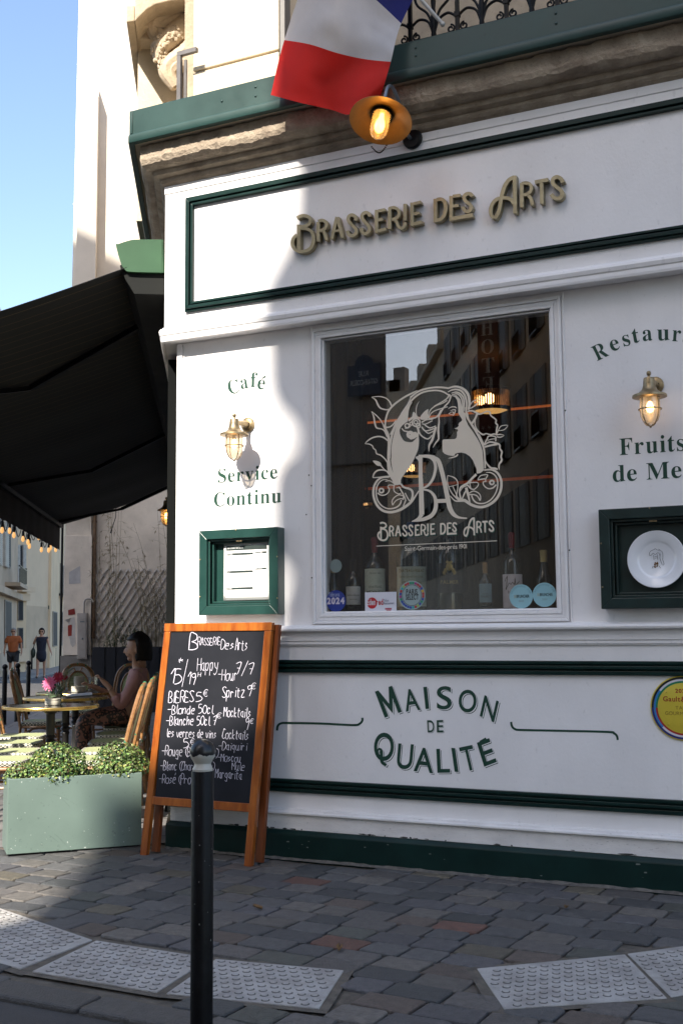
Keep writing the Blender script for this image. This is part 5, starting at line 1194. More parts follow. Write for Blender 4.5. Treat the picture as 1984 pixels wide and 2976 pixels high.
m = MB(); m.box(-40, 40, -16.98, -12.2, -.03, .09); o = m.build("bounce_pavement", pm("pale_pavement", (.34, .32, .29), .85, var=.12, scale=2), None); tag(o, kind="structure")  # unseen pale strip, added to bounce light onto the shaded front
# granite setts in front of the shop
MORT = pm("sand_joint", (.15, .13, .105), .95, var=.25, scale=14, bump=.8, bscale=120)
edge = [(-9, -4.6), (-1.5, -3.6), (.3, -2.98), (1.0, -2.80), (1.99, -2.82), (2.6, -2.95), (3.3, -2.9), (4.2, -2.4), (9, -1.2)]
m = MB(); m.add([(x, y, -.012) for x, y in edge] + [(9, .01, -.012), (0, .02, -.012), (-3.2, 5.2, -.012), (-9, 5.2, -.012)], [tuple(range(13))]); o = m.build("pavement_bed", MORT, None); tag(o, kind="structure")
SETT = pm("granite_sett", (1.0, 1.0, 1.0), .66, var=.20, scale=26, bump=.8, bscale=130, dirt=.22, tint=True, rvar=.15)
tact = []
GRIME = pm("street_grime", (.085, .08, .075), .9, var=.3, scale=30)
z3 = lambda x, y: GZ(x / 1.5806, 2400 + y / 1.5806)
z4g = lambda x, y: GZ(992 + x / 1.5806, 2400 + y / 1.5806)
tact.append([z3(-150, 330), z3(425, 528), z3(95, 660), z3(-330, 540)])
tact.append([z3(443, 531), z3(968, 611), z3(720, 768), z3(150, 672)])
tact.append([z3(992, 616), z3(1578, 668), z3(1465, 843), z3(765, 774)])
tact.append([z4g(622, 660), z4g(1300, 595), z4g(1492, 795), z4g(745, 845)])
tact.append([z4g(1312, 592), z4g(1800, 525), z4g(2030, 700), z4g(1512, 790)])
def inpoly(p, poly, mg=0.0):
    c = sum((Vector(q) for q in poly), Vector()) / len(poly); s_ = False; n_ = len(poly)
    q_ = [c + (Vector(q) - c) * (1 + mg) for q in poly]; j = n_ - 1
    for i in range(n_):
        if (q_[i].y > p[1]) != (q_[j].y > p[1]) and p[0] < (q_[j].x - q_[i].x) * (p[1] - q_[i].y) / (q_[j].y - q_[i].y) + q_[i].x: s_ = not s_
        j = i
    return s_
def edge_y(x):
    for (x0, y0), (x1, y1) in zip(edge, edge[1:]):
        if x0 <= x <= x1: return y0 + (y1 - y0) * (x - x0) / (x1 - x0)
    return -9
rnd = random.Random(21)
PAL = [(.105, .103, .102), (.125, .115, .108), (.082, .082, .083), (.145, .132, .118), (.120, .095, .080), (.155, .080, .060), (.098, .100, .086), (.135, .118, .088), (.108, .104, .108), (.070, .072, .072)]
PW_ = [5, 5, 4, 3.5, 2, .8, 2, 1.8, 4, 2]
m = MB()
LA, LB = .215, .168
r0 = -math.radians(3.5); ca, sa = math.cos(r0), math.sin(r0)
for i in range(-22, 36):
    xo = rnd.uniform(0, LA); j = 0; u = -4.4
    while u < 8.5:
        L_ = LA * rnd.uniform(.80, 1.18)
        cu, cv = u + L_ / 2, -i * LB - .10 + .010 * math.sin(u * 1.1 + i * .35) + .004 * math.sin(u * 3.1 + i)
        x = ca * cu - sa * cv; y = sa * cu + ca * cv + .12
        u += L_ + .011
        if x > 5.6: continue
        if y > -.06 and x > -.03: continue
        if y > 1.63 * -x - .1 and x <= -.03: continue       # stops at the side wall
        if y < edge_y(x) + .07: continue
        if x < -3.6 or y > 1.5 or (x < -1.6 and y > .2): continue
        if any(inpoly((x, y), q, .10) for q in tact): continue
        hw, hh = L_ / 2 - .001, LB / 2 - .0035
        col = rnd.choices(PAL, PW_)[0]; f_ = rnd.uniform(.85, 1.2); col = tuple(c * f_ for c in col)
        rc = rnd.uniform(.010, .026); out = []
        for qx, qy, a0 in ((hw, hh, 0), (-hw, hh, 90), (-hw, -hh, 180), (hw, -hh, 270)):
            for k in range(4):
                a = math.radians(a0 + 30 * k); sx = 1 if qx > 0 else -1; sy = 1 if qy > 0 else -1
                out.append((qx - sx * rc + rc * math.cos(a) + rnd.uniform(-.0035, .0035), qy - sy * rc + rc * math.sin(a) + rnd.uniform(-.0035, .0035)))
        tw = rnd.gauss(0, .02); hz = rnd.uniform(-.002, .0022); tx, ty = rnd.gauss(0, .010), rnd.gauss(0, .010)
        ct, st_ = math.cos(tw + r0), math.sin(tw + r0); vs = []
        for sc_, z in ((1.0, -.012), (1.0, -.0035), (.972, .0002), (.88, .0012)):
            for px, py in out:
                a, b = px * sc_, py * sc_
                vs.append((x + ct * a - st_ * b, y + st_ * a + ct * b, z + hz + tx * a + ty * b + (rnd.uniform(-.0012, .0012) if sc_ < 1 else 0)))
        n_ = len(out)
        fs = [(r_ * n_ + k, r_ * n_ + (k + 1) % n_, (r_ + 1) * n_ + (k + 1) % n_, (r_ + 1) * n_ + k) for r_ in range(3) for k in range(n_)] + [tuple(range(3 * n_, 4 * n_))]
        m.add(vs, fs, True, col)
o = m.build("sett_pavement", SETT, None, sharp=50); tag(o, kind="structure")
# kerb stones along the road edge
m = MB(); rnd = random.Random(5)
for (x0, y0), (x1, y1) in zip(edge[1:], edge[2:]):
    d = Vector((x1 - x0, y1 - y0, 0)); L_ = d.length; d.normalize(); nn = Vector((-d.y, d.x, 0)); k = max(1, round(L_ / .48)); 
    for i in range(k):
        a = Vector((x0, y0, 0)) + d * (L_ * i / k + .006); b = Vector((x0, y0, 0)) + d * (L_ * (i + 1) / k - .006)
        f_ = rnd.uniform(.75, 1.05); col = tuple(c * f_ for c in (.105, .098, .092))
        m.hexa([a - nn * .03 - UP * .1, b - nn * .03 - UP * .1, b + nn * .13 - UP * .1, a + nn * .13 - UP * .1], [a - nn * .03 - UP * .006, b - nn * .03 - UP * .006, b + nn * .13 + UP * .001, a + nn * .13 + UP * .001], col)
o = m.build("kerb_stone", SETT, None, .012); tag(o, kind="structure")
rnd = random.Random(61)
for k, (x, y, lb) in enumerate(((1.35, -1.25, "small dry brown leaf lying on the setts before the chalkboard"), (2.75, -.62, "small curled leaf lying near the dark plinth"), (2.05, -1.75, "tiny dry leaf beside the tactile slab behind the bollard"))):
    m = MB(); a0 = rnd.uniform(0, 6); L_ = rnd.uniform(.022, .034)
    m.grid(lambda u, v: Vector(((u - .5) * L_ * 2, (v - .5) * L_ * math.sin(PI * (.08 + .84 * u)), .004 + .012 * (v - .5) ** 2 * 4 + .006 * u * u)), 6, 4); o = m.build("dry_leaf", pm("dry_leaf_brown", (.20, .11, .04), .7, var=.2, scale=60), None); o.location = (x, y, .003); o.rotation_euler = (0, 0, a0)
    md = o.modifiers.new('s', 'SOLIDIFY'); md.thickness = .0008; tag(o, lb, "leaf")
# sandy dirt gathered along the foot of the wall
m = MB(); rnd = random.Random(15); xs_ = [-.02 + .04 * k for k in range(145)]
A_ = [(x, -.0565, .010 + rnd.uniform(0, .006)) for x in xs_]; B_ = [(x, -.072 - abs(NZ.noise(Vector((x * 4, 0, 7)))) * .05 - rnd.uniform(0, .008), .0015) for x in xs_]
m.add(A_ + B_, [(i, i + 1, 145 + i + 1, 145 + i) for i in range(144)], True); o = m.build("sand", pm("sandy_dirt", (.17, .155, .135), .95, var=.25, scale=25, bump=.8, bscale=150, dirt=.3), None); tag(o, kind="stuff")
# tactile slabs
TACT = pm("tactile_concrete", (.42, .405, .385), .85, var=.14, scale=7, bump=.6, bscale=110, dirt=.40, col2=(.25, .235, .22), lo=.3, hi=.6)
TL5 = ["bumpy pale tactile slab cut by the left edge of the frame", "bumpy pale tactile slab between the left edge slab and the near bollard", "long bumpy pale tactile slab behind the near bollard", "bumpy pale tactile slab with dark stains at the lower right", "bumpy pale tactile slab running out of the right edge"]
rnd = random.Random(9)
m = MB()
for i_, q in enumerate(tact):        # mortar the slabs are bedded in
    c = sum(q, Vector()) / 4; m.face([Vector((c.x + (p.x - c.x) * 1.13, c.y + (p.y - c.y) * 1.16, -.0012 + .0004 * i_)) for p in q])
o = m.build("mortar", MORT, None); tag(o, kind="structure")
for q, lb in zip(tact, TL5):
    c = sum(q, Vector()) / 4
    m = MB(); Q = [p - c for p in q]; 
    m.hexa([p - UP * .03 for p in Q], [p + UP * .004 for p in Q])
    o = m.build("tactile_slab", TACT, None, .002); o.location = c + UP * .0005; tag(o, lb, "paving slab", "tactile paving slabs at the crossing")
    m = MB(); mg_ = MB(); e = (q[1] - q[0]); e.normalize(); f_ = Vector((-e.y, e.x, 0)); dd = .053
    for i in range(-20, 21):
        for j in range(-15, 16):
            p = c + e * (i * dd) + f_ * (j * dd) + (e * dd / 2 + f_ * 0 if j % 2 else Vector())
            if inpoly((p.x, p.y), q, -.07):
                h = .0055 * rnd.uniform(.7, 1.1)
                m.lathe([(.0128, .0), (.012, h * .7), (.0085, h), (0, h * 1.02)], 14, p - c + UP * .004, None, False); mg_.lathe([(.0170, .0004), (.0124, .0014)], 14, p - c + UP * .004, None, False)
    m.build("stud", TACT, o, sharp=180); mg_.build("grime_ring", GRIME, o)

# ================================================================ buildings opposite (they shade the front and stand in the window's reflection)
OPPW = pm("opposite_stone", (.68, .56, .42), .9, var=.12, scale=.8, bump=.3, bscale=8)
OPPD = pm("opposite_dark_stone", (.30, .26, .22), .9, var=.12, scale=.8)
WINM = pm("dark_window_pane", (.03, .028, .025), .6); SHUT = pm("grey_shutter", (.27, .245, .21), .8, var=.1)
ROOF = pm("zinc_roof", (.22, .24, .27), .5, .3)
A0_ = MIR(1122, 1050, -11)
bA = thing("corner_house", "tall dark corner house across the street carrying the blue street plate", "building")
m = MB()
e1 = MIR(1122, 1050, -34)
P = [(A0_.x, -11, 0), (A0_.x - 9, -11, 0), (A0_.x - 15, -34, 0), (e1.x - .3, -34, 0)]
m.prism(P, (0, 0, 27.2)); m.build("wall", OPPD, bA)
m = MB()
for z in (4.2, 8.5, 12.5, 16.5): m.box(A0_.x - 8.9, A0_.x - .01, -10.999, -10.92, z, z + .18)
build_each(m, "string_course", OPPD, bA)
for z in (5, 9, 13, 17):
    for x in (-3.5, -6.5):
        m = MB(); ringbox(m, A0_.x + x, A0_.x + x + 1.2, z, z + 2.2, .12, -10.999, -10.94); f_ = m.build("window", SHUT, bA)
        m = MB(); m.box(A0_.x + x + .12, A0_.x + x + 1.08, -10.99, -10.97, z + .12, z + 2.08); m.build("pane", WINM, f_)
# street plate
t = thing("street_plate", "dark blue enamel street name plate on the opposite corner house", "street sign", (0, 0, 0))
pa, pb = MIR(1013, 1067, -10.9), MIR(1108, 1145, -10.9); pm_ = (pa + pb) / 2; sw = abs(pb.x - pa.x); sh = abs(pb.z - pa.z)
m = MB(); m.box(pm_.x - sw / 2, pm_.x + sw / 2, -10.9, -10.86, pm_.z - sh / 2, pm_.z + sh / 2); m.lathe([(sw * .28, 0), (sw * .28, .03), (0, .03)], 24, (pm_.x, -10.895, pm_.z + sh / 2), (0, 1, 0)); m.build("plate", pm("blue_enamel", (.012, .02, .05), .3), t)
m = MB()
for body, z, h, wd in (("RUE", .12, .16, .3), ("GIT-LE-COEUR", -.16, .16, .85)):
    sc = sw * wd / width(body, .02, .08)
    m.text(body, lambda x, y: Vector((pm_.x + sw * wd / 2 - x * sc, -10.85, pm_.z + sh * z + y * sh * h / .69)), .02, .08)
m.build("lettering", pm("enamel_white", (.55, .55, .55), .4), t)
# tall block; unseen corner profile added and shaped to cast the wavy shadow
PX, PY = .95, -17.0
bB = thing("opposite_block", "tall stone block opposite the shop, with an added corner profile that shapes the shadow", "building")
m = MB(); m.box(PX + .02, 15, -25, PY - .02, 0, 21.4); m.build("wall", OPPW, bB)
kz = math.tan(SUN_EL) * -PY
SH = [(6.6, 1.42), (5.5, 1.36), (4.62, 1.30), (4.50, 1.04), (4.35, .97), (4.06, .96), (3.85, .93), (3.70, .83), (3.55, .74), (3.39, .70), (3.22, .74), (3.10, .84), (2.97, .93), (2.83, .99), (2.71, 1.0), (2.60, .93), (2.50, .80), (2.38, .74), (2.24, .74), (2.12, .84), (2.02, .97), (1.92, 1.02), (1.80, .95), (1.66, .82), (1.5, .78), (1.09, .78), (.71, .78), (.52, .45), (.36, -.06), (.22, -.30), (.10, -.40), (-.04, -.36), (-.16, -.20), (-.28, -.14), (-.5, .0), (-.8, .2), (-1.44, .46), (-1.76, .40), (-1.86, .15), (-1.94, -.7), (-2.05, -1.0), (-3, -1.1), (-5, -1.1)]
m = MB(); P = [Vector((x, PY, z + kz)) for z, x in SH]; P = [Vector(q) for q in cat([tuple(p) for p in P], 3)]
P += [Vector((PX + .5, PY, P[-1].z)), Vector((PX + .5, PY, P[0].z))]
m.prism(P, (0, -.45, 0)); m.build("shadow_profile", OPPW, bB)
m = MB()
for z in (4, 8, 12): m.box(1.5, 14.9, PY - .018, PY + .1, z, z + .2)
build_each(m, "string_course", OPPW, bB)
for z in (5, 9, 13):
    for i in range(4):
        x = 2 + i * 3.2
        m = MB(); ringbox(m, x, x + 1.2, z, z + 2.4, .12, PY - .018, PY + .05); f_ = m.build("window", SHUT, bB)
        m = MB(); m.box(x + .12, x + 1.08, PY - .015, PY + .02, z + .12, z + 2.28); m.build("pane", WINM, f_)
# the row along the street behind
slope = .55; bR0 = Vector((.9, -17.6, 0)); dR = Vector((-slope, -1, 0)).normalized(); nR = Vector((-dR.y, dR.x, 0))
if nR.x > 0: nR = -nR
rl = [("low_house", "low pale house next to the opposite block in the street behind", 7.5, 11.6, 0), ("hotel_building", "pale hotel with grey shutters and balconies in the street behind", 30, 18.5, 7.5), ("end_house", "pale house with dormers at the far end of the street behind", 24, 16.5, 37.5)]
def RP(a, z, d=0.0): return bR0 + dR * a + nR * d + UP * z
for nm, lb, L_, H_r, a0 in rl:
    b_r = thing(nm, lb, "building")
    m = MB(); m.hexa([RP(a0 + .02, 0), RP(a0 + L_, 0), RP(a0 + L_, 0, -9), RP(a0 + .02, 0, -9)], [RP(a0 + .02, H_r), RP(a0 + L_, H_r), RP(a0 + L_, H_r, -9), RP(a0 + .02, H_r, -9)]); m.build("wall", OPPW, b_r)
    m = MB(); m.hexa([RP(a0, H_r, .35), RP(a0 + L_, H_r, .35), RP(a0 + L_, H_r, -9), RP(a0, H_r, -9)], [RP(a0, H_r + .3, .35), RP(a0 + L_, H_r + .3, .35), RP(a0 + L_, H_r + .3, -9), RP(a0, H_r + .3, -9)]); m.build("cornice", OPPW, b_r)
    m = MB()
    m.hexa([RP(a0 + .2, H_r + .3, .1), RP(a0 + L_ - .2, H_r + .3, .1), RP(a0 + L_ - .2, H_r + .3, -8), RP(a0 + .2, H_r + .3, -8)], [RP(a0 + .2, H_r + 1.6, -1.2), RP(a0 + L_ - .2, H_r + 1.6, -1.2), RP(a0 + L_ - .2, H_r + 1.6, -7), RP(a0 + .2, H_r + 1.6, -7)])
    m.build("roof", ROOF, b_r)
    if nm == "low_house": continue
    k = int(L_ / 3.0)
    for i in range(k):
        for z in (4.4, 7.9, 11.4, 14.6):
            a = a0 + 1.0 + i * 3.0; wv = b_r
            if z + 2 > H_r: continue
            m = MB(); m.hexa([RP(a, z, .002), RP(a + 1.1, z, .002), RP(a + 1.1, z, .03), RP(a, z, .03)], [RP(a, z + 2.2, .002), RP(a + 1.1, z + 2.2, .002), RP(a + 1.1, z + 2.2, .03), RP(a, z + 2.2, .03)]); f_ = m.build("window", WINM, wv)
            m = MB()
            for s0 in (-.62, 1.14): m.hexa([RP(a + s0, z, .003), RP(a + s0 + .55, z, .003), RP(a + s0 + .55, z, .05), RP(a + s0, z, .05)], [RP(a + s0, z + 2.2, .003), RP(a + s0 + .55, z + 2.2, .003), RP(a + s0 + .55, z + 2.2, .05), RP(a + s0, z + 2.2, .05)])
            build_each(m, "shutter", SHUT, f_)
            if z > 7:
                m = MB()
                for q in range(9): m.bar(RP(a + 1.1 * q / 8, z, .16), RP(a + 1.1 * q / 8, z + .75, .16), .025, .025)
                m.bar(RP(a - .02, z + .75, .16), RP(a + 1.12, z + .75, .16), .05, .04); m.bar(RP(a - .02, z, .1), RP(a + 1.12, z, .1), .16, .06)
                m.build("balcony_rail", IRON, f_)
    m = MB()
    for i in range(int(L_ / 5)):
        a = a0 + 2 + i * 5
        m.hexa([RP(a, H_r + .3, -.1), RP(a + 1.2, H_r + .3, -.1), RP(a + 1.2, H_r + .3, -2), RP(a, H_r + .3, -2)], [RP(a, H_r + 2.0, -.1), RP(a + 1.2, H_r + 2.0, -.1), RP(a + 1.2, H_r + 2.0, -2), RP(a, H_r + 2.0, -2)])
        m.hexa([RP(a + 3, H_r + 1, -3), RP(a + 3.6, H_r + 1, -3), RP(a + 3.6, H_r + 1, -4), RP(a + 3, H_r + 1, -4)], [RP(a + 3, H_r + 3.4, -3), RP(a + 3.6, H_r + 3.4, -3), RP(a + 3.6, H_r + 3.4, -4), RP(a + 3, H_r + 3.4, -4)])
    build_each(m, "dormer", OPPW, b_r)
# far end house closing the street, with chimney pots
p0, p1 = MIR(1110, 1142, -80), MIR(1190, 1142, -80)
t = thing("far_house", "distant house with chimney pots closing the street behind", "building")
m = MB(); m.box(p0.x - 6, p1.x + 2, -88, -80, 0, p0.z); m.build("wall", OPPW, t)
m = MB()
for q in (1138, 1146, 1159): c = MIR(q, 1118, -82); m.box(c.x - .5, c.x + .5, -83, -82, p0.z, c.z + (1.5 if q == 1159 else .4))
build_each(m, "chimney", OPPD, t)
# hotel sign
hs = None
r_ = ray(1416, 1000); p_ = WY(1416, 1000, .03); dv = Vector((r_.x, -r_.y, r_.z))
den = dv.x * nR.x + dv.y * nR.y; kk = ((bR0 - p_).x * nR.x + (bR0 - p_).y * nR.y + .65) / den; hp = p_ + dv * kk
ht = MIR(1416, 925, hp.y); hb = MIR(1416, 1150, hp.y); hw_ = abs(MIR(1387, 1000, hp.y).x - MIR(1446, 1000, hp.y).x)
t = thing("hotel_sign", "tall dark red projecting hotel sign with white letters on the opposite row", "sign", (0, 0, 0))
m = MB(); m.box(hp.x - hw_ / 2, hp.x + hw_ / 2, hp.y - .12, hp.y, hb.z - 1.7, ht.z + .2); m.build("board", pm("sign_oxblood", (.10, .022, .018), .5), t)
m = MB(); hh = (ht.z - hb.z) / 4.1
for i, ch in enumerate("HOTEL"):
    vs, fs, bb = glyph(serif(ch), 0); sc = hw_ * .62 / (bb[1] - bb[0]); sv = hh * .78 / (bb[3] - bb[2])
    m.add([(hp.x + hw_ * .31 - (v[0] - bb[0]) * sc, hp.y + .012, ht.z - hh * (i + .9) + (v[1] - bb[2]) * sv) for v in vs], fs)
for i in range(3):
    cx0 = hp.x + (i - 1) * hw_ * .3
    m.face([(cx0 + (.11 if k % 2 else .045) * hw_ * 1.0 * math.sin(k * PI / 5 + PI / 5 * 0), hp.y + .012, hb.z - 1.25 + (.11 if k % 2 == 0 and False else (.11 if k % 2 else .045)) * hw_ * math.cos(k * PI / 5)) for k in range(10)])
m.build("lettering", pm("sign_white", (.55, .53, .5), .5), t)
# ================================================================ neighbouring gable and far houses
TG = 13.6
gz = lambda px, py: PLN(px, py, TO(TG, 0), S)
Z7a = lambda x, y: (x / 3.136, 1400 + y / 3.136)
def goff(p): return (p - TO(TG, 0)).dot(N)
GB = goff(gz(190, 1500)); GT = goff(gz(222, 0))
t = thing("gable_house", "tall windowless pale gable wall beyond the awning, sunlit at the top", "building")
m = MB()
def tz(t_, f_, z): return TO(t_, f_, z)
m.hexa([tz(TG, 0.0, 0), tz(TG, GB, 0), tz(TG + 9, GB, 0), tz(TG + 9, 0, 0)], [tz(TG, 0, 18), tz(TG, GT - .08, 18), tz(TG + 9, GT - .08, 18), tz(TG + 9, 0, 18)])
m.build("gable_wall", GABLE, t)
m = MB()                             # stepped flue pilaster on the gable
fa = goff(gz(455 / 1.5806, 600 / 1.5806)); fb = goff(gz(468 / 1.5806, 600 / 1.5806)); ztop = gz(285, 300).z
m.hexa([tz(TG - .24, fa, 3.6), tz(TG - .24, GB - .06, 3.6), tz(TG - .002, GB - .06, 3.6), tz(TG - .002, fa, 3.6)], [tz(TG - .24, fa, ztop), tz(TG - .24, GT - .16, ztop), tz(TG - .002, GT - .16, ztop), tz(TG - .002, fa, ztop + .25)])
m.build("flue_pilaster", GABLE, t)
pb0 = goff(gz(*Z7a(842, 1000))); zs = gz(*Z7a(700, 495)).z; zl = gz(*Z7a(700, 1585)).z
m = MB()
m.hexa([tz(TG - .14, pb0, zl + .01), tz(TG - .14, GB - .01, zl + .01), tz(TG - .001, GB - .01, zl + .01), tz(TG - .001, pb0, zl + .01)], [tz(TG - .14, pb0, zs), tz(TG - .14, GB - .01, zs), tz(TG - .001, GB - .01, zs), tz(TG - .001, pb0, zs)])
m.hexa([tz(TG - .10, pb0 + .02, zs + .001), tz(TG - .10, GB - .02, zs + .001), tz(TG - .001, GB - .02, zs + .001), tz(TG - .001, pb0 + .02, zs + .001)], [tz(TG - .10, pb0 + .02, 4.4), tz(TG - .10, GB - .02, 4.4), tz(TG - .001, GB - .02, 4.4), tz(TG - .001, pb0 + .02, 4.4)])
m.build("corner_buttress", PLASTER, t, .006)
m = MB(); m.hexa([tz(TG - .17, pb0 - .02, 0), tz(TG - .17, GB + .02, 0), tz(TG - .001, GB + .02, 0), tz(TG - .001, pb0 - .02, 0)], [tz(TG - .17, pb0 - .02, zl), tz(TG - .17, GB + .02, zl), tz(TG - .001, GB + .02, zl), tz(TG - .001, pb0 - .02, zl)])
m.build("stone_base", pm("grey_base", (.24, .225, .21), .9, var=.15, scale=4, bump=.4), t)
m = MB(); m.hexa([tz(TG - .012, .3, 0), tz(TG - .012, pb0 - .03, 0), tz(TG - .001, pb0 - .03, 0), tz(TG - .001, .3, 0)], [tz(TG - .012, .3, 4.6), tz(TG - .012, pb0 - .03, 4.6), tz(TG - .001, pb0 - .03, 4.6), tz(TG - .001, .3, 4.6)])
m.build("stained_plaster", PLASTER, t)
m = MB(); c = GB + .03
m.tube([tz(TG - .1, c, 0), tz(TG - .1, c, 3.9)], .022, 10); m.build("corner_pipe", IRON, t)
m = MB(); 
for py in (570, 1130): 
    q = gz(215 - (0 if py == 570 else 8), py / 1.0 * .26)
for (x, y0, y1) in ((340, 235, 330), (320, 890, 925)):
    q0 = gz(x / 1.5806, y0 / 1.5806); q1_ = gz(x / 1.5806, y1 / 1.5806); f0 = goff(q0) - .16
    m.hexa([tz(TG + .5, f0, q1_.z), tz(TG + .5, f0 + .14, q1_.z + (q0.z - q1_.z) * .8), tz(TG + 1.3, f0 + .14, q1_.z + (q0.z - q1_.z) * .8), tz(TG + 1.3, f0, q1_.z)], [tz(TG + .5, f0, q0.z), tz(TG + .5, f0 + .16, q0.z), tz(TG + 1.3, f0 + .16, q0.z), tz(TG + 1.3, f0, q0.z)])
build_each(m, "wall_cap", GABLE, t)
# brown downpipe, meter box, posters, lamp
def gp(x, y, d=0.0): p = gz(*Z7a(x, y)); return p - S * d
t = thing("drain_pipe", "rusty brown drain pipe in the inner corner of the plastered wall", "drain pipe")
m = MB(); a = gp(856, 1400, .08); m.tube([Vector((a.x, a.y, 1.3)), Vector((a.x, a.y, 3.9))], .035, 10)
for z in (1.6, 2.6, 3.4): m.lathe([(.042, z), (.042, z + .04)], 12, (a.x, a.y, 0))
m.build("pipe", pm("rusty_brown", (.17, .10, .055), .7, var=.25, scale=20), t)
t = thing("meter_cabinet", "tall narrow grey metal meter cabinet fixed on the wall corner", "cabinet")
m = MB(); P = [gp(722, 1615, .141), gp(810, 1615, .141), gp(810, 1200, .141), gp(722, 1200, .141)]
m.hexa(P, [p - S * .12 for p in P]); m.build("box", pm("cabinet_grey", (.33, .30, .28), .6, var=.1, dirt=.2), t, .006)
m = MB(); P = [gp(732, 1603, .262), gp(800, 1603, .262), gp(800, 1212, .262), gp(732, 1212, .262)]; m.hexa(P, [p - S * .006 for p in P]); m.build("door", pm("cabinet_door", (.36, .33, .31), .55, var=.1, dirt=.2), t, .003)
m = MB(); m.ball(gp(768, 1430, .272), .016, 10, 6); P = [gp(748, 1282, .27), gp(788, 1282, .27), gp(788, 1272, .27), gp(748, 1272, .27)]; m.hexa(P, [p - S * .003 for p in P]); m.build("lock", ZINC, t)
m = MB(); m.tube([gp(x, y, .18) for x, y in cat([(778, 1200), (778, 1120), (790, 1080), (820, 1068), (850, 1078), (862, 1100)], 4)], .016, 8); m.build("conduit", pm("conduit_grey", (.36, .33, .30), .5), t)
t = thing("torn_poster", "torn white and red posters peeling off the wall corner", "poster")
for nm, pts, col in (("white_paper", [(632, 1250), (690, 1235), (700, 1480), (672, 1508), (655, 1480), (640, 1400)], (.55, .52, .50)), ("red_print", [(632, 1172), (690, 1155), (697, 1210), (634, 1218)], (.24, .02, .015)), ("red_print", [(630, 1310), (668, 1300), (664, 1405), (632, 1408)], (.26, .03, .02)), ("peeling_flap", [(606, 1262), (660, 1240), (668, 1312), (640, 1290)], (.60, .57, .54)), ("white_paper", [(640, 830), (740, 770), (745, 930), (640, 935)], (.42, .41, .42))):
    m = MB(); d = .1415 if "white" in nm else .144; m.prism([gp(x, y, d + (.05 if nm == "peeling_flap" and x < 630 else 0)) for x, y in pts], -S * .002); m.build(nm, pm(nm, col, .8), t)
# trellis
t = thing("wall_trellis", "grey wooden diamond trellis fixed to the plastered wall", "trellis")
m = MB(); u0, u1 = goff(gp(1560, 800)), goff(gp(870, 800)); z1, z0 = gp(1000, 805).z, gp(1000, 1440).z; st_ = .128; hgt = z1 - z0; run = hgt * .62
rnd = random.Random(4); k = -8
while k < 26:
    for sg in (1, -1):
        a = u0 + k * st_; P = []
        b = a + sg * run; lo, hi = 0.0, 1.0
        for bound in (u0, u1):
            if a != b:
                tt = (bound - a) / (b - a)
                if (sg == 1) == (bound == u0): lo = max(lo, tt)
                else: hi = min(hi, tt)
        if hi - lo > .08:
            d = .03 if sg == 1 else .041
            p = tz(TG - d, a + (b - a) * lo, z1 - hgt * lo + (.02 if lo == 0 else 0)); q = tz(TG - d, a + (b - a) * hi, z1 - hgt * hi); m.bar(p, q, .010, .028, S)
    k += 1
m.build("lattice", pm("weathered_lath", (.66, .64, .64), .8, var=.12, scale=15), t)
# bamboos in front of the trellis
STEM = pm("dry_cane", (.20, .16, .085), .7); BLEAF = pm("dry_bamboo_leaf", (.36, .30, .19), .7, var=.25, scale=9); GLEAF = pm("bamboo_leaf", (.05, .075, .025), .6, var=.3, scale=9)
def leaf(m, p, d, L_, w_, col=None):
    d = Vector(d).normalized(); s_ = d.cross(UP); 
    if s_.length < .05: s_ = Vector((1, 0, 0))
    s_.normalize(); s_ *= w_; n_ = d.cross(s_).normalized() * w_ * .5
    m.add([p, p + d * L_ * .45 + s_ + n_, p + d * L_, p + d * L_ * .45 - s_ + n_], [(0, 1, 2), (0, 2, 3)], False, col)
rnd = random.Random(31)
for lb, f0, f1, ns, hgt, mat_, nl, nm in (("leaning dry bamboo with bare canes over the right half of the trellis", .45, 1.05, 18, (1.6, 3.4), BLEAF, 9, "bamboo"), ("green bamboo clump in front of the middle of the trellis", 1.0, 1.55, 12, (.9, 1.5), GLEAF, 22, "bamboo"), ("dry bamboo drooping over the wall corner and meter cabinet", 1.55, 2.1, 7, (2.6, 3.7), BLEAF, 14, "bamboo")):
    t = thing(nm, lb, "plant", group="bamboos along the plastered wall")
    ms, ml = MB(), MB()
    for k in range(ns):
        f_ = rnd.uniform(f0, f1); h = rnd.uniform(*hgt); lean = rnd.uniform(-.15, .75 if f0 < 1.5 else .2) * (1 if f0 < 1.0 or f0 > 1.5 else .4)
        base = tz(TG - rnd.uniform(.25, .5), f_ - (.3 if f0 > 1.5 else 0), .55)
        P = [base + UP * h * s_ + N * lean * s_ * s_ - S * .2 * s_ * s_ * rnd.random() - UP * .25 * s_ ** 3 for s_ in [i / 8 for i in range(9)]]
        ms.tube(P, [.007 * (1 - .7 * i / 8) for i in range(9)], 5)
        for q in range(nl):
            s_ = rnd.uniform(.35, 1.0); i = min(7, int(s_ * 8)); c = P[i].lerp(P[i + 1], s_ * 8 - i)
            d = Vector((rnd.gauss(0, 1), rnd.gauss(0, 1), rnd.gauss(-.5, .6))).normalized(); tw = c + d * rnd.uniform(.05, .2)
            ms.tube([c, tw], .0018, 3)
            for r_ in range(4): leaf(ml, tw, d + Vector((rnd.gauss(0, .8), rnd.gauss(0, .8), rnd.gauss(-.4, .5))), rnd.uniform(.06, .12), rnd.uniform(.005, .009))
    ms.build("stem", STEM, t); ml.build("foliage", mat_, t)
t = thing("dark_planter_box", "long dark blue planter trough at the foot of the trellis wall", "planter")
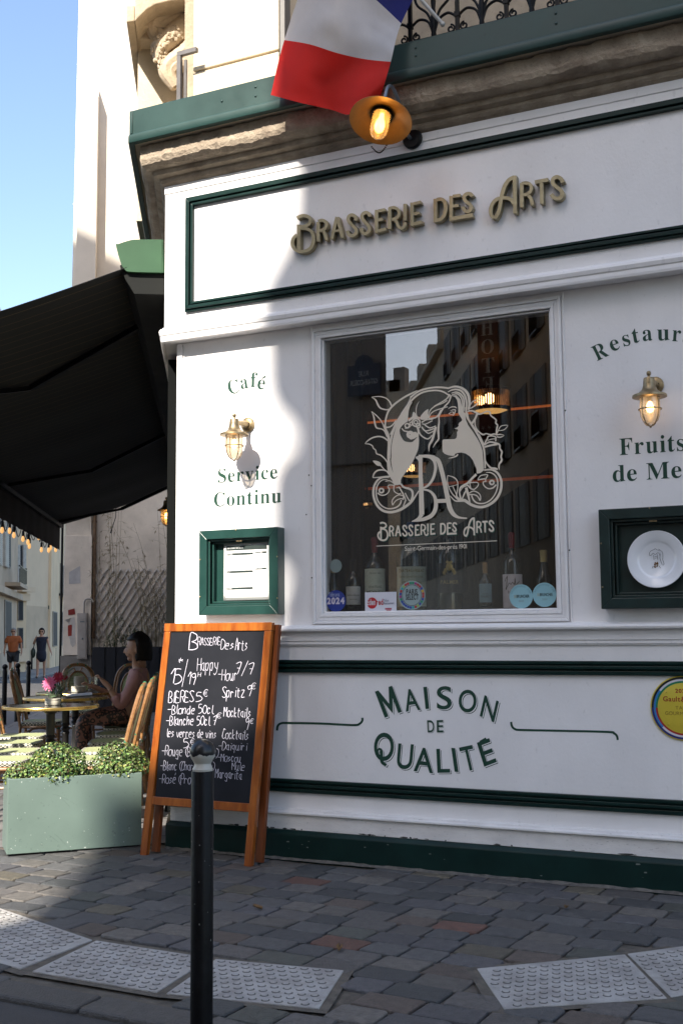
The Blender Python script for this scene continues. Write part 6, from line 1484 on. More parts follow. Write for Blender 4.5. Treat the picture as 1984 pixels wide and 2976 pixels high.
m = MB(); zp = gp(1000, 1505).z; m.hexa([tz(TG - .6, .3, 0), tz(TG - .6, pb0 - .08, 0), tz(TG - .2, pb0 - .08, 0), tz(TG - .2, .3, 0)], [tz(TG - .6, .3, zp), tz(TG - .6, pb0 - .08, zp), tz(TG - .2, pb0 - .08, zp), tz(TG - .2, .3, zp)])
for k in range(8): u = .35 + k * (pb0 - .45) / 8; m.hexa([tz(TG - .62, u, .05), tz(TG - .62, u + .02, .05), tz(TG - .601, u + .02, .05), tz(TG - .601, u, .05)], [tz(TG - .62, u, zp), tz(TG - .62, u + .02, zp), tz(TG - .601, u + .02, zp), tz(TG - .601, u, zp)])
m.build("trough", pm("navy_black_paint", (.012, .014, .022), .5), t)
t = thing("street_lantern", "black square street lantern on the far side of the gable corner", "street lamp")
m = MB(); c = gp(588, 930, -3.0); k_ = (c - CAM).length / F
m.bar(c - UP * 18 * k_, c + UP * 10 * k_, 7 * k_, 7 * k_); m.lathe([(6 * k_, 10 * k_), (2 * k_, 18 * k_), (0, 20 * k_)], 8, c); m.tube([c - UP * 18 * k_, c - UP * 22 * k_, c - UP * 22 * k_ - N * .25], .02, 6); m.build("lantern_box", IRON, t)

# far houses: walls between picture columns at given distances down the street
FH1 = pm("far_cream_wall", (.74, .57, .37), .9, var=.08, scale=.7, bump=.15, bscale=6); FH2 = pm("far_grey_wall", (.54, .42, .30), .9, var=.12, scale=.9, bump=.2, bscale=6); FH3 = pm("far_pale_wall", (.70, .55, .38), .9, var=.06, scale=.7)
SHW = pm("white_shutter", (.52, .50, .46), .6); DWN = pm("far_dark_window", (.03, .032, .035), .7, spec=.2)
def tpt(xz, t_): 
    px = xz / 3.136; r = ray(px, 1840); c = TO(t_, 0); k = (c - CAM).dot(S) / r.dot(S); p = CAM + r * k; p.z = 0; return p
class FarWall:
    def __init__(s, a, b): s.a, s.b = a, b; d = (b - a); d.z = 0; s.d = d.normalized(); s.n = Vector((s.d.y, -s.d.x, 0)); s.n = s.n if s.n.dot(CAM - a) > 0 else -s.n
    def at(s, x, y, d=0.0): return PLN(*Z7a(x, y), s.a, s.n) + s.n * d
    def panel(s, m, x0, x1, y0, y1, d0, d1):
        P = [s.at(x0, y1), s.at(x1, y1), s.at(x1, y0), s.at(x0, y0)]
        P[1].z = P[0].z = (P[0].z + P[1].z) / 2; P[2].z = P[3].z = (P[2].z + P[3].z) / 2
        m.hexa([p + s.n * d0 for p in P], [p + s.n * d1 for p in P])
def far_house(name, label, pts, mat_, zt, zb=-1.0):
    t = thing(name, label, "building")
    for a, b in zip(pts, pts[1:]):
        w_ = FarWall(a, b); m = MB(); e = -w_.n * 5
        m.hexa([a + UP * zb, b + UP * zb, b + e + UP * zb, a + e + UP * zb], [a + UP * zt, b + UP * zt, b + e + UP * zt, a + e + UP * zt]); m.build("wall", mat_, t)
    return t
a, b = tpt(-260, 26), tpt(150, 42)
t = far_house("street_house", "grey house at the left edge with white shutters and a small iron balcony", [a, b], FH2, 12.6)
w1 = FarWall(a, b)
def win(w_, t, x0, x1, y0, y1, frame_=SHUT, sh=None):
    m = MB(); w_.panel(m, x0, x1, y0, y1, .001, .05); f_ = m.build("window", frame_, t)
    m = MB(); dx = (x1 - x0) * .12; w_.panel(m, x0 + dx, x1 - dx, y0 + (y1 - y0) * .03, y1 - (y1 - y0) * .03, .051, .06); m.build("pane", DWN, f_)
    if sh:
        for sx0, sx1 in sh:
            m = MB(); w_.panel(m, sx0, sx1, y0, y1, .001, .09)
            for q in range(22): yy = y0 + (y1 - y0) * (q + .5) / 22; w_.panel(m, sx0 + 2, sx1 - 2, yy - 2, yy + 3, .091, .11)
            m.build("shutter", SHW, f_)
win(w1, t, 62, 92, 380, 780, SHUT, [(30, 62)]); win(w1, t, 40, 100, 1085, 1480)
win(w1, t, -60, -22, 300, 760, SHUT, [(-84, -60), (-22, 2)])
m = MB(); w1.panel(m, 48, 128, 935, 968, 0, .55); m.build("balcony_slab", FH2, t)
m = MB(); 
for q in range(9): x = 52 + q * 9; w1.panel(m, x, x + 2.5, 790, 935, .5, .53)
w1.panel(m, 50, 127, 786, 793, .48, .54); m.build("balcony_rail", IRON, t)
m = MB(); w1.panel(m, -200, 158, 968, 1030, .002, .25); m.build("cornice", FH2, t)
m = MB(); w1.panel(m, -200, 150, 1560, 1720, .002, .12); m.build("base", FH2, t)
q0, q1_ = DST(0, 805, 31), DST(28, 880, 34)
m = MB(); m.prism([a + UP * 12.6, b + UP * 12.6, b + UP * 13.6 - w1.n * 1.5, a + UP * 15.4 - w1.n * 1.5], -w1.n * .3); m.build("roof", ROOF, t)
t = far_house("street_house", "narrow pale shop house with tall white shutters behind the walking man", [tpt(146, 42.6), tpt(240, 43.2)], FH1, 10.4)
w2 = FarWall(tpt(146, 42.6), tpt(240, 43.2))
win(w2, t, 172, 200, 575, 945, SHUT, [(150, 172), (200, 228)]); win(w2, t, 162, 208, 1085, 1265); win(w2, t, 162, 208, 1330, 1520)
m = MB(); w2.panel(m, 146, 268, 962, 1005, .002, .35); w2.panel(m, 150, 248, 1020, 1085, .002, .18); w2.panel(m, 140, 236, 1520, 1640, .002, .2); build_each(m, "shop_cornice", FH3, t)
t = far_house("street_house", "blank beige end wall between the shop house and the cream house", [tpt(232, 47), tpt(462, 51)], FH3, 11.2)
w3 = FarWall(tpt(232, 47), tpt(462, 51)); m = MB(); w3.panel(m, 236, 460, 1135, 1700, .002, .03); m.build("stained_lower_wall", pm("far_beige_wall", (.58, .45, .31), .9, var=.1, scale=.8), t)
m = MB(); w3.panel(m, 436, 460, 1130, 1162, .031, .06); m.build("small_plate", pm("dark_green_plate", (.03, .06, .05), .5), t)
t = far_house("street_house", "cream house with narrow barred windows just left of the gable corner", [tpt(460, 50.5), tpt(640, 64)], FH1, 12.5)
w4 = FarWall(tpt(460, 50.5), tpt(640, 64))
win(w4, t, 480, 518, 1185, 1500); win(w4, t, 555, 598, 1185, 1490); win(w4, t, 548, 592, 760, 1030)
m = MB(); 
for q in range(8): x = 545 + q * 7; w4.panel(m, x, x + 2, 930, 1030, .35, .38)
w4.panel(m, 543, 600, 926, 932, .34, .4); w4.panel(m, 540, 600, 1030, 1050, .0, .42); m.build("balcony_rail", IRON, t)
t = thing("stone_bollard_heap", "grey stone lump at the foot of the far wall", "rock"); p = GZ(210 / 3.136, 1400 + 1665 / 3.136, -.2); k_ = (p - CAM).length / F
m = MB(); m.ball(p + UP * 6 * k_, 10 * k_, 10, 7, (1, 1, .8)); m.build("stone", FH2, t)

# ================================================================ awning and its string of bulbs
OF, ZW, PJ = .35, 3.88, 1.92; SLP = .37; TA0, TA1 = .05, 11.75
ZFT = 3.20
t = thing("terrace_awning", "large dark awning stretched over the cafe terrace beside the shop", "awning")
AWN = pm("black_awning_cloth", (.012, .012, .011), .9, var=.3, scale=3)
am, at_, ab_ = mk("awning_stripes"); L = at_.links.new
tc = at_.nodes.new("ShaderNodeTexCoord"); vm = at_.nodes.new("ShaderNodeVectorMath"); vm.operation = 'DOT_PRODUCT'; vm.inputs[1].default_value = tuple(S); L(tc.outputs['Object'], vm.inputs[0])
wv = at_.nodes.new("ShaderNodeMath"); wv.operation = 'MULTIPLY'; wv.inputs[1].default_value = 1 / .32; L(vm.outputs['Value'], wv.inputs[0])
fr = at_.nodes.new("ShaderNodeMath"); fr.operation = 'FRACT'; L(wv.outputs[0], fr.inputs[0])
cr = at_.nodes.new("ShaderNodeValToRGB"); cr.color_ramp.interpolation = 'CONSTANT'; e = cr.color_ramp.elements; e[0].position = 0; e[0].color = (.011, .0115, .010, 1); e[1].position = .11; e[1].color = (.105, .062, .028, 1)
for p_, c_ in ((.13, (.011, .0115, .010, 1)), (.55, (.085, .055, .026, 1)), (.575, (.011, .0115, .010, 1))): q = e.new(p_); q.color = c_
L(fr.outputs[0], cr.inputs[0]); L(cr.outputs[0], ab_.inputs['Base Color']); ab_.inputs['Roughness'].default_value = .9
def fab(u, v): 
    t_ = TA0 + (TA1 - TA0) * u; f_ = OF + PJ * v; sag = .03 * math.sin(PI * v) + .01 * math.sin(t_ * 4) * math.sin(PI * v)
    return TO(t_, f_, ZW - (ZW - ZFT) * v - sag)
m = MB(); m.grid(fab, 60, 10); o = m.build("fabric", am, t); sm_ = o.modifiers.new('s', 'SOLIDIFY'); sm_.thickness = .004
m = MB(); P = [TO(TA0 + .03, f_, z) for f_, z in ((.04, 3.70), (.30, 3.70), (.36, 3.80), (.40, 3.90), (.26, 3.98), (.04, 3.985))]; m.prism(P, S * (TA1 - TA0 - .06)); m.build("cassette", pm("cassette_black", (.010, .011, .010), .7, spec=.2), t, .004)
zA = lambda x, y: (x / 1.5806, y / 1.5806); eT = lambda x, y: PLN(*zA(x, y), TO(TA0, 0), S)
m = MB(); P = [eT(*p) for p in cat([(744, 1252), (744, 1252), (602, 1248), (575, 1238), (555, 1205), (533, 1126), (545, 1120), (600, 1103), (640, 1100), (744, 1100), (744, 1100)], 4)]
m.prism(P, S * .03); m.build("end_cap", pm("bright_green_cap", (.018, .078, .028), .45, var=.1, scale=4, dirt=.15), t, .003)
m = MB(); m.bar(TO(TA0, OF + PJ + .02, ZFT - .02), TO(TA1, OF + PJ + .02, ZFT - .02), .05, .07); m.build("front_bar", IRON, t)
m = MB()
for t_ in (1.2, 6.2, 10.8):
    m.bar(TO(t_, .2, 3.86), TO(t_ + .9, 1.3, 3.46), .035, .045); m.bar(TO(t_ + .9, 1.3, 3.46), TO(t_ + .2, OF + PJ - .05, ZFT - .02), .03, .04)
build_each(m, "folding_arm", IRON, t)
fv = OF + PJ + .045
vz = PLN(*Z7a(520, 600), TO(0, fv), N).z
def val(u, v):
    t_ = TA0 + (TA1 - TA0) * u; return TO(t_, fv + .004 * math.sin(t_ * 9), ZFT - .01 + (vz - ZFT) * v - (.012 * abs(math.sin(t_ * PI / .4)) if v > .9 else 0))
m = MB(); m.grid(val, 160, 4); o = m.build("valance", pm("brown_valance", (.035, .024, .02), .85), t); sm_ = o.modifiers.new('s', 'SOLIDIFY'); sm_.thickness = .004
t = thing("string_lights", "black cable of warm bulbs hanging along the awning's front edge", "string lights")
BK = [(22, 440), (90, 445), (130, 485), (212, 520), (258, 548), (271, 585), (355, 505), (380, 618), (446, 622), (463, 600), (510, 618), (-45, 430), (-110, 400)]
EB = emit("string_bulb", (1, .52, .18), .28); cab = MB()
sg_ = lambda x, y, d=0.03: PLN(*Z7a(x, y), TO(0, fv + d), N)
for k, (x, y) in enumerate(BK):
    p = sg_(x, y); kk = .021
    m = MB(); m.lathe([(0, -.045), (.010, -.041), (.020, -.026), (.0235, -.006), (.019, .016), (.012, .034), (.011, .04)], 12, p); b_ = m.build("bulb", EB, t)
    m = MB(); m.lathe([(.016, .036), (.018, .05), (.017, .10), (.008, .115), (0, .118)], 10, p); m.build("socket", IRON, b_)
    top = Vector((p.x, p.y, ZFT - .03 + rnd.uniform(-.02, .02)))
    cab.tube([p + UP * .11, p + UP * .2 + S * rnd.uniform(-.03, .03), top + S * rnd.uniform(-.06, .06)], .006, 5)
xs = sorted(BK)
for (x0, y0), (x1, y1) in zip(xs, xs[1:]):
    a = sg_(x0, y0 - 150); b = sg_(x1, y1 - 150); a.z = min(a.z, ZFT); b.z = min(b.z, ZFT); c = (a + b) / 2 - UP * .22
    cab.tube([Vector(q) for q in cat([tuple(a), tuple(c), tuple(b)], 5)], .006, 5)
a = TO(TA1 - .3, OF + PJ - .9, 3.45); cab.tube([a, a - UP * .15 - S * .02, a - UP * .34 + N * .06, a - UP * .42 + N * .08], [.006, .006, .007, .014], 6)
cab.build("cable", IRON, t)

# ================================================================ terrace furniture
RAT = pm("rattan_cane", (.30, .155, .060), .34, var=.3, scale=14, stretch=(1, 1, 3), coat=.35, col2=(.20, .085, .025))
RATD = RAT
wm, wt, wb = mk("woven_seat"); L = wt.links.new
tc = wt.nodes.new("ShaderNodeTexCoord"); ck = wt.nodes.new("ShaderNodeTexChecker"); ck.inputs['Scale'].default_value = 95; L(tc.outputs['Object'], ck.inputs[0])
ck.inputs[1].default_value = (.46, .47, .27, 1); ck.inputs[2].default_value = (.30, .36, .17, 1); L(ck.outputs[0], wb.inputs['Base Color']); wb.inputs['Roughness'].default_value = .55
wm2, wt, wb = mk("woven_edge"); L = wt.links.new
tc = wt.nodes.new("ShaderNodeTexCoord"); ck = wt.nodes.new("ShaderNodeTexChecker"); ck.inputs['Scale'].default_value = 60; L(tc.outputs['Object'], ck.inputs[0])
ck.inputs[1].default_value = (.62, .60, .50, 1); ck.inputs[2].default_value = (.035, .04, .03, 1); L(ck.outputs[0], wb.inputs['Base Color']); wb.inputs['Roughness'].default_value = .55
BIND = pm("green_binding", (.02, .16, .08), .5)
def make_chair(label):
    t = thing("bistro_chair", label, "chair", (0, 0, 0), 0, "rattan bistro chairs on the terrace")
    # +x is forward; the seat is .44 wide and .43 deep
    def outl(sc, n=28):
        P = []
        for k in range(n):
            a = 2 * PI * k / n; c, s_ = math.cos(a), math.sin(a); e = .38
            P.append((math.copysign(abs(c) ** e, c) * .215 * sc, math.copysign(abs(s_) ** e, s_) * (.215 + .012 * c) * sc))
        return P
    def slab_(m, sc0, z0, sc1, z1): 
        A, B = outl(sc0), outl(sc1); n = len(A)
        m.add([(x, y, z0) for x, y in A] + [(x, y, z1) for x, y in B], [(i, (i + 1) % n, n + (i + 1) % n, n + i) for i in range(n)], True)
    m = MB(); A = outl(.90); n = len(A)
    rings = [(.90, .472), (.6, .468), (.3, .465)]
    vs = [(x, y, z) for sc, z in rings for x, y in outl(sc)] + [(0, 0, .464)]
    m.add(vs, [(r * n + i, r * n + (i + 1) % n, (r + 1) * n + (i + 1) % n, (r + 1) * n + i) for r in range(2) for i in range(n)] + [(2 * n + i, 2 * n + (i + 1) % n, 3 * n) for i in range(n)], True)
    m.build("seat", wm, t)
    m = MB(); slab_(m, 1.0, .435, 1.02, .455); slab_(m, 1.02, .455, .99, .472); slab_(m, .99, .472, .90, .4725); slab_(m, .9, .43, 1.0, .435); m.build("seat_edge", wm2, t)
    m = MB(); A = outl(1.0); m.tube([(x, y, .418) for x, y in A + A[:1]], .014, 8, False); m.build("seat_ring", RAT, t)
    for sx, sy in ((1, 1), (1, -1)):
        m = MB(); m.tube([(.185 * sx, .185 * sy, .43), (.20, .195 * sy, .2), (.215, .21 * sy, .0)], [.0155, .015, .014], 8); m.build("leg", RAT, t)
    for sy in (1, -1):
        m = MB(); m.tube([(-.20, .155 * sy, .44), (-.215, .18 * sy, .2), (-.245, .2 * sy, 0)], [.0155, .015, .014], 8); m.build("leg", RAT, t)
    m = MB()
    P = [(-.195, .205, .42), (-.22, .213, .58), (-.26, .212, .75), (-.30, .185, .90), (-.325, .11, .985), (-.333, 0, 1.005)]
    P = P + [(x, -y, z) for x, y, z in P[-2::-1]]; P = cat(P, 5)
    m.tube(P, .0155, 8)
    m.tube([(x + .014, y * .86, z - .012) for x, y, z in P[4:-4]], .011, 8)
    m.build("back_hoop", RAT, t)
    m = MB(); C = []
    for k in range(24):
        a = 2 * PI * k / 24; z = .735 + .185 * math.sin(a); y = .13 * math.cos(a); C.append((-.205 - .27 * (z - .45) + .02, y, z))
    m.tube(C + C[:1], .012, 8, False); m.build("back_oval", RAT, t)
    m = MB(); c = (-.205 - .27 * (.735 - .45) + .02, 0, .735); q = [(-.205 - .27 * (.735 + .185 * .95 * math.sin(2 * PI * k / 24) - .45) + .02, .13 * .95 * math.cos(2 * PI * k / 24), .735 + .185 * .95 * math.sin(2 * PI * k / 24)) for k in range(24)]
    m.add(q + [(x - .006, y, z) for x, y, z in q], [tuple(range(24)), tuple(range(47, 23, -1))] + [(k, (k + 1) % 24, 24 + (k + 1) % 24, 24 + k) for k in range(24)]); m.build("back_panel", wm, t)
    m = MB()
    for y in (.05, -.05): m.tube([(-.19, y * 2.2, .44), (-.20, y, .56)], .010, 6)
    m.tube([(-.315, .05, .96), (-.305, .03, .92)], .010, 6); m.tube([(-.315, -.05, .96), (-.305, -.03, .92)], .010, 6)
    m.tube([(-.205, -.17, .28), (.195, -.19, .28)], .010, 6); m.tube([(-.205, .17, .28), (.195, .19, .28)], .010, 6); m.tube([(.2, -.19, .24), (.2, .19, .24)], .010, 6); m.tube([(-.215, -.17, .24), (-.215, .17, .24)], .010, 6)
    for s_ in (1, -1):
        m.tube([(.0 + .19 * math.cos(a * PI / 8), .19 * s_, .285 + .12 * math.sin(a * PI / 8)) for a in range(9)], .009, 6); m.tube([(.205, .17 * s_, .26), (.19, .08 * s_, .40)], .008, 6)
    build_each(m, "stretcher", RAT, t)
    m = MB()
    for x, y, z in ((-.333, 0, 1.005), (-.325, .1, .985), (-.325, -.1, .985), (-.222, .212, .60), (-.222, -.212, .60), (-.2, .2, .44), (-.2, -.2, .44), (.19, .19, .41), (.19, -.19, .41)):
        m.ball((x, y, z), .0195, 8, 6, (.9, .9, 1.1))
    m.build("binding", BIND, t)
    return t
RIGHT = [(1.02, .59), (1.66, .57), (2.42, .585), (3.16, .60), (3.92, .60)]
LEFT = [(1.10, 1.30), (1.70, 1.34), (2.46, 1.42), (3.12, 1.48), (4.9, 1.55)]
RL = ["rattan chair with tall hoop back beside the chalkboard, frontmost of the right row", "second rattan chair of the right row, its seat half sunlit", "third rattan chair of the right row, below the table edge", "fourth rattan chair of the right row, in front of the seated woman", "rattan chair of the right row on which the woman sits"]
LL = ["rattan chair nearest the boxwood planter in the left row", "second rattan chair of the left row, its seat crossed by a table shadow", "third rattan chair of the left row, behind the front table's stem", "fourth rattan chair of the left row, the farthest seat in sun", "rattan chair in deep shade at the far end of the left row"]
ch0 = None; rnd = random.Random(3)
for i, (t_, f_) in enumerate(RIGHT):
    p = TO(t_, f_, .004)
    if ch0 is None: ch0 = make_chair(RL[0]); o = ch0
    else: o = dup(ch0, RL[i])
    o.location = p; o.rotation_euler = (0, 0, ANG_N + rnd.uniform(-.05, .05))
for i, (t_, f_) in enumerate(LEFT):
    o = dup(ch0, LL[i]); o.location = TO(t_, f_, .004); o.rotation_euler = (0, 0, ANG_N + PI + rnd.uniform(-.05, .05))
for lb, t_, f_, r in (("dark round backed chair in the shade beyond the tables, left one", 6.6, 1.30, ANG_S + PI + .4), ("dark round backed chair in the shade beyond the tables, right one", 6.4, .80, ANG_S + PI - .2)):
    o = dup(ch0, lb); o.location = TO(t_, f_, .004); o.rotation_euler = (0, 0, r)
GT_ = pm("dark_glass_top", (.012, .013, .015), .08, var=.05, spec=.6); RIM = pm("brass_rim", (.62, .44, .15), .28, .9, var=.1); CAST = pm("cast_iron", (.022, .021, .020), .4, .3, dirt=.2)
def make_table(label):
    t = thing("bistro_table", label, "table", (0, 0, 0), 0, "round brass rimmed bistro tables")
    R_ = .385; H_t = .80
    m = MB(); m.lathe([(0, H_t - .02), (R_ - .008, H_t - .02), (R_ - .008, H_t), (0, H_t)], 56, (0, 0, 0), None, False); m.build("table_top", GT_, t)
    m = MB(); m.lathe([(R_ - .008, H_t - .024), (R_ + .003, H_t - .022), (R_ + .006, H_t - .014), (R_ + .002, H_t - .009), (R_ + .006, H_t - .004), (R_ + .003, H_t + .002), (R_ - .008, H_t + .003)], 64, (0, 0, 0), None, False); m.build("rim", RIM, t)
    m = MB(); m.lathe([(.06, H_t - .021), (.06, H_t - .05), (.05, H_t - .06), (.036, H_t - .07), (.034, .56), (.042, .55), (.030, .53), (.044, .51), (.030, .49), (.040, .47), (.030, .45), (.033, .20), (.045, .18), (.045, .14), (.030, .12)], 18, (0, 0, 0), None, False); m.build("stem", CAST, t)
    for k in range(4):
        a = PI / 4 + k * PI / 2; m = MB(); P = cat([(.02, .15), (.12, .11), (.22, .06), (.29, .015)], 4); m.tube([(r * math.cos(a), r * math.sin(a), z) for r, z in P], [.022 - .008 * i / (len(P) - 1) for i in range(len(P))], 8); m.build("foot", CAST, t)
    return t
tb = make_table("round glass bistro table with brass rim in front, bearing flowers"); TP = [TO(2.06, 1.08), TO(3.35, 1.12), TO(4.2, 1.13)]
tb.location = TP[0]; dup(tb, "second round bistro table, with a white paper near its edge", TP[1]); dup(tb, "farthest round bistro table, with a cup and a tumbler before the woman", TP[2])
Z8 = lambda x, y: (x / 3.136, 1800 + y / 3.136)
def ontab(x, y, z=.803): return GZ(*Z8(x, y), z)
CER = pm("cream_ceramic", (.62, .58, .48), .35, var=.06)
def ashtray(label, p, r, h):
    t = thing("ashtray", label, "ashtray", p, 0, "cream ashtrays on the tables"); m = MB()
    m.lathe([(0, .0), (r * .95, .0), (r, h * .2), (r, h * .55), (r * .96, h * .6), (r, h * .68), (r, h * .96), (r * .97, h), (r * .88, h), (r * .85, h * .3), (0, h * .25)], 32, (0, 0, 0), None, False); m.build("bowl", CER, t); return t
# table 1: flowers in a jar, white ashtray
p = ontab(483, 778); ashtray("white round ashtray in front of the flower jar on the front table", p, .064, .052)
p = ontab(505, 738); FB = p
t = thing("flower_vase", "small glass jar of pink flowers and leaves on the front table", "vase", p)
m = MB(); m.lathe([(0, .004), (.058, .0), (.062, .02), (.062, .10), (.055, .115), (.05, .118)], 24, (0, 0, 0), None, False); m.build("jar", DGLASS, t)
m = MB(); m.lathe([(0, .008), (.055, .008), (.057, .06), (0, .062)], 20, (0, 0, 0), None, False); m.build("water", pm("green_water", (.08, .10, .06), .2), t)
PINK = pm("pink_petal", (.62, .05, .20), .6, var=.3, scale=30, col2=(.70, .22, .36)); RED = pm("red_petal", (.45, .015, .05), .6, var=.2)
rv = -ray(992, 1488).normalized(); cr_ = Vector((ROT[0][0], ROT[1][0], ROT[2][0]))
def bloom(c, r, mat_, dirn, nP=34):
    m = MB(); dirn = Vector(dirn).normalized(); q = dirn.to_track_quat('Z', 'Y')
    for ring, (rr, up, n_) in enumerate(((1, .1, 16), (.8, .35, 14), (.55, .6, 11), (.3, .8, 7))):
        for k in range(n_):
            a = 2 * PI * k / n_ + ring * .3 + rnd.uniform(-.1, .1); d = Vector((math.cos(a), math.sin(a), up)).normalized()
            s_ = Vector((-math.sin(a), math.cos(a), 0)) * r * .13; p0 = Vector(c); 
            pts = [Vector((0, 0, 0)), d * r * rr * .55 + s_, d * r * rr, d * r * rr * .55 - s_]
            m.add([p0 + q @ v for v in pts], [(0, 1, 2), (0, 2, 3)])
    return m.build("bloom", mat_, t)
px_ = .0092 / 3.136 * 0 + (FB - CAM).length / F / 3.136
fo = lambda x, y, d=0.0: cr_ * ((x - 505) * px_) + UP * ((738 - y) * px_ + .0) - Vector((ROT[0][2], ROT[1][2], 0)) * -d
bloom(fo(465, 592, .04), .075, PINK, rv + UP * .3 - cr_ * .2); bloom(fo(530, 540, .0), .062, RED, rv + UP * .5); bloom(fo(590, 545, -.02), .03, RED, rv)
m = MB()
for k in range(46):
    a = fo(rnd.uniform(470, 560), rnd.uniform(640, 690), rnd.uniform(-.04, .05)); d = cr_ * rnd.gauss(.3, .8) + UP * rnd.gauss(.1, .7) + Vector((ROT[0][2], ROT[1][2], 0)) * rnd.gauss(0, .6)
    leaf(m, a, d, rnd.uniform(.05, .10), rnd.uniform(.012, .022))
m.build("leaf_bunch", pm("grey_green_leaf", (.12, .19, .10), .55, var=.25, scale=30), t)
m = MB()
for x1, y1 in ((640, 470), (625, 500), (650, 590), (640, 560), (600, 480), (655, 545), (610, 620)):
    a, b = fo(530, 650), fo(x1, y1); mid = (a + b) / 2 + UP * .03; P = [Vector(q) for q in cat([tuple(a), tuple(mid), tuple(b)], 6)]; m.tube(P, .0015, 4)
    for q in range(4, len(P)):
        for s_ in (1, -1): leaf(m, P[q], (P[-1] - P[0]) + UP * s_ * .1 + cr_ * rnd.gauss(0, .05), .035, .006)
m.build("leaf_spray", pm("pale_green_leaf", (.26, .30, .16), .55, var=.2), t)
# table 2: paper
q = [ontab(590, 712), ontab(845, 692), ontab(838, 668), ontab(610, 690)]
m = MB(); m.hexa([p_ + UP * .001 for p_ in q], [p_ + UP * .006 for p_ in q]); o = m.build("paper_menu", pm("white_paper", (.72, .71, .70), .7), None); tag(o, "white paper menu lying on the second table", "menu")
# table 3: cup, ashtray, tumbler, blue thing
p = ontab(718, 660); ashtray("cream ashtray under the paper cup on the farthest table", p, .073, .055)
t = thing("paper_cup", "cream beaker standing behind the ashtray on the farthest table", "cup", ontab(722, 640)); m = MB(); m.lathe([(0, .0), (.050, 0), (.058, .14), (.054, .14), (.047, .01), (0, .01)], 24, (0, 0, 0), None, False); m.build("beaker", pm("beaker_cream", (.52, .46, .36), .6), t)
t = thing("tumbler", "clear faceted water glass near the woman's hand", "glass", ontab(845, 655)); m = MB(); m.lathe([(0, 0), (.045, 0), (.055, .145), (.050, .145), (.041, .015), (0, .012)], 14, (0, 0, 0), None, False); m.build("facets", DGLASS, t, sharp=10)
t = thing("blue_packet", "small crumpled bright blue packet on the farthest table", "packet", ontab(922, 655)); m = MB(); m.ball((0, 0, .028), .036, 7, 5, (1.1, .8, .75)); m.build("wrapper", pm("blue_foil", (.02, .16, .34), .25, .3, var=.4, scale=40), t, sharp=5)

# ================================================================ planter with two boxwoods
b0, b1 = GZ(20, 2490, 0), GZ(411, 2461, 0); pd = (b1 - b0).normalized(); pn = Vector((-pd.y, pd.x, 0)); PL_ = (b1 - b0).length; PH_ = .475; PD_ = .33
t = thing("metal_planter", "long grey green metal planter in front of the terrace chairs", "planter")
def pp(u, v, z): return b0 + pd * u + pn * v + UP * z
PLM = pm("grey_green_metal", (.148, .205, .175), .5, var=.07, scale=3, bump=.1, bscale=10, dirt=.28)
m = MB(); w_ = .018
m.hexa([pp(0, 0, .012), pp(PL_, 0, .012), pp(PL_, w_, .012), pp(0, w_, .012)], [pp(0, 0, PH_), pp(PL_, 0, PH_), pp(PL_, w_, PH_), pp(0, w_, PH_)])
m.hexa([pp(0, PD_ - w_, .012), pp(PL_, PD_ - w_, .012), pp(PL_, PD_, .012), pp(0, PD_, .012)], [pp(0, PD_ - w_, PH_), pp(PL_, PD_ - w_, PH_), pp(PL_, PD_, PH_), pp(0, PD_, PH_)])
for u in (0, PL_ - w_): m.hexa([pp(u, w_, .012), pp(u + w_, w_, .012), pp(u + w_, PD_ - w_, .012), pp(u, PD_ - w_, .012)], [pp(u, w_, PH_), pp(u + w_, w_, PH_), pp(u + w_, PD_ - w_, PH_), pp(u, PD_ - w_, PH_)])
m.build("box", PLM, t, .003)
m = MB(); m.hexa([pp(w_, w_, .3), pp(PL_ - w_, w_, .3), pp(PL_ - w_, PD_ - w_, .3), pp(w_, PD_ - w_, .3)], [pp(w_, w_, .40), pp(PL_ - w_, w_, .40), pp(PL_ - w_, PD_ - w_, .40), pp(w_, PD_ - w_, .40)]); m.build("soil", pm("dark_soil", (.02, .016, .012), .95), t)
rnd = random.Random(77); m = MB()
for k in range(60):
    u = rnd.uniform(.01, PL_ - .01); z = rnd.choice((rnd.uniform(.02, .46), rnd.uniform(.02, .14), rnd.uniform(.45, .472))); a = rnd.uniform(.0012, .004) * (2.2 if rnd.random() < .1 else 1); b = a * rnd.uniform(.5, 2.2)
    m.face([pp(u + a * math.cos(i * PI / 3) * rnd.uniform(.6, 1.1), -.0006, z + b * math.sin(i * PI / 3) * rnd.uniform(.6, 1.1)) for i in range(6)])
m.build("paint_speck", pm("pale_speck", (.50, .55, .50), .7), t)
m = MB()
for k in range(4):
    u, z = rnd.uniform(.05, PL_ - .1), rnd.uniform(.08, .4); L_ = rnd.uniform(.04, .16); a = rnd.uniform(-.9, .2); P = [pp(u + L_ * s_ * math.cos(a), 0, z + L_ * s_ * math.sin(a) + .004 * math.sin(s_ * 5)) for s_ in (0, .3, .6, 1)]
    m.tube([p - pn * .0001 for p in P], .0007, 4)
m.build("scratch_mark", pm("scratch_grey", (.13, .185, .155), .7), t)
m = MB()
for u in (.04, PL_ - .06): m.hexa([pp(u, .05, 0.003), pp(u + .03, .05, 0.003), pp(u + .03, PD_ - .05, 0.003), pp(u, PD_ - .05, 0.003)], [pp(u, .05, .0118), pp(u + .03, .05, .0118), pp(u + .03, PD_ - .05, .0118), pp(u, PD_ - .05, .0118)])
build_each(m, "skid", IRON, t)
BOX = pm("boxwood_leaf", (1, 1, 1), .42, var=.08, scale=30, tint=True)
BOX.node_tree.nodes["Principled BSDF"].inputs['Subsurface Weight'].default_value = 0.0
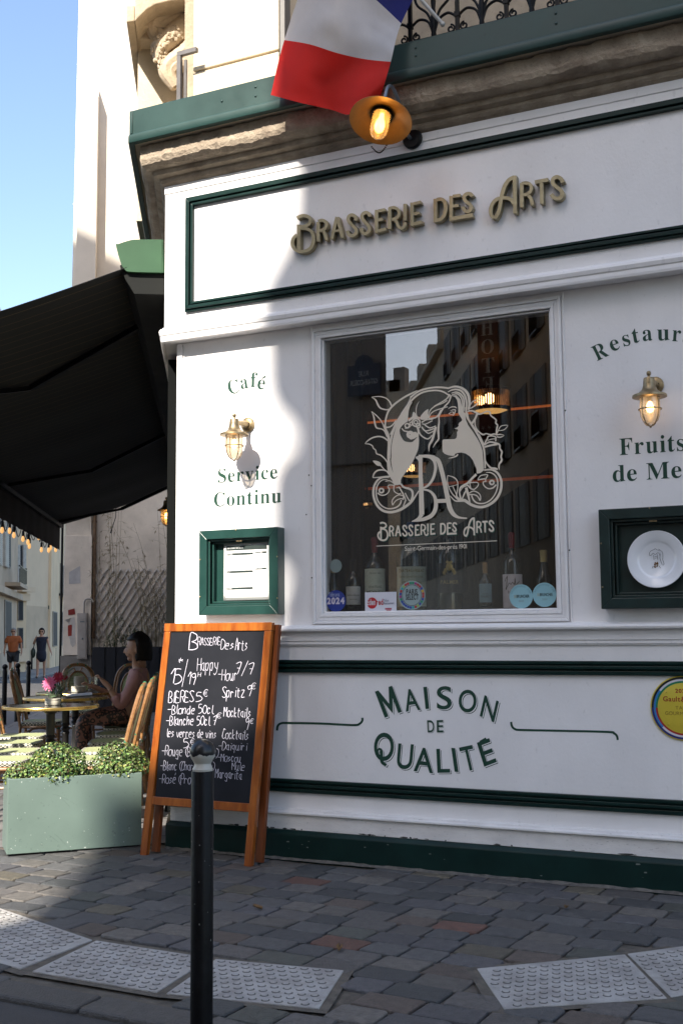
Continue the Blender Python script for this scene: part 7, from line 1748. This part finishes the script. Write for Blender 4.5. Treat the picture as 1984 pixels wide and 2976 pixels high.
def boxwood(label, blobs, seed):
    rn = random.Random(seed); c0 = pp(blobs[0][0], PD_ / 2, PH_ - .05)
    t = thing("boxwood", label, "shrub", c0, 0, "boxwoods in the metal planter")
    m = MB(); ms = MB()
    for u, v, z, r in blobs:
        c = pp(u, v, z) - c0
        for k in range(int(640 * (r / .12) ** 2)):
            d = Vector((rn.gauss(0, 1), rn.gauss(0, 1), rn.gauss(.15, 1))).normalized()
            rr = r * (1 + .10 * NZ.noise(c * 9 + d * 2.4) + .10 * NZ.noise(d * 5 + c * 5)) * rn.uniform(.72, 1.0) ** .6
            p = c + Vector((d.x * rr, d.y * rr, d.z * rr * .85))
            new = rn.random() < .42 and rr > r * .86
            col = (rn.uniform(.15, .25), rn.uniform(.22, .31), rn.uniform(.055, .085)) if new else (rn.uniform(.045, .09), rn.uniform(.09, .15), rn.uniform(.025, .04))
            n_ = (d + Vector((rn.gauss(0, .5), rn.gauss(0, .5), rn.gauss(.2, .5)))).normalized(); a = n_.cross(Vector((rn.gauss(0, 1), rn.gauss(0, 1), rn.gauss(0, 1)))).normalized(); b = n_.cross(a); s_ = rn.uniform(.0065, .0108)
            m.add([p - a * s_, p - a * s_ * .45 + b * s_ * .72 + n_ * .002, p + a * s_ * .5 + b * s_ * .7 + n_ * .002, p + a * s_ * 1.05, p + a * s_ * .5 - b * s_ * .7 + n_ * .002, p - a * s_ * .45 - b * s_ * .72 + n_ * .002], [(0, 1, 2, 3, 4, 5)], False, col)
        for k in range(14):
            d = Vector((rn.gauss(0, .6), rn.gauss(0, .6), 1)).normalized(); ms.tube([c - UP * r * .9, c + d * r * .8], .003, 4)
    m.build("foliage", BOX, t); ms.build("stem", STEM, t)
sc_ = PL_ / 391.0
pu = lambda zx: (zx / 3.136 - 20) * sc_
boxwood("wide boxwood filling the left half of the grey green planter", [(pu(510), .17, .562, .14), (pu(640), .18, .535, .125), (pu(400), .15, .52, .115), (pu(300), .13, .475, .09), (pu(190), .13, .475, .105), (pu(720), .15, .47, .075), (pu(130), .14, .455, .06), (pu(560), .08, .48, .10), (pu(440), .08, .46, .09)], 1)
boxwood("bushy boxwood at the planter's right end beside the chalkboard leg", [(pu(1100), .17, .558, .13), (pu(1210), .18, .545, .115), (pu(990), .15, .515, .11), (pu(920), .13, .465, .07), (pu(1300), .16, .50, .085), (pu(1050), .08, .48, .09), (pu(1170), .08, .48, .09)], 2)
# ================================================================ people
SKIN = pm("skin", (.48, .27, .18), .55, var=.06, scale=20)
def skinned(name, V, Ed, mat_, parent, root, lev=2):
    # V: name -> (x, y, z, radius); a single surface grown round the skeleton
    ks = list(V); ix = {k: i for i, k in enumerate(ks)}
    me = bpy.data.meshes.new(name); me.from_pydata([V[k][:3] for k in ks], [(ix[a], ix[b]) for a, b in Ed], [])
    me.materials.append(mat_)
    o = bpy.data.objects.new(name, me); COL.objects.link(o); o.parent = parent
    md = o.modifiers.new('skin', 'SKIN'); md.use_smooth_shade = True
    if not me.skin_vertices: me.skin_vertices.new() if hasattr(me.skin_vertices, 'new') else None
    for i, k in enumerate(ks):
        r = V[k][3]; d = me.skin_vertices[0].data[i]
        d.radius = (r, r) if not isinstance(r, tuple) else r; d.use_root = (k == root)
    s_ = o.modifiers.new('sub', 'SUBSURF'); s_.levels = lev; s_.render_levels = lev
    # bake to a plain mesh so that it is one continuous surface
    bpy.context.view_layer.update()
    me2 = bpy.data.meshes.new_from_object(o.evaluated_get(bpy.context.evaluated_depsgraph_get()))
    o.modifiers.clear(); o.data = me2; me2.name = name
    me2.polygons.foreach_set('use_smooth', [True] * len(me2.polygons))
    if not me2.materials: me2.materials.append(mat_)
    return o
def join(o, mb):                     # more surface grown into the same mesh
    me = o.data; b = len(me.vertices)
    V = [v.co.copy() for v in me.vertices] + [Vector(v) for v in mb.v]
    Fc = [tuple(p.vertices) for p in me.polygons] + [tuple(b + i for i in f) for f in mb.f]
    n = bpy.data.meshes.new(me.name); n.from_pydata(V, [], Fc); n.polygons.foreach_set('use_smooth', [True] * len(n.polygons)); n.materials.append(me.materials[0]); o.data = n
def head(o, c, k=1.0):              # skull, jaw, nose, ears
    c = Vector(c); h = MB()
    h.ball(c, .092 * k, 16, 12, (1.02, .86, 1.15)); h.ball(c + Vector((.028, 0, -.055)) * k, .062 * k, 14, 10, (.95, .86, 1.0)); h.ball(c + Vector((.062, 0, -.092)) * k, .026 * k, 10, 8, (.8, 1.1, .9))
    h.tube([c + Vector((.085, 0, .01)) * k, c + Vector((.104, 0, -.018)) * k, c + Vector((.108, 0, -.034)) * k, c + Vector((.09, 0, -.04)) * k], [.006 * k, .010 * k, .014 * k, .010 * k], 8)
    for s_ in (1, -1): h.ball(c + Vector((-.005, s_ * .080, -.02)) * k, .024 * k, 8, 6, (.7, .35, 1.2))
    h.tube([c + Vector((-.02, 0, -.06)) * k, c + Vector((-.03, 0, -.17)) * k], [.052 * k, .056 * k], 12)
    join(o, h)
def cap_hair(name, c, k, mat_, parent, drop, front, thick=1.12, bob=0.0):
    m = MB(); c = Vector(c); n1, n2 = 26, 14; vs = []; g = {}
    for i in range(n2 + 1):
        a = PI * i / n2
        for j in range(n1):
            b = 2 * PI * j / n1; d = Vector((math.sin(a) * math.cos(b), math.sin(a) * math.sin(b), math.cos(a)))
            low = -drop if d.x < front else .42
            z = max(d.z, low) if d.z < low else d.z
            r = .092 * k * thick * (1 + .05 * NZ.noise(d * 4) + .025 * NZ.noise(d * 14))
            s_ = 1.0 if d.z >= low else max(0.0, 1.0 - (low - d.z) * 1.2)
            if bob:                        # chin length bob: straight sides, strands, hollow at the face
                r *= 1 + .025 * math.sin(b * 19 + d.z * 3) + .015 * math.sin(b * 41)
                if d.z < 0:
                    l = math.hypot(d.x, d.y) or 1; k_ = .97 if i < n2 - 1 else .0
                    if d.x / l < front: vs.append(c + Vector((d.x / l * r * 1.05 * k_, d.y / l * r * .95 * k_, max(d.z, -.93) * r * bob))); continue
            vs.append(c + Vector((d.x * r * 1.05 * s_, d.y * r * .95 * s_, z * r * 1.22)))
    m.add(vs, [(i * n1 + j, i * n1 + (j + 1) % n1, (i + 1) * n1 + (j + 1) % n1, (i + 1) * n1 + j) for i in range(n2) for j in range(n1)], True)
    return m.build(name, mat_, parent, sharp=180)
def chain(*n): return list(zip(n, n[1:]))
# ---- the seated woman
wb_ = TO(3.92, .60, 0)
t = thing("person", "woman with dark bob in pink blouse seated at the table, reaching forward", "person", wb_, ANG_N); t.scale = (1.06, 1.06, 1.055)
V = {'pelvis': (-.05, 0, .57, .115), 'spine': (-.10, 0, .73, .105), 'chest': (-.11, 0, .87, .115), 'nb': (-.10, 0, .975, .058), 'hb': (-.085, 0, 1.05, .052), 'head': (-.085, 0, 1.16, .086), 'crown': (-.095, 0, 1.245, .066),
     'face': (-.030, 0, 1.155, .060), 'chin': (-.012, 0, 1.085, .030), 'nose': (.024, 0, 1.140, .012), 'brow': (-.005, 0, 1.20, .035)}
E_ = chain('pelvis', 'spine', 'chest', 'nb', 'hb', 'head', 'crown') + [('head', 'face'), ('face', 'chin'), ('face', 'nose'), ('face', 'brow')]
for s_, q in ((1, 'n'), (-1, 'f')):
    el = (.045, .21, .645) if s_ > 0 else (.07, -.19, .68); wr = (.15, .17, .825) if s_ > 0 else (.28, -.10, .80); pa = (.215, .15, .885) if s_ > 0 else (.345, -.07, .83)
    V.update({q + 'sh': (-.105, s_ * .155, .925, .056), q + 'el': (*el, .040), q + 'wr': (*wr, .025), q + 'pa': (*pa, (.022, .034)), q + 'hip': (.01, s_ * .10, .555, .085), q + 'kn': (.40, s_ * .115, .53, .058), q + 'an': (.37, s_ * .115, .09, .034), q + 'to': (.50, s_ * .12, .035, .030)})
    E_ += [('chest', q + 'sh')] + chain(q + 'sh', q + 'el', q + 'wr', q + 'pa') + [('pelvis', q + 'hip')] + chain(q + 'hip', q + 'kn', q + 'an', q + 'to')
    d = (Vector(pa) - Vector(wr)).normalized()
    for k, (sp, L1_, dz) in enumerate(((.024, .07, .012), (.010, .08, .006), (-.006, .076, 0), (-.020, .06, -.004))):
        b = Vector(pa) + d * .02 + Vector((0, sp, 0)); c = b + d * L1_ * .5 + UP * dz; e = c + d * L1_ * .4 - UP * .028
        V.update({f'{q}k{k}': (*b, .0095), f'{q}m{k}': (*c, .0088), f'{q}t{k}': (*e, .0075)}); E_ += chain(q + 'pa', f'{q}k{k}', f'{q}m{k}', f'{q}t{k}')
    b = Vector(pa) + Vector((-.01, s_ * -.03, -.012)); c = b + d * .03 + Vector((.005, s_ * -.012, -.018)); V.update({q + 'th': (*b, .011), q + 'tt': (*c, .009)}); E_ += chain(q + 'pa', q + 'th', q + 'tt')
bo = skinned("body", V, E_, SKIN, t, 'pelvis'); head(bo, (-.085, 0, 1.175), 1.05)
HAIR = pm("dark_hair", (.012, .008, .006), .55, var=.3, scale=40, spec=.2)
cap_hair("hair", (-.105, 0, 1.185), 1.05, HAIR, t, 1.05, .28, 1.22, 1.16)
m = MB()
for s_ in (1, -1): m.ball((.004, s_ * .034, 1.185), .0085, 8, 6, (.6, 1.4, .6)); m.ball((.004, s_ * .036, 1.205), .008, 8, 6, (.5, 2.2, .35))
build_each(m, "eye", HAIR, t); m = MB(); m.ball((-.010, 0, 1.103), .011, 8, 6, (.6, 1.9, .4)); m.build("mouth", pm("lips", (.32, .10, .08), .5), t)
PB = pm("pink_blouse", (.52, .26, .23), .75, var=.10, scale=8, bump=.3, bscale=25)
V2 = {'hem': (-.03, 0, .535, .135), 'pelvis': (-.06, 0, .62, .128), 'spine': (-.105, 0, .74, .120), 'chest': (-.112, 0, .87, .130), 'nb': (-.105, 0, .985, .088)}
E2 = chain('hem', 'pelvis', 'spine', 'chest', 'nb')
for s_, q, el, mid in ((1, 'n', (.040, .212, .642), (.105, .188, .745)), (-1, 'f', (.07, -.19, .68), (.17, -.15, .735))):
    V2.update({q + 's': (-.105, s_ * .158, .922, .070), q + 'u': (-.04, s_ * .19, .79, .060), q + 'e': (*el, .060), q + 'c': (*mid, .045)}); E2 += [('chest', q + 's')] + chain(q + 's', q + 'u', q + 'e', q + 'c')
skinned("blouse", V2, E2, PB, t, 'spine')
lm, lt_, lb_ = mk("leopard_cloth"); L = lt_.links.new; vo = lt_.nodes.new("ShaderNodeTexVoronoi"); vo.inputs['Scale'].default_value = 26; tc = lt_.nodes.new("ShaderNodeTexCoord"); L(tc.outputs['Object'], vo.inputs[0]); cr = lt_.nodes.new("ShaderNodeValToRGB"); cr.color_ramp.interpolation = 'CONSTANT'; e = cr.color_ramp.elements; e[0].color = (.30, .13, .08, 1); e[1].position = .32; e[1].color = (.018, .012, .010, 1); q = e.new(.62); q.color = (.26, .12, .08, 1); L(vo.outputs[0], cr.inputs[0]); L(cr.outputs[0], lb_.inputs['Base Color'])
V3 = {'p': (-.02, 0, .555, .12)}; E3 = []
for s_, q in ((1, 'n'), (-1, 'f')): V3.update({q + 'h': (.05, s_ * .105, .555, .098), q + 'k': (.40, s_ * .12, .53, .078), q + 's': (.385, s_ * .12, .30, .072), q + 'a': (.37, s_ * .12, .14, .070)}); E3 += [('p', q + 'h')] + chain(q + 'h', q + 'k', q + 's', q + 'a')
skinned("trousers", V3, E3, lm, t, 'p')
m = MB(); m.tube([(.135 + .034 * math.cos(a * PI / 8) * .7, .175 + .034 * math.sin(a * PI / 8), .80 + .034 * math.cos(a * PI / 8) * -.6) for a in range(17)], .004, 6, False); m.build("bracelet", BRASS, t)
# ---- the two walkers
def walker(label, zx, zy, d, hgt, kind):
    p = DST(zx / 3.136, 1800 + zy / 3.136, d); t = thing("person", label, "person", p, ANG_S + PI)
    t.scale = (hgt / 1.72,) * 3
    man = kind == 'm'
    V = {'pelvis': (0, 0, .95, .125), 'spine': (.0, 0, 1.13, .115 if man else .10), 'chest': (.0, 0, 1.30, .125), 'nb': (-.01, 0, 1.45, .055), 'hb': (.0, 0, 1.51, .05), 'head': (.01, 0, 1.60, .082), 'crown': (.0, 0, 1.67, .062), 'face': (.045, 0, 1.585, .055), 'chin': (.055, 0, 1.525, .03), 'nose': (.105, 0, 1.585, .010)}
    E_ = chain('pelvis', 'spine', 'chest', 'nb', 'hb', 'head', 'crown') + [('head', 'face'), ('face', 'chin'), ('face', 'nose')]
    arms = {'l': ((.0, .27, 1.16), (.03, .29, .93), (.05, .28, .85)), 'r': ((-.01, -.27, 1.16), (.05, -.29, .93), (.07, -.28, .84))} if man else {'l': ((.02, .25, 1.15), (.10, .33, .95), (.13, .36, .87)), 'r': ((.0, -.27, 1.17), (.14, -.22, 1.30), (.16, -.18, 1.38))}
    stp = {'l': (.10, .10), 'r': (-.08, -.12)} if man else {'l': (-.06, -.10), 'r': (.10, .14)}
    for s_, q in ((1, 'l'), (-1, 'r')):
        el, wr, ha = arms[q]; kx, ax = stp[q]
        V.update({q + 'sh': (0, s_ * .185, 1.40, .055), q + 'el': (*el, .040), q + 'wr': (*wr, .027), q + 'ha': (*ha, (.022, .036)), q + 'hip': (0, s_ * .095, .90, .085), q + 'kn': (kx, s_ * .10, .50, .055), q + 'an': (ax, s_ * .10, .08, .035), q + 'to': (ax + .14, s_ * .115, .03, .032)})
        E_ += [('chest', q + 'sh')] + chain(q + 'sh', q + 'el', q + 'wr', q + 'ha') + [('pelvis', q + 'hip')] + chain(q + 'hip', q + 'kn', q + 'an', q + 'to')
        d_ = (Vector(ha) - Vector(wr)).normalized()
        for k in range(4):
            b = Vector(ha) + d_ * .03 + Vector(((k - 1.5) * .017, 0, 0)); V.update({f'{q}k{k}': (*b, .010), f'{q}t{k}': (*(b + d_ * (.055 + .01 * (k in (1, 2)))), .008)}); E_ += chain(q + 'ha', f'{q}k{k}', f'{q}t{k}')
        b = Vector(ha) + Vector((.035, 0, .005)); V.update({q + 'th': (*b, .011), q + 'tt': (*(b + d_ * .035 + Vector((.01, 0, 0))), .009)}); E_ += chain(q + 'ha', q + 'th', q + 'tt')
    bo = skinned("body", V, E_, SKIN, t, 'pelvis'); head(bo, (.01, 0, 1.61))
    if man:
        H = {'c': (-.015, 0, 1.655, .080), 'b': (-.05, 0, 1.60, .06), 'l': (-.01, .07, 1.625, .025), 'r': (-.01, -.07, 1.625, .025)}; hm = pm("grey_hair", (.30, .28, .26), .7)
    else:
        H = {'c': (-.01, 0, 1.655, .092), 'b': (-.055, 0, 1.58, .07), 'l': (.0, .082, 1.60, .035), 'r': (.0, -.082, 1.60, .035)}; hm = HAIR
    cap_hair("hair", (.0, 0, 1.615), 1.0, hm, t, .25 if man else .75, .25, 1.10 if man else 1.22)
    m = MB()
    for s_ in (1, -1): m.ball((.098, s_ * .034, 1.61), .027, 10, 6, (.35, 1.1, .8))
    m.tube([(.10, -.03, 1.617), (.103, 0, 1.62), (.10, .03, 1.617)], .004, 5); m.build("sunglasses", IRON, t)
    if man:
        T = {'hem': (0, 0, .93, .175), 'w': (0, 0, 1.08, .175), 'c': (0, 0, 1.28, .175), 'n': (-.005, 0, 1.44, .10)}; Et = chain('hem', 'w', 'c', 'n')
        for s_, q in ((1, 'l'), (-1, 'r')): T.update({q + 's': (0, s_ * .19, 1.395, .085), q + 'e': (0, s_ * .25, 1.20, .085)}); Et += [('c', q + 's'), (q + 's', q + 'e')]
        skinned("tshirt", T, Et, pm("orange_tshirt", (.40, .11, .03), .8, var=.12, scale=6), t, 'w')
        T = {'p': (0, 0, .92, .16)}; Et = []
        for s_, q in ((1, 'l'), (-1, 'r')): kx = stp[q][0]; T.update({q + 'h': (.0, s_ * .10, .85, .125), q + 'k': (kx * .8, s_ * .105, .53, .11)}); Et += [('p', q + 'h'), (q + 'h', q + 'k')]
        skinned("shorts", T, Et, pm("dark_shorts", (.035, .036, .04), .85), t, 'p')
        shoe = pm("dark_shoe", (.02, .02, .022), .6)
    else:
        T = {'hem': (.01, 0, .52, .19), 'h': (0, 0, .85, .20), 'w': (0, 0, 1.12, .165), 'c': (0, 0, 1.28, .165), 'n': (-.012, 0, 1.375, .12)}; Et = chain('hem', 'h', 'w', 'c', 'n')
        for s_, q in ((1, 'l'), (-1, 'r')): T.update({q + 's': (0, s_ * .175, 1.40, .062), q + 'e': (0, s_ * .215, 1.33, .058)}); Et += [('c', q + 's'), (q + 's', q + 'e')]
        skinned("dress", T, Et, pm("navy_dress", (.012, .014, .030), .85), t, 'w')
        shoe = pm("brown_sandal", (.10, .06, .04), .6)
    for s_, q in ((1, 'l'), (-1, 'r')):
        ax = stp[q][1]; m = MB(); m.ball((ax + .07, s_ * .108, .035), .10, 10, 6, (1.35, .45, .40)); m.build("shoe", shoe, t)
    return t, p
walker("man in orange T-shirt, dark shorts and sunglasses walking up the street", 118, 540, 39.5, 1.72, 'm')
tw, p = walker("woman in navy dress and sunglasses walking up the street with a shoulder bag", 375, 535, 39.5, 1.69, 'w')
t = thing("shoulder_bag", "dark green bag hanging from the walking woman's shoulder", "bag", p, ANG_S + PI)
m = MB(); m.ball((.02, -.27, .86), .16, 12, 8, (.55, .5, 1.1)); m.build("pouch", pm("dark_green_leather", (.02, .035, .025), .5), t)
m = MB(); m.tube([(.03, -.27, 1.0), (.03, -.22, 1.25), (.0, -.17, 1.44), (-.04, -.22, 1.25), (-.02, -.27, 1.0)], .012, 6); m.build("strap", IRON, t)
t = thing("folded_paper", "small white paper held in the walking woman's hand", "paper", p, ANG_S + PI); m = MB(); m.hexa([(.11, .33, .66), (.17, .34, .66), (.17, .35, .66), (.11, .34, .66)], [(.12, .36, .84), (.17, .37, .84), (.17, .38, .84), (.12, .37, .84)]); m.build("sheet", pm("paper_white2", (.6, .6, .6), .7), t)
